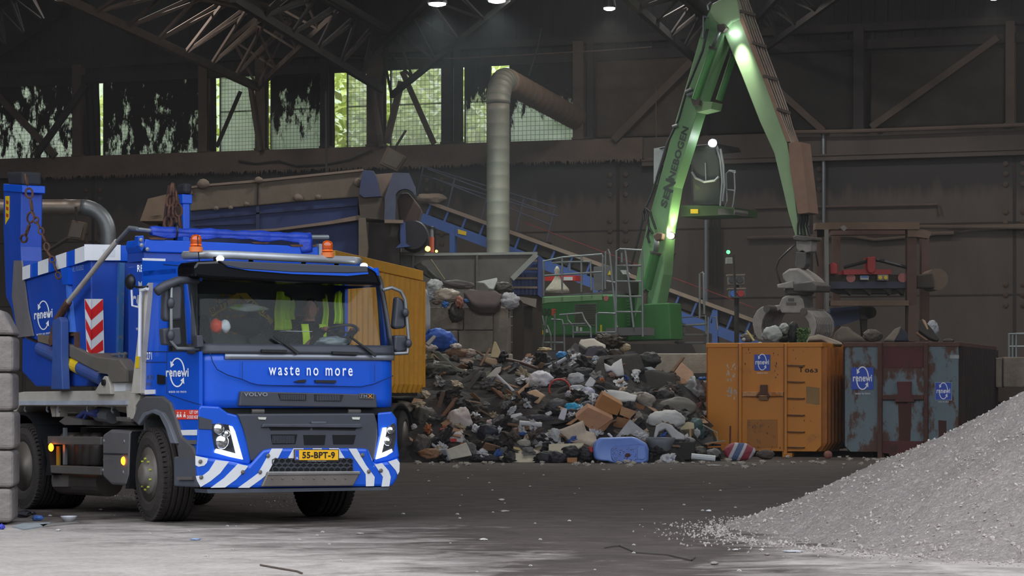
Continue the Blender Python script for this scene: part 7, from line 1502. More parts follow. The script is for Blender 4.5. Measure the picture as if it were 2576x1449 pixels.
slab(zh, [(1195, 340), (1240, 265), (1280, 260), (1300, 385), (1240, 380)], '8d6446', 'broken_chipboard', 'brown chipboard fragment standing on the ridge in the middle', 'board', th=.06)
slab(zh, [(1315, 375), (1330, 270), (1360, 250), (1430, 230), (1455, 330), (1380, 370)], 'a39684', 'cardboard_sheet', 'pale wrinkled cardboard standing on the ridge right of the chipboard', 'cardboard', wav=.06)
bag(zh, 1350, 205, 1480, 245, 'a8946c', 'tan_rag', 'tan rag on the very top of the pale wrinkled cardboard', 'cloth', amp=.4)
slab(zh, [(1300, 385), (1480, 345), (1480, 360), (1310, 395)], '7f8388', 'metal_strip', 'grey metal strip under the pale wrinkled cardboard', 'metal')
bag(zh, 1255, 440, 1485, 605, 'c9c6cb', 'printed_bag', 'white plastic bag with pink and orange print in the centre of the heap', 'bag', amp=.3, col2='b8505a', thr=.68, width=.02, dd=-.2)
slab(zh, [(1080, 690), (1180, 610), (1250, 550), (1290, 580), (1230, 650), (1220, 700)], 'ad8a6c', 'cardboard_piece', 'torn tan cardboard left below the printed white bag', 'cardboard', wav=.05, dd=-.2)
slab(zh, [(1230, 640), (1330, 605), (1420, 665), (1350, 750), (1260, 710)], 'b39374', 'cardboard_piece', 'torn tan cardboard flap right below the printed white bag', 'cardboard', wav=.06, dd=-.25)
bag(zh, 1080, 700, 1290, 820, '3d342c', 'dark_sack', 'dark brown burlap sack below the torn tan cardboard', 'sack', amp=.3)
bag(zh, 1195, 705, 1250, 765, '8a6a58', 'brown_ball', 'small round brown ball on the burlap sack', 'ball', amp=.1, sub=3)
slab(zh, [(1410, 835), (1470, 810), (1485, 835), (1440, 865)], 'b6b8ba', 'white_scrap', 'white plastic edge piece in the centre right of the heap', 'plastic')
bag(zh, 1210, 850, 1480, 930, '34333a', 'dark_net', 'dark grey net bundle above the white plastic pipe', 'net', amp=.3)
# ---- right half
pole(zk, [(0, 410), (170, 315)], .05, '8d8f98', 'metal_tube', 'grey metal tube pointing up right in the upper middle of the heap', 'tube')
bag(zk, 75, 245, 180, 315, '3b86c4', 'blue_foil', 'bright blue foil scrap beside the dark grey seat on the ridge', 'foil', amp=.4)
slab(zk, [(170, 330), (215, 200), (250, 160), (365, 215), (340, 290), (250, 400), (185, 370)], '443f42', 'seat_cushion', 'dark grey rectangular seat cushion tilted on the ridge', 'cushion', th=.25, dd=-.2)
slab(zk, [(290, 160), (310, 130), (440, 112), (545, 180), (550, 215), (430, 210), (370, 220)], 'b7b1a4', 'white_foam_block', 'frayed white foam block on top of the heap', 'foam', th=.25, wav=.08, d=56.9)
MB_r = MB
bag(zk, 455, 85, 700, 215, '33291f', 'brushwood', 'dark brown brushwood bundle on top of the heap', 'branches', amp=.6, fr=3.5, d=57.2)
bag(zk, 340, 195, 560, 330, '2a2628', 'black_bag', 'black bag under the frayed white foam block', 'bag', amp=.25)
o = slab(zk, [(335, 300), (380, 210), (440, 200), (470, 240), (420, 330), (400, 400), (340, 405)], '35313a', 'armchair', 'dark purple grey armchair back leaning beside the seat cushion', 'armchair', th=.3, wav=.05)
bag(zk, 420, 290, 480, 345, '9ba0ac', 'plastic_scrap', 'small pale blue plastic scrap on the dark armchair back', 'plastic', amp=.4)
bag(zk, 680, 165, 785, 250, 'a8987a', 'clear_bag', 'clear bag with orange contents on the ridge', 'bag', amp=.25, col2='c08a3a', thr=.6)
bag(zk, 560, 225, 720, 300, '57493e', 'brown_rags', 'brown rags on the ridge left of the clear bag', 'cloth', amp=.35)
sofa_ = thing('sofa', 'dark brown upholstered sofa lying at the upper right of the heap', 'sofa', loc=P(1620, 990, 55.5)); q1_ = slab(zk, [(540, 290), (850, 265), (885, 300), (925, 420), (720, 470), (640, 430), (540, 400)], '322d29', 'backrest', None, None, th=.4, wav=.05, dd=-.1)
q2_ = slab(zk, [(570, 455), (1000, 420), (1180, 450), (1228, 490), (1222, 610), (1000, 640), (760, 640), (640, 560)], '2b2723', 'seat', None, None, th=.5, wav=.05, dd=-.3)
for q_ in (q1_, q2_): q_.location = q_.location-sofa_.location; q_.parent = sofa_
bag(zk, 860, 245, 1075, 400, '282826', 'rubber_mat', 'black green rubber mat rolled behind the sofa at right', 'mat', amp=.25)
slab(zk, [(915, 395), (985, 388), (1140, 490), (1075, 488)], '9aa3a6', 'pale_board', 'pale blue grey board lying over the sofa', 'board', dd=-.5)
slab(zk, [(518, 350), (600, 385), (620, 350), (700, 315), (725, 470), (650, 480), (600, 425), (545, 440)], 'b9b8ba', 'torn_paper', 'torn white paper sheets standing before the sofa back', 'paper', wav=.08, dd=-.5)
bag(zk, 795, 415, 885, 460, 'b3b3b4', 'white_cup', 'small white cup lying on the sofa', 'cup', amp=.15, dd=-.5)
slab(zk, [(660, 540), (715, 515), (720, 530), (670, 548)], 'a3825c', 'wood_chip', 'small light wood chip on the sofa seat', 'wood', dd=-.5)
bag(zk, 570, 450, 640, 500, '7a5f50', 'brown_scrap', 'small reddish brown scrap at the left end of the sofa', 'cloth', amp=.4)
slab(zk, [(410, 640), (420, 480), (470, 330), (530, 320), (545, 480), (520, 600), (450, 670)], '38332f', 'foam_mattress', 'dark brown folded mattress standing in the centre of the heap', 'mattress', th=.25, wav=.08)
bag(zk, 185, 450, 345, 590, '9a9b9e', 'grey_bag', 'light grey plastic bag left of the folded brown mattress', 'bag', amp=.25)
slab(zk, [(345, 565), (400, 480), (455, 525), (410, 610)], 'b4b6ba', 'white_canister', 'white canister tilted beside the light grey bag', 'canister', th=.18)
bag(zk, 195, 565, 345, 620, 'adb0b4', 'white_roll', 'white roll lying below the light grey bag', 'roll', amp=.15)
bag(zk, 305, 590, 450, 740, 'a9aac0', 'lilac_bag', 'pale lilac plastic bag below the white canister', 'bag', amp=.2)
slab(zk, [(425, 740), (410, 650), (435, 640), (455, 735)], 'd0d2d4', 'white_strip', 'upright white plastic strip on the pale lilac bag', 'plastic', dd=-.35)
bag(zk, 230, 400, 450, 520, '2c2c30', 'black_sheet', 'black plastic sheet above the light grey bag', 'plastic', amp=.3)
c = hit(*zk((100, 600))[0])-.4
o = finish(MB().tube([P(a, b, c) for a, b in zk(*[(105+100*math.cos(t*.35), 605+95*math.sin(t*.35)) for t in range(18)])], .022, 8, closed=True).build('hoop', im('b0403c', .5)), 'thin red hoop in the centre left of the heap', 'hoop')
o = finish(MB().tube([P(a, b, c+.1) for a, b in zk(*[(200+95*math.cos(t*.35), 670+75*math.sin(t*.35)) for t in range(18)])], .06, 10, closed=True).build('bicycle_tyre', rubber, smooth=True), 'black tyre lying behind the red hoop', 'tyre')
bag(zk, 20, 480, 180, 540, 'a37e6c', 'pink_cloth', 'pinkish tan cloth behind the red hoop', 'cloth', amp=.3)
bag(zk, 0, 530, 170, 620, '1f1e22', 'black_bag', 'black bag inside the ring of the red hoop', 'bag', amp=.3)
bag(zk, 160, 625, 240, 700, 'a6a2aa', 'plastic_scrap', 'pale plastic scrap at the right of the red hoop', 'plastic', amp=.4)
bag(zk, 0, 695, 180, 810, '5d5c5d', 'grey_tub', 'grey rubber tub half buried at centre left of the heap', 'tub', amp=.15)
slab(zk, [(90, 885), (130, 785), (180, 790), (155, 905)], 'b4b2c0', 'perforated_plate', 'white perforated plastic plate leaning on the grey tub', 'plastic', dd=-.3)
bag(zk, 160, 740, 315, 825, '2fa0cc', 'turquoise_bag', 'turquoise plastic bag beside the white perforated plate', 'bag', amp=.35, dd=-.2)
bag(zk, 310, 720, 460, 800, '53555b', 'grey_bowl', 'dark grey bowl above the brown cardboard box', 'bowl', amp=.15)
bag(zk, 170, 795, 290, 860, '222229', 'black_rag', 'black rag under the turquoise bag', 'cloth', amp=.3)
slab(zk, [(450, 720), (490, 650), (540, 618), (760, 622), (850, 650), (830, 730), (700, 725), (560, 700)], 'bdbcba', 'white_sheet', 'large white sheet draped under the dark sofa', 'sheet', wav=.1, dd=-.3)
slab(zk, [(730, 655), (900, 625), (918, 640), (740, 670)], '9c9484', 'wood_lath', 'thin pale slat on the edge of the white sheet', 'wood', dd=-.5)
bag(zk, 840, 640, 1025, 800, '8a8278', 'beige_pillow', 'greyish beige pillow right of the white sheet', 'pillow', amp=.15)
bag(zk, 1020, 610, 1205, 750, '262020', 'dark_cushion', 'dark maroon cushion below the right end of the sofa', 'cushion', amp=.2)
slab(zk, [(1155, 590), (1215, 595), (1205, 640), (1170, 625)], '9a8478', 'pink_scrap', 'small dull pink scrap under the sofa end', 'cloth')
bag(zk, 1055, 685, 1420, 900, '6a665d', 'round_pouf', 'big grey olive pouf with a cloth cover at the right of the heap', 'pouf', amp=.12, dd=.1)
slab(zk, [(1215, 435), (1275, 345), (1385, 440), (1400, 500), (1330, 540), (1290, 600), (1295, 700), (1262, 720), (1225, 640)], 'ad8a70', 'chipboard_sheet', 'tall tan chipboard panel at the right end of the heap', 'board', th=.04, dd=-.2)
slab(zk, [(1165, 430), (1280, 290), (1310, 295), (1200, 440)], '6f5744', 'wood_plank', 'brown plank leaning behind the tan chipboard panel', 'plank', th=.06, d=57.0)
bag(zk, 1290, 500, 1525, 740, '8e9090', 'clear_foil', 'crumpled translucent plastic foil next to the orange container', 'foil', amp=.45, fr=2.6)
slab(zk, [(1380, 760), (1470, 720), (1475, 745), (1420, 830)], '4a2426', 'maroon_board', 'dark maroon board beside the orange container', 'board')
slab(zk, [(1390, 450), (1525, 445), (1525, 490), (1420, 500)], '2a2a2e', 'dark_foil', 'dark plastic foil on the low wall behind the heap', 'foil', d=57.2)
bag(zk, 1430, 490, 1525, 520, '2f62a8', 'blue_scrap', 'blue scrap poking out beside the orange container', 'plastic', d=56.8, amp=.4)
# cardboard boxes: body with open flaps
def carton(z, front, sidep, top, col, label, dd=-.5, d=None, flaps=()):
    q = z(*front); cx_, cy_ = cpx(q); D0 = (hit(cx_, cy_) if d is None else d)+dd
    o = thing('cardboard_box', label, 'box', loc=P(cx_, cy_, D0)); l = o.location.copy(); m = im(col, .85, .1)
    MB().prism([P(a, b, D0)-l for a, b in q], V((0, .45, .08))).build('body', m, o, bevel=.005)
    for k, f in enumerate((sidep, top)+tuple(flaps)):
        if f: MB().prism([P(a, b, D0-.03-.03*k)-l for a, b in z(*f)], (0, .015, 0)).build('flap' if k else 'side_panel', im(('8a5f40', 'a9805c', '7d5436')[k % 3], .85, .1), o)
    return o
carton(zk, ((260, 880), (380, 780), (620, 890), (435, 1020)), ((435, 1020), (625, 890), (555, 985), (450, 1080)), ((165, 945), (255, 885), (300, 880), (215, 945)), 'a3775a', 'light brown cardboard box with a seam in the centre foot of the heap', flaps=())
carton(zk, ((445, 780), (520, 655), (710, 760), (660, 860), (590, 840)), ((600, 980), (660, 870), (790, 900), (640, 1060), (560, 1000)), ((700, 770), (845, 820), (780, 890), (680, 850)), '98683a', 'dark brown open cardboard box behind the light brown one', flaps=(((830, 730), (925, 770), (905, 805), (850, 790)),))
slab(zk, [(645, 1060), (780, 893), (968, 1045), (925, 1110), (800, 1070)], '8f9096', 'grey_box', 'pale grey flat box tilted behind the blue tub', 'box', th=.25, lean=.8, dd=-.3)
slab(zk, [(60, 1000), (330, 915), (365, 985), (440, 1010), (470, 1080), (420, 1160), (320, 1140), (200, 1080)], 'b3a494', 'cream_blanket', 'cream blanket folded at the foot of the heap left of the blue tub', 'blanket', wav=.15, th=.12, dd=-.4)
slab(zk, [(0, 1130), (340, 1120), (330, 1150), (200, 1210), (0, 1220)], 'b5ad98', 'cream_board', 'cream board under the folded cream blanket', 'board', lean=1.2, dd=-.5)
bag(zk, 0, 985, 115, 1120, 'a9aaab', 'grey_foil', 'light grey foil on the left end of the cream blanket', 'foil', amp=.3, dd=-.3)
bag(zk, 110, 1150, 300, 1290, '1a1a1e', 'black_bag', 'black bin bag on the floor left of the blue tub', 'bag', amp=.25, dd=-.3)
bag(zk, 290, 1160, 430, 1300, '201f24', 'black_bag', 'black bin bag squeezed against the left end of the blue tub', 'bag', amp=.3, dd=-.3)
bag(zk, 0, 1205, 175, 1340, '1d1c24', 'black_bag', 'bluish black bag lowest in front of the cream board', 'bag', amp=.25, dd=-.4)
slab(zk, [(175, 1262), (275, 1260), (272, 1312), (180, 1312)], '9a6a42', 'cardboard_piece', 'small tan cardboard piece on the floor before the black bags', 'cardboard', d=51.0)
bag(zk, 405, 1290, 440, 1340, 'b9b6b0', 'white_cup', 'small white lump on the floor left of the blue tub', 'litter', d=51, amp=.2, sub=2, dd=0)
slab(zk, [(385, 1150), (420, 1160), (425, 1210), (395, 1200)], 'a8322e', 'red_plastic', 'small red plastic bit at the left end of the blue tub', 'plastic', d=51.3)
slab(zk, [(560, 1030), (580, 1020), (620, 1060), (605, 1068)], 'c4c8cc', 'white_strip', 'small white strip above the blue tub', 'plastic', d=52)
# the light blue tub lying on its side
tm = M('light_blue_plastic', '6f8fd8', .4, var=.08); o = thing('plastic_tub', 'light blue plastic tub lying on its side at the foot of the heap', 'tub', loc=P(*zk((690, 1325))[0], 51.3)); tl = o.location.copy()
tq = zk((425, 1180), (440, 1110), (490, 1072), (800, 1062), (850, 1075), (940, 1125), (962, 1180), (958, 1290), (930, 1320), (640, 1325), (560, 1300), (470, 1292), (435, 1270))
cxy = cpx(tq)
rings = [[P(cxy[0]+(a-cxy[0])*s, cxy[1]+(b-cxy[1])*s, 51.1+dd)-tl for a, b in tq] for s, dd in ((.80, -.05), (.9, -.06), (.97, -.02), (1.0, .06), (1, .4), (.9, .5))]
MB().loft(rings).build('shell', tm, o, bevel=.02, smooth=True)
MB().prism([P(a, b, 51.03)-tl for a, b in zk((595, 1185), (640, 1150), (900, 1130), (940, 1150), (945, 1290), (900, 1315), (640, 1312), (600, 1270))], (0, .05, 0)).build('raised_base', M('light_blue_plastic_b', '6583cf', .45), o, bevel=.02)
MB().prism([P(a, b, 51.0)-tl for a, b in zk((850, 1165), (870, 1152), (925, 1158), (930, 1270), (900, 1285), (850, 1280))], (0, .04, 0)).build('moulded_foot', tm, o, bevel=.015)
mb = MB(); rr = random.Random(5)
for i in range(70):
    a, b = rr.uniform(610, 840), rr.uniform(1170, 1300); mb.lathe([(.008, 0), (0, .004)], Matrix.Translation(P(*zk((a, b))[0], 51.025)-tl)@Matrix.Rotation(PI/2, 4, 'X'), 5)
mb.build('dimples', M('dirt_brown', '4c3f4a', .9), o); MB().blob(P(*zk((760, 1240))[0], 51.0)-tl, (.05, .008, .035), 3, .6, 3, sub=3).build('mud_stain', M('mud_brown', '54342c', .9), o)
# grey basin on a white foot
o = thing('basin', 'grey plastic basin upside on a white foot right of the blue tub', 'basin', loc=P(*zk((1080, 1305))[0], 51.6)); l = o.location.copy(); bm2 = M('basin_grey', '6c6e74', .5)
c = P(*zk((1075, 1070))[0], 51.9)-l; sc_ = 51.9*.2622/F
MB().lathe([(0, -175*sc_), (60*sc_, -175*sc_), (95*sc_, -120*sc_), (120*sc_, -60*sc_), (145*sc_, 0), (138*sc_, 0), (100*sc_, -100*sc_), (0, -160*sc_)], Matrix.Translation(c), 32).build('bowl', bm2, o, smooth=True)
MB().prism([P(a, b, 51.7)-l for a, b in zk((1015, 1265), (1040, 1235), (1120, 1235), (1145, 1260), (1140, 1305), (1020, 1300))], (0, .35, 0)).build('foot', M('foot_pale', '9fa2a8', .5), o, bevel=.02)
bag(zk, 940, 810, 1315, 1000, 'b9b9b6', 'white_duvet', 'white duvet draped at the lower right of the heap', 'duvet', amp=.15, dd=-.2)
slab(zk, [(1010, 1060), (1030, 960), (1090, 930), (1180, 960), (1310, 1060), (1300, 1085), (1200, 1080), (1140, 1010), (1120, 990), (1060, 1010), (1030, 1080)], 'a3a3a6', 'grey_mattress_cover', 'greyish white cloth hanging from the white duvet over the basin', 'cloth', wav=.08, dd=-.45)
slab(zk, [(1190, 975), (1340, 915), (1395, 930), (1400, 985), (1240, 1000)], 'b3a68a', 'wooden_tray', 'cream wooden drawer with open side at lower right of the heap', 'drawer', th=.3, dd=-.4)
slab(zk, [(1350, 985), (1372, 985), (1372, 1070), (1352, 1070)], '8d7250', 'wood_stub', 'short wooden leg under the cream drawer', 'wood', d=52.6)
bag(zk, 1180, 1060, 1410, 1130, '8b8888', 'grey_mattress', 'grey padded roll under the cream drawer', 'roll', amp=.12, dd=-.3)
slab(zk, [(1165, 1120), (1410, 1110), (1400, 1230), (1350, 1285), (1180, 1290)], '25221f', 'dark_box', 'dark brown box on the floor under the grey padded roll', 'box', th=.4, lean=.2, dd=-.2)
bag(zk, 1320, 890, 1500, 1130, '2e4a4c', 'teal_cloth', 'dark teal patterned cloth beside the orange container', 'cloth', amp=.3)
bag(zk, 1395, 985, 1455, 1070, 'aaa9aa', 'white_paper', 'white crumpled paper on the dark teal cloth', 'paper', amp=.35, dd=-.3)
bag(zk, 820, 830, 905, 980, '8c857c', 'beige_cloth', 'beige cloth heap between open carton and white duvet', 'cloth', amp=.3)
bag(zk, 960, 1190, 1010, 1300, '1d1d22', 'black_bag', 'small black bag between blue tub and basin foot', 'bag', amp=.3, d=51.6)
bag(zk, 1140, 1255, 1205, 1305, '8184a0', 'lilac_paper', 'small lilac crumpled paper at the foot of the basin', 'paper', amp=.4, d=51.4)
pole(zk, [(1370, 1250), (1600, 1272)], .06, 'c6cacc', 'fluorescent_tube', 'white plastic channel lying on the floor left of the striped bag', 'channel', d=51.9)
bag(zk, 1400, 1150, 1515, 1240, '57524a', 'straw_bundle', 'brownish straw bundle behind the white plastic channel', 'straw', amp=.4, d=52.2)
bag(zd, 110, 950, 225, 1015, '6f6d6b', 'grey_bag', 'grey translucent bag left of the striped shopping bag', 'bag', amp=.3, d=52.4)
# striped bag
o = bag(zd, 245, 905, 490, 1050, '6e7690', 'striped_bag', 'red white and blue striped shopping bag on the floor before the orange container', 'bag', d=52.6, amp=.14, fr=1.2)
sm = bpy.data.materials.new('striped_bag_weave'); sm.use_nodes = True
def _str():
    N = sm.node_tree.nodes; L = sm.node_tree.links; tc = N.new('ShaderNodeTexCoord'); mp = N.new('ShaderNodeMapping'); mp.inputs['Rotation'].default_value = (0, -.45, 0); L.new(tc.outputs['Object'], mp.inputs[0]); s = N.new('ShaderNodeSeparateXYZ'); L.new(mp.outputs[0], s.inputs[0])
    m = N.new('ShaderNodeMath'); m.operation = 'MULTIPLY'; m.inputs[1].default_value = 2.6; L.new(s.outputs[0], m.inputs[0]); f = N.new('ShaderNodeMath'); f.operation = 'FRACT'; L.new(m.outputs[0], f.inputs[0])
    r = N.new('ShaderNodeValToRGB'); r.color_ramp.interpolation = 'CONSTANT'; e = r.color_ramp.elements; e[0].position = 0; e[0].color = (*lin('8c3442'), 1); e[1].position = .38; e[1].color = (*lin('b3aeb2'), 1); x = e.new(.55); x.color = (*lin('48587e'), 1); x = e.new(.85); x.color = (*lin('b3aeb2'), 1)
    L.new(f.outputs[0], r.inputs[0]); L.new(r.outputs[0], N['Principled BSDF'].inputs['Base Color']); N['Principled BSDF'].inputs['Roughness'].default_value = .6
_str(); o.data.materials.clear(); o.data.materials.append(sm)
bag(zd, 500, 960, 640, 1035, '4a4038', 'brown_sack', 'dark brown sack on the floor right of the striped bag', 'sack', d=53.4, amp=.2)
# small table frame left of the striped bag
tf = thing('broken_stool', 'broken orange brown wooden frame beside the striped bag', 'frame', loc=P(*zd((170, 950))[0], 52.9)); l = tf.location.copy()
for q, r, m in ((((120, 925), (150, 905), (270, 912), (250, 935), (125, 940)), .02, 'a8642a'), (((300, 775), (297, 925)), .018, '5a2f20'), (((85, 765), (195, 825), (202, 900)), .015, '8a8a80'), (((105, 915), (260, 890)), .02, '8a7a68')): MB().tube([P(a, b, 52.9)-l for a, b in zd(*q)], r, 6).build('frame_bar', im(m), tf)
# ---- fillers: small scraps, individually placed
def crump(seed, s, amp=.5): return MB().blob((0, 0, 0), s, seed, amp*1.5, 1.8, sub=3)
def plank(s): return MB().cbox((0, 0, 0), s)
def filler(name, mesh_mb, col, label, cat, group, n, rng, zone=None, smooth=False, sc=(.5, 1.25)):
    me = mesh_mb.mesh(name, im(col, .8, bump=.1), smooth)
    for i in range(n):
        while True:
            px, py = rng.uniform(1040, 1800), rng.uniform(880, 1160)
            if zone is not None: px, py = rng.uniform(zone[0], zone[2]), rng.uniform(zone[1], zone[3])
            if py > lerp_tab(RIDGE, px)+6: break
        d = hit(px, py); p = P(px, py, d-.1); o = bpy.data.objects.new(name, me); C.objects.link(o); o.location = (p.x, p.y, max(p.z, .04)); o.rotation_euler = (rng.uniform(-.8, .8), rng.uniform(-.8, .8), rng.uniform(0, 6.28)); k = rng.uniform(*sc); o.scale = (k, k, k); tag(o, label, cat, group)
rg = random.Random(11)
filler('dark_rag', crump(1, (.22, .14, .1)), '262326', 'small black crumpled rag among the waste heap', 'rag', 'black rags in the heap', 40, rg)
filler('dark_rag', crump(7, (.2, .16, .08)), '3b332e', 'small dark brown crumpled rag among the waste heap', 'rag', 'brown rags in the heap', 26, rg)
filler('plastic_scrap', crump(2, (.13, .1, .07), .7), 'b9b9bc', 'small white crumpled plastic scrap among the waste heap', 'plastic', 'white plastic scraps in the heap', 42, rg)
filler('cardboard_scrap', plank((.32, .2, .015)), '8e6c50', 'small flat brown cardboard scrap among the waste heap', 'cardboard', 'cardboard scraps in the heap', 26, rg, smooth=False)
filler('wood_splinter', plank((.5, .05, .03)), '7a5f4a', 'thin brown wood splinter among the waste heap', 'wood', 'wood splinters in the heap', 34, rg, smooth=False)
filler('grey_scrap', crump(4, (.16, .12, .09), .5), '6c6a6a', 'small grey crumpled scrap among the waste heap', 'scrap', 'grey scraps in the heap', 22, rg)
filler('beige_scrap', crump(5, (.15, .1, .06), .6), 'a5967f', 'small beige crumpled scrap among the waste heap', 'scrap', 'beige scraps in the heap', 22, rg)
filler('black_scrap_sheet', plank((.4, .28, .02)), '1d1d20', 'small flat black panel piece among the waste heap', 'panel', 'black panel pieces in the heap', 20, rg, smooth=False)
filler('coloured_scrap', crump(6, (.09, .07, .05), .6), '9c5a32', 'tiny orange brown scrap among the waste heap', 'scrap', 'orange brown scraps in the heap', 16, rg)
filler('blue_scrap', crump(8, (.09, .06, .05), .6), '3a5a9c', 'tiny blue scrap among the waste heap', 'scrap', 'blue scraps in the heap', 9, rg)
# crumbs on the floor before the heap and bins
crm = im('a59d92'); me = crump(3, (.05, .04, .025), .5).mesh('crumb', crm, True)
for i in range(130):
    px, py = rg.uniform(1010, 2420), rg.gauss(1163, 7)
    if py < 1150: continue
    g = G(px, py); o = bpy.data.objects.new('litter_crumb', me); C.objects.link(o); k = rg.uniform(.4, 1.5); o.location = g+V((0, 0, .02*k)); o.scale = (k, k, k); o.rotation_euler[2] = rg.uniform(0, 6); tag(o, 'tiny pale crumb of litter on the floor along the foot of heap and containers', 'litter', 'pale litter crumbs')
# ---- rubbish on the concrete pier
PD = 58.9
bag(zg, 350, 830, 480, 935, 'a9aca9', 'plastic_bag', 'white plastic bag at the left end of the rubbish on the pier', 'bag', d=PD, amp=.35)
bag(zg, 480, 835, 740, 905, '4b4342', 'rolled_mattress', 'long brown grey rolled blanket on top of the pier rubbish', 'blanket', d=PD+.2, amp=.2, rot=.1)
slab(zg, [(650, 930), (700, 905), (900, 915), (950, 945), (935, 1015), (900, 1042), (770, 1040), (710, 1010)], '564b49', 'upholstered_slab', 'brown grey upholstered slab overhanging the front of the pier', 'cushion', th=.35, d=PD, wav=.05, dd=-.3)
slab(zg, [(745, 848), (915, 812), (918, 835), (885, 905), (850, 900), (815, 860)], 'aeb2ac', 'plastic_crate', 'upturned white plastic tray on the pier rubbish', 'tray', th=.1, d=PD, dd=-.1)
bag(zg, 420, 900, 620, 1015, '978c7c', 'beige_bag', 'beige cloth bag at the front left of the pier rubbish', 'bag', d=PD, amp=.25, dd=-.2)
bag(zg, 940, 940, 1095, 1055, 'a3a3a6', 'plastic_bag', 'white plastic bag hanging at the right end of the pier rubbish', 'bag', d=PD, amp=.35, dd=-.2)
bag(zg, 880, 850, 1040, 940, '3c3a33', 'dark_bag', 'dark olive bag at the right on the pier rubbish', 'bag', d=PD+.2, amp=.3)
bag(zg, 345, 910, 440, 990, '9aa0a4', 'clear_foil', 'silvery foil at the left of the pier rubbish', 'foil', d=PD, amp=.5, fr=3)
bag(zg, 530, 1020, 645, 1175, '37332f', 'dark_rag', 'dark rag hanging down the front of the pier', 'rag', d=PD, amp=.3, dd=-.2)
bag(zg, 585, 960, 650, 1060, '8d5a48', 'red_brown_rag', 'reddish brown rag above the hanging dark rag on the pier', 'rag', d=PD, amp=.4, dd=-.35)
bag(zg, 630, 980, 700, 1020, '2b5684', 'blue_rag', 'small blue rag beside the upholstered slab on the pier', 'rag', d=PD, amp=.4, dd=-.2)
bag(zg, 480, 1000, 530, 1050, '2b62a8', 'blue_strip', 'small blue plastic bit at the front of the pier rubbish', 'plastic', d=PD, amp=.4, dd=-.3)
o = finish(MB().tube([P(a, b, PD-.2) for a, b in zg((500, 1005), (475, 1030), (470, 1070), (488, 1100))], .025, 6).build('hose_piece', im('8a8880'), smooth=True), 'pale curved hose piece hanging at the front left of the pier', 'hose')
slab(zg, [(255, 715), (310, 690), (470, 830), (440, 840), (350, 800)], '23231f', 'black_mat', 'black rippled rubber mat leaning in the hopper behind the yellow container', 'mat', d=60.5, wav=.05)
pole(zg, [(390, 670), (500, 830)], .02, '6f6a4c', 'stick', 'thin pale stick leaning in the hopper', 'stick', d=60.5)
slab(zg, [(330, 900), (360, 910), (385, 1040), (385, 1215), (340, 1255)], 'a9a9ac', 'plastic_sheet', 'long white plastic sheet hanging beside the yellow container', 'plastic', d=57.5, wav=.08, lean=.05)
bag(zg, 400, 990, 470, 1030, '6e5b4d', 'brown_rag', 'small brown rag under the beige cloth bag on the pier', 'rag', d=PD, amp=.4, dd=-.2)
# ---- contents of the bins
def fill(fr, wd, label):
    mb = MB(); mb.grid(lambda a, b: V((.15+(wd-.3)*a, .15+5.7*b, 2.18+.2*noise.noise(V((a*4, b*8, wd))))), 16, 30); o = mb.build('bin_rubbish', heap_m); o.location = fr.o; o.rotation_euler = (0, 0, fr.a); tag(o, label, 'rubbish', kind='stuff')
fill(O1, 2.5, 'mixed rubbish filling the orange container'); fill(O2, 2.42, 'mixed rubbish filling the rusty grey-blue container')
bag(zc, 445, 905, 610, 1035, 'a3a8a3', 'plastic_bag', 'white plastic bag under the open grab in the orange container', 'bag', d=57.5, amp=.2)
bag(zc, 585, 885, 655, 945, 'a9ada8', 'bag_knot', 'twisted white plastic tail rising from the bag under the grab', 'plastic', d=57.5, amp=.35, rot=-.5)
bag(zc, 650, 870, 745, 1060, '0f0f11', 'black_bag', 'black bag standing under the grab in the orange container', 'bag', d=57.6, amp=.15)
bag(zc, 570, 950, 680, 1040, '2f3326', 'dark_green_waste', 'dark green garden waste behind the white bag under the grab', 'garden waste', d=58, amp=.4)
mb = MB(); rr = random.Random(9)
for i in range(420):
    px, py = zc((rr.uniform(730, 830), rr.uniform(925, 1035)))[0]; c = P(px, py, 57.5+rr.uniform(-.2, .2)); a = V((rr.gauss(0, 1), rr.gauss(0, 1), rr.gauss(0, 1))).normalized()*.045; b = V((rr.gauss(0, 1), rr.gauss(0, 1), rr.gauss(0, 1))).normalized()*.025
    mb.add([c-a, c+b, c+a, c-b], [(0, 1, 2, 3)])
tag(centred(mb.build('leafy_branches', M('leaf_dull_green', '56713f', .7, var=.3))), 'green leafy branches in the orange container right of the black bag', 'branches')
slab(zc, [(820, 1000), (900, 975), (990, 1000), (1090, 1040), (1100, 1055), (1000, 1050), (930, 1020), (820, 1025)], 'a89c8c', 'foam_slab', 'long cream foam slab hanging over the right rim of the orange container', 'foam', d=56.6, th=.3, wav=.05, lean=.2)
pole(zc, [(320, 945), (378, 1028)], .025, 'bcae6a', 'yellow_stick', 'yellow stick poking up from the orange container', 'stick', d=57)
bag(zc, 275, 1003, 312, 1032, 'a5a5a5', 'white_cup', 'small white lump on the rim of the orange container', 'litter', d=56.6, amp=.2, sub=2)
bag(zc, 405, 1005, 450, 1030, '9a9a98', 'white_cup', 'small white scrap left of the bag under the grab', 'litter', d=57, amp=.4, sub=2)
bag(zc, 270, 965, 380, 1040, '5a4f46', 'brown_sheet', 'brown sheet under the yellow stick in the orange container', 'cloth', d=57.6, amp=.3)
slab(zc, [(1035, 960), (1090, 908), (1150, 915), (1290, 1030), (1050, 1030)], '554b42', 'brown_tarp', 'brown tarpaulin mound between the grab and the gantry', 'tarpaulin', d=57.8, th=.8, wav=.1)
bag(zc, 1270, 935, 1420, 1040, '4c433c', 'brown_cloth', 'brown cloth mound at the middle of the rusty container', 'cloth', d=58, amp=.2)
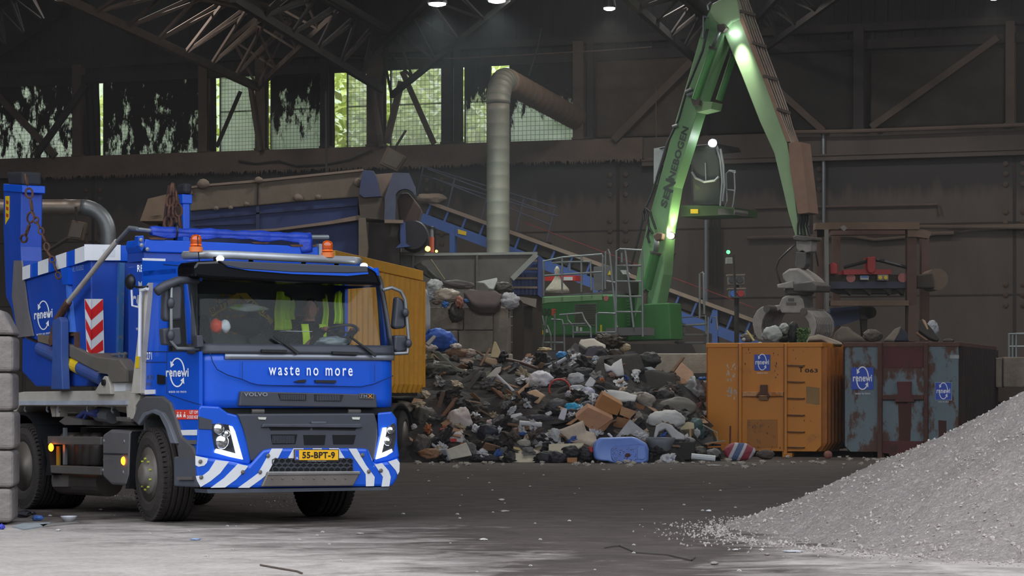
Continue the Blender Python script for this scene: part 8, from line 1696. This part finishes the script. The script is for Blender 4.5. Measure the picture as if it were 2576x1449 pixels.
slab(zc, [(1435, 1025), (1520, 935), (1575, 912), (1560, 960), (1520, 1025)], '6f655b', 'cardboard_sheet', 'pale brown bent cardboard standing in the rusty container', 'cardboard', d=57.5, th=.05, wav=.04)
slab(zc, [(1520, 1025), (1575, 915), (1625, 960), (1640, 1025)], '1d2331', 'navy_board', 'dark navy board right behind the bent cardboard', 'board', d=57.7, th=.3)
slab(zc, [(1715, 860), (1760, 850), (1830, 930), (1885, 1010), (1870, 1028), (1800, 1000), (1720, 940)], '2a2622', 'black_board', 'black board with orange edge in the right of the rusty container', 'board', d=57, th=.1)
slab(zc, [(1745, 845), (1775, 860), (1800, 930), (1790, 935), (1760, 880)], 'a08468', 'wood_strip', 'thin tan strip on the black board in the rusty container', 'wood', d=56.8, th=.04)
bag(zc, 1785, 865, 1880, 1015, '9a9ea4', 'clear_bag', 'tall clear plastic bag at the right in the rusty container', 'bag', d=57.3, amp=.3, fr=2.4)
slab(zc, [(1700, 950), (1800, 1020), (1780, 1025), (1700, 970)], '6d4f3c', 'wood_strip', 'brown strip sloping down to the rim of the rusty container', 'wood', d=56.8)
bag(zc, 1920, 980, 2005, 1030, '2f2c2b', 'black_lump', 'small black lump near the right end of the rusty container', 'rubbish', d=57.6, amp=.3)
# ================================================================ litter on the floor
def flat(poly, col, name, label, cat, th=.012, wav=0):
    pts = [G(*p) for p in poly]; o = MB().prism(pts, (0, 0, th)).build(name, im(col, .7)); return finish(o, label, cat)
def lump(px, py, w, h, col, name, label, cat, amp=.4, sub=3, dp=1.0):
    g = G(px, py); d = g.y; ww, hh = w*d/F/2, h*d/F/2; o = MB().blob(V((g.x, g.y, hh)), (ww, max(ww*.6, .03)*dp, hh), px, amp, 2.2, sub, flat=-hh).build(name, im(col, .6, bump=.2), smooth=True)
    return finish(o, label, cat)
lump(2211, 1230, 42, 9, 'b9b4c4', 'paper_roll', 'white folded paper lying on the floor left of the gravel pile', 'paper', .1)
lump(2003, 1288, 36, 8, 'b4bccb', 'foil_scrap', 'silvery blue crumpled foil on the floor right of centre', 'foil')
lump(2052, 1277, 24, 7, '9c8a58', 'yellow_scrap', 'small yellowish scrap just right of the silvery foil', 'scrap')
lump(1783, 1288, 14, 6, 'c9c6c6', 'paper_ball', 'small white paper ball on the pale dusty streak', 'paper')
lump(1216, 1360, 20, 6, 'c4c0b8', 'paper_scrap', 'small white scrap on the floor in the lower middle', 'paper'); lump(1268, 1288, 24, 5, '9a938c', 'paper_scrap', 'greyish scrap on the floor behind the lower middle one', 'paper')
lump(905, 1344, 18, 4, 'a39c95', 'paper_scrap', 'pale scrap on the floor in front of the right truck tyre', 'paper'); lump(491, 1359, 26, 5, '8ba0c4', 'paper_scrap', 'pale blue scrap on the floor in front of the left truck tyre', 'paper')
lump(1262, 1260, 16, 6, 'aaa59f', 'paper_scrap', 'small light scrap on the floor below the heap at left', 'paper'); lump(1795, 1172, 40, 3, 'b1aeaa', 'plastic_strip', 'thin white strip on the floor below the blue tub', 'plastic')
lump(2083, 1154, 22, 20, '8a5546', 'brick_piece', 'reddish brown rounded brick piece between the two containers', 'brick', .15); lump(2292, 1152, 32, 16, '66703c', 'yellow_green_bag', 'yellow green bag under the rusty container', 'bag'); lump(2362, 1170, 30, 10, '8e9594', 'clear_plastic', 'clear plastic lump before the right end of the rusty container', 'plastic'); lump(2392, 1164, 30, 10, '9aa0a0', 'clear_plastic', 'second clear plastic lump at the toe of the gravel pile', 'plastic'); lump(2418, 1158, 34, 6, '8a5a3a', 'brown_strip', 'orange brown strip lying at the back toe of the gravel pile', 'scrap', .1)
lump(2225, 1171, 18, 9, 'a5a6b0', 'paper_scrap', 'small pale scrap before the middle of the rusty container', 'paper'); lump(1850, 1385, 18, 5, 'b5b0ac', 'paper_scrap', 'white scrap, left one of the row in the lower right dust', 'paper'); lump(1916, 1386, 12, 6, 'd0ccc8', 'paper_scrap', 'bright white scrap in the middle of the row in the lower right dust', 'paper'); lump(1995, 1389, 56, 5, 'b9b9bd', 'plastic_strip', 'long whitish strip right in the row in the lower right dust', 'plastic', .2)
lump(1797, 1421, 22, 9, '857d76', 'stone', 'small grey stone in the lower right foreground', 'stone', .2); lump(1930, 1397, 14, 6, '8d8078', 'stone', 'small brownish stone under the row of white scraps', 'stone', .2)
o = finish(MB().tube([G(*p)+V((0, 0, .01)) for p in ((655, 1424), (700, 1432), (748, 1440), (760, 1445))], .008, 5).build('twig', im('5a4c44')), 'thin twig lying on the pale dust in the foreground left', 'twig')
o = finish(MB().tube([G(*p)+V((0, 0, .01)) for p in ((1520, 1380), (1560, 1375), (1600, 1392), (1680, 1398), (1740, 1412), (1748, 1402))], .008, 5).build('wire', im('4a4442')), 'thin wire lying on the dark floor right of the middle foreground', 'wire')
# left bottom litter
def bowl(px, py, w, label):
    g = G(px, py+6); r = w*g.y/F/2; o = MB().lathe([(0, .004), (r*.6, .004), (r*.97, .06), (r*1.05, .062), (r, .052), (r*.6, .0), (0, 0)], Matrix(), 28).build('bowl', im('c9cbd2', .4), smooth=True); o.location = g; tag(o, label, 'bowl')
bowl(173, 1306, 40, 'small white plastic bowl on the floor at lower left')
lump(95, 1310, 26, 14, '4a6fb4', 'blue_plastic', 'crumpled blue plastic piece on the floor left of the white bowl', 'plastic', .5); lump(58, 1302, 40, 18, '26262c', 'black_plastic', 'black plastic piece on the floor by the concrete blocks', 'plastic', .5); lump(20, 1312, 20, 8, '8c7c5a', 'yellow_scrap', 'small tan scrap at the foot of the concrete blocks', 'scrap'); lump(4, 1332, 16, 14, '3a3fae', 'blue_plastic', 'deep blue plastic piece at the lower left edge', 'plastic', .5)
flat([(30, 1326), (60, 1318), (130, 1316), (110, 1326), (60, 1334)], '8d9296', 'grey_board', 'thin grey board lying on the floor before the black plastic piece', 'board'); flat([(100, 1322), (190, 1314), (200, 1317), (110, 1327)], '7d7974', 'grey_strip', 'long thin grey strip pointing toward the white bowl', 'strip'); lump(147, 1336, 14, 5, 'b5b2ae', 'paper_scrap', 'tiny white scrap below the white bowl', 'paper'); lump(76, 1296, 26, 10, '33333c', 'dark_scrap', 'dark bluish scrap behind the black plastic piece', 'scrap', .5)
lump(8, 1300, 22, 12, '5a6480', 'grey_blue_rag', 'grey blue rag at the foot of the concrete blocks', 'rag', .4)
# small pale bits strewn over the floor
me = crump(5, (.02, .015, .01), .5).mesh('floor_bit', im('b0aaa4'), True)
for i in range(110):
    px, py = rg.uniform(60, 2300), 1175+rg.random()**1.4*270
    g = G(px, py); o = bpy.data.objects.new('floor_bit', me); C.objects.link(o); k = rg.uniform(.3, 1.0); o.location = g+V((0, 0, .006*k)); o.scale = (k, k, k); tag(o, 'tiny pale bit of litter strewn on the dusty floor', 'litter', 'tiny bits on the floor')
# wet glitter of broken glass beneath the truck
mb = MB(); rr = random.Random(21)
for i in range(900):
    px, py = rr.choice([(rr.gauss(720, 60), rr.gauss(1265, 14)), (rr.gauss(320, 45), rr.gauss(1252, 8))]); g = G(px, py)+V((0, 0, .006)); a = rr.uniform(0, 6); s = rr.uniform(.006, .018)
    mb.add([g, g+V((s*math.cos(a), s*math.sin(a), rr.uniform(0, .01))), g+V((-s*math.sin(a), s*math.cos(a), rr.uniform(0, .01)))], [(0, 1, 2)])
tag(centred(mb.build('glass_grit', M('glass_grit', 'b9beb4', .15, .5))), 'glittering grit of broken glass on the floor under the truck', 'grit', kind='stuff')
# ================================================================ gravel pile at right
gv = bpy.data.materials.new('crushed_rubble'); gv.use_nodes = True
def _gv():
    N = gv.node_tree.nodes; L = gv.node_tree.links; b = N['Principled BSDF']; tc = N.new('ShaderNodeTexCoord'); n1 = N.new('ShaderNodeTexNoise'); n1.inputs['Scale'].default_value = 22; n1.inputs['Detail'].default_value = 8; n1.inputs['Roughness'].default_value = .8; L.new(tc.outputs['Object'], n1.inputs[0])
    r = N.new('ShaderNodeValToRGB'); e = r.color_ramp.elements; e[0].position = .32; e[0].color = (*lin('6a625e'), 1); e[1].position = .56; e[1].color = (*lin('8b827d'), 1); x = e.new(.7); x.color = (*lin('bab1ab'), 1); L.new(n1.outputs[0], r.inputs[0]); L.new(r.outputs[0], b.inputs['Base Color']); b.inputs['Roughness'].default_value = .95
    v = N.new('ShaderNodeTexVoronoi'); v.inputs['Scale'].default_value = 42; L.new(tc.outputs['Object'], v.inputs[0]); bp = N.new('ShaderNodeBump'); bp.inputs['Strength'].default_value = .4; bp.inputs['Distance'].default_value = .03; L.new(v.outputs['Distance'], bp.inputs['Height']); bp.invert = True; L.new(bp.outputs[0], b.inputs['Normal'])
_gv()
gc0 = V((7.9, 26.2, 0)); GR = 5.7
def gz(x, y):
    r = (V((x, y, 0))-gc0).length; a = math.atan2(y-gc0.y, x-gc0.x); R_ = GR*(1+.05*math.sin(a*3+1)+.03*math.sin(a*7)); t = 1-r/R_
    if t <= 0: return -.02+.0*t
    return 2.9*(t**1.12)*(.92+.08*t)+.12*noise.noise(V((x*.8, y*.8, 0)))*min(1, t*3)+.035*noise.noise(V((x*3.5, y*3.5, 1)))+.018*noise.noise(V((x*11, y*11, 1)))
mb = MB(); mb.grid(lambda a, b: (lambda X, Y: V((X, Y, gz(X, Y))))(gc0.x-6.2+9.2*a, gc0.y-6.2+12.4*b), 230, 300)
o = mb.build('gravel_pile', gv, smooth=True); centred(o); tag(o, 'large pile of grey crushed rubble rising at the right edge', 'gravel pile', kind='stuff')
mb = MB(); rr = random.Random(31)
def stone(p, s):
    a = V((rr.gauss(0, 1), rr.gauss(0, 1), rr.gauss(0, 1))).normalized(); b = a.cross(V((rr.gauss(0, 1), rr.gauss(0, 1), .3))).normalized(); c = a.cross(b)*s*.6; a = a*s; b = b*s*.8
    mb.add([p+a+b*.4, p-a+b*.3, p+b, p-b-a*.3, p+c+a*.3, p-c], [(0, 2, 4), (2, 1, 4), (1, 3, 4), (3, 0, 4), (2, 0, 5), (1, 2, 5), (3, 1, 5), (0, 3, 5)])
for i in range(6500):
    a, r = rr.uniform(PI*.5, PI*1.75), GR*rr.random()**.55*1.04; X, Y = gc0.x+r*math.cos(a), gc0.y+r*math.sin(a); s = rr.choice((.008, .01, .012, .014, .018, .024))*(1.25 if r > GR*.9 else 1); stone(V((X, Y, max(0, gz(X, Y))+s*.3)), s)
for i in range(1500):
    a, r = rr.uniform(PI*.8, PI*1.6), GR*(1+abs(rr.gauss(0, .06))); X, Y = gc0.x+r*math.cos(a), gc0.y+r*math.sin(a); s = rr.uniform(.006, .02); stone(V((X, Y, s*.4)), s)
o = centred(mb.build('loose_stones', M('pale_rubble_stones', 'a39a94', .9, var=.35, scale=8))); tag(o, 'loose pale stones and crumbs covering the rubble pile and its toe', 'stones', kind='stuff')

for n_ in ('black_lump', 'white_cup.003'):
    o = bpy.data.objects.get(n_)
    if o: o.location.z -= .08
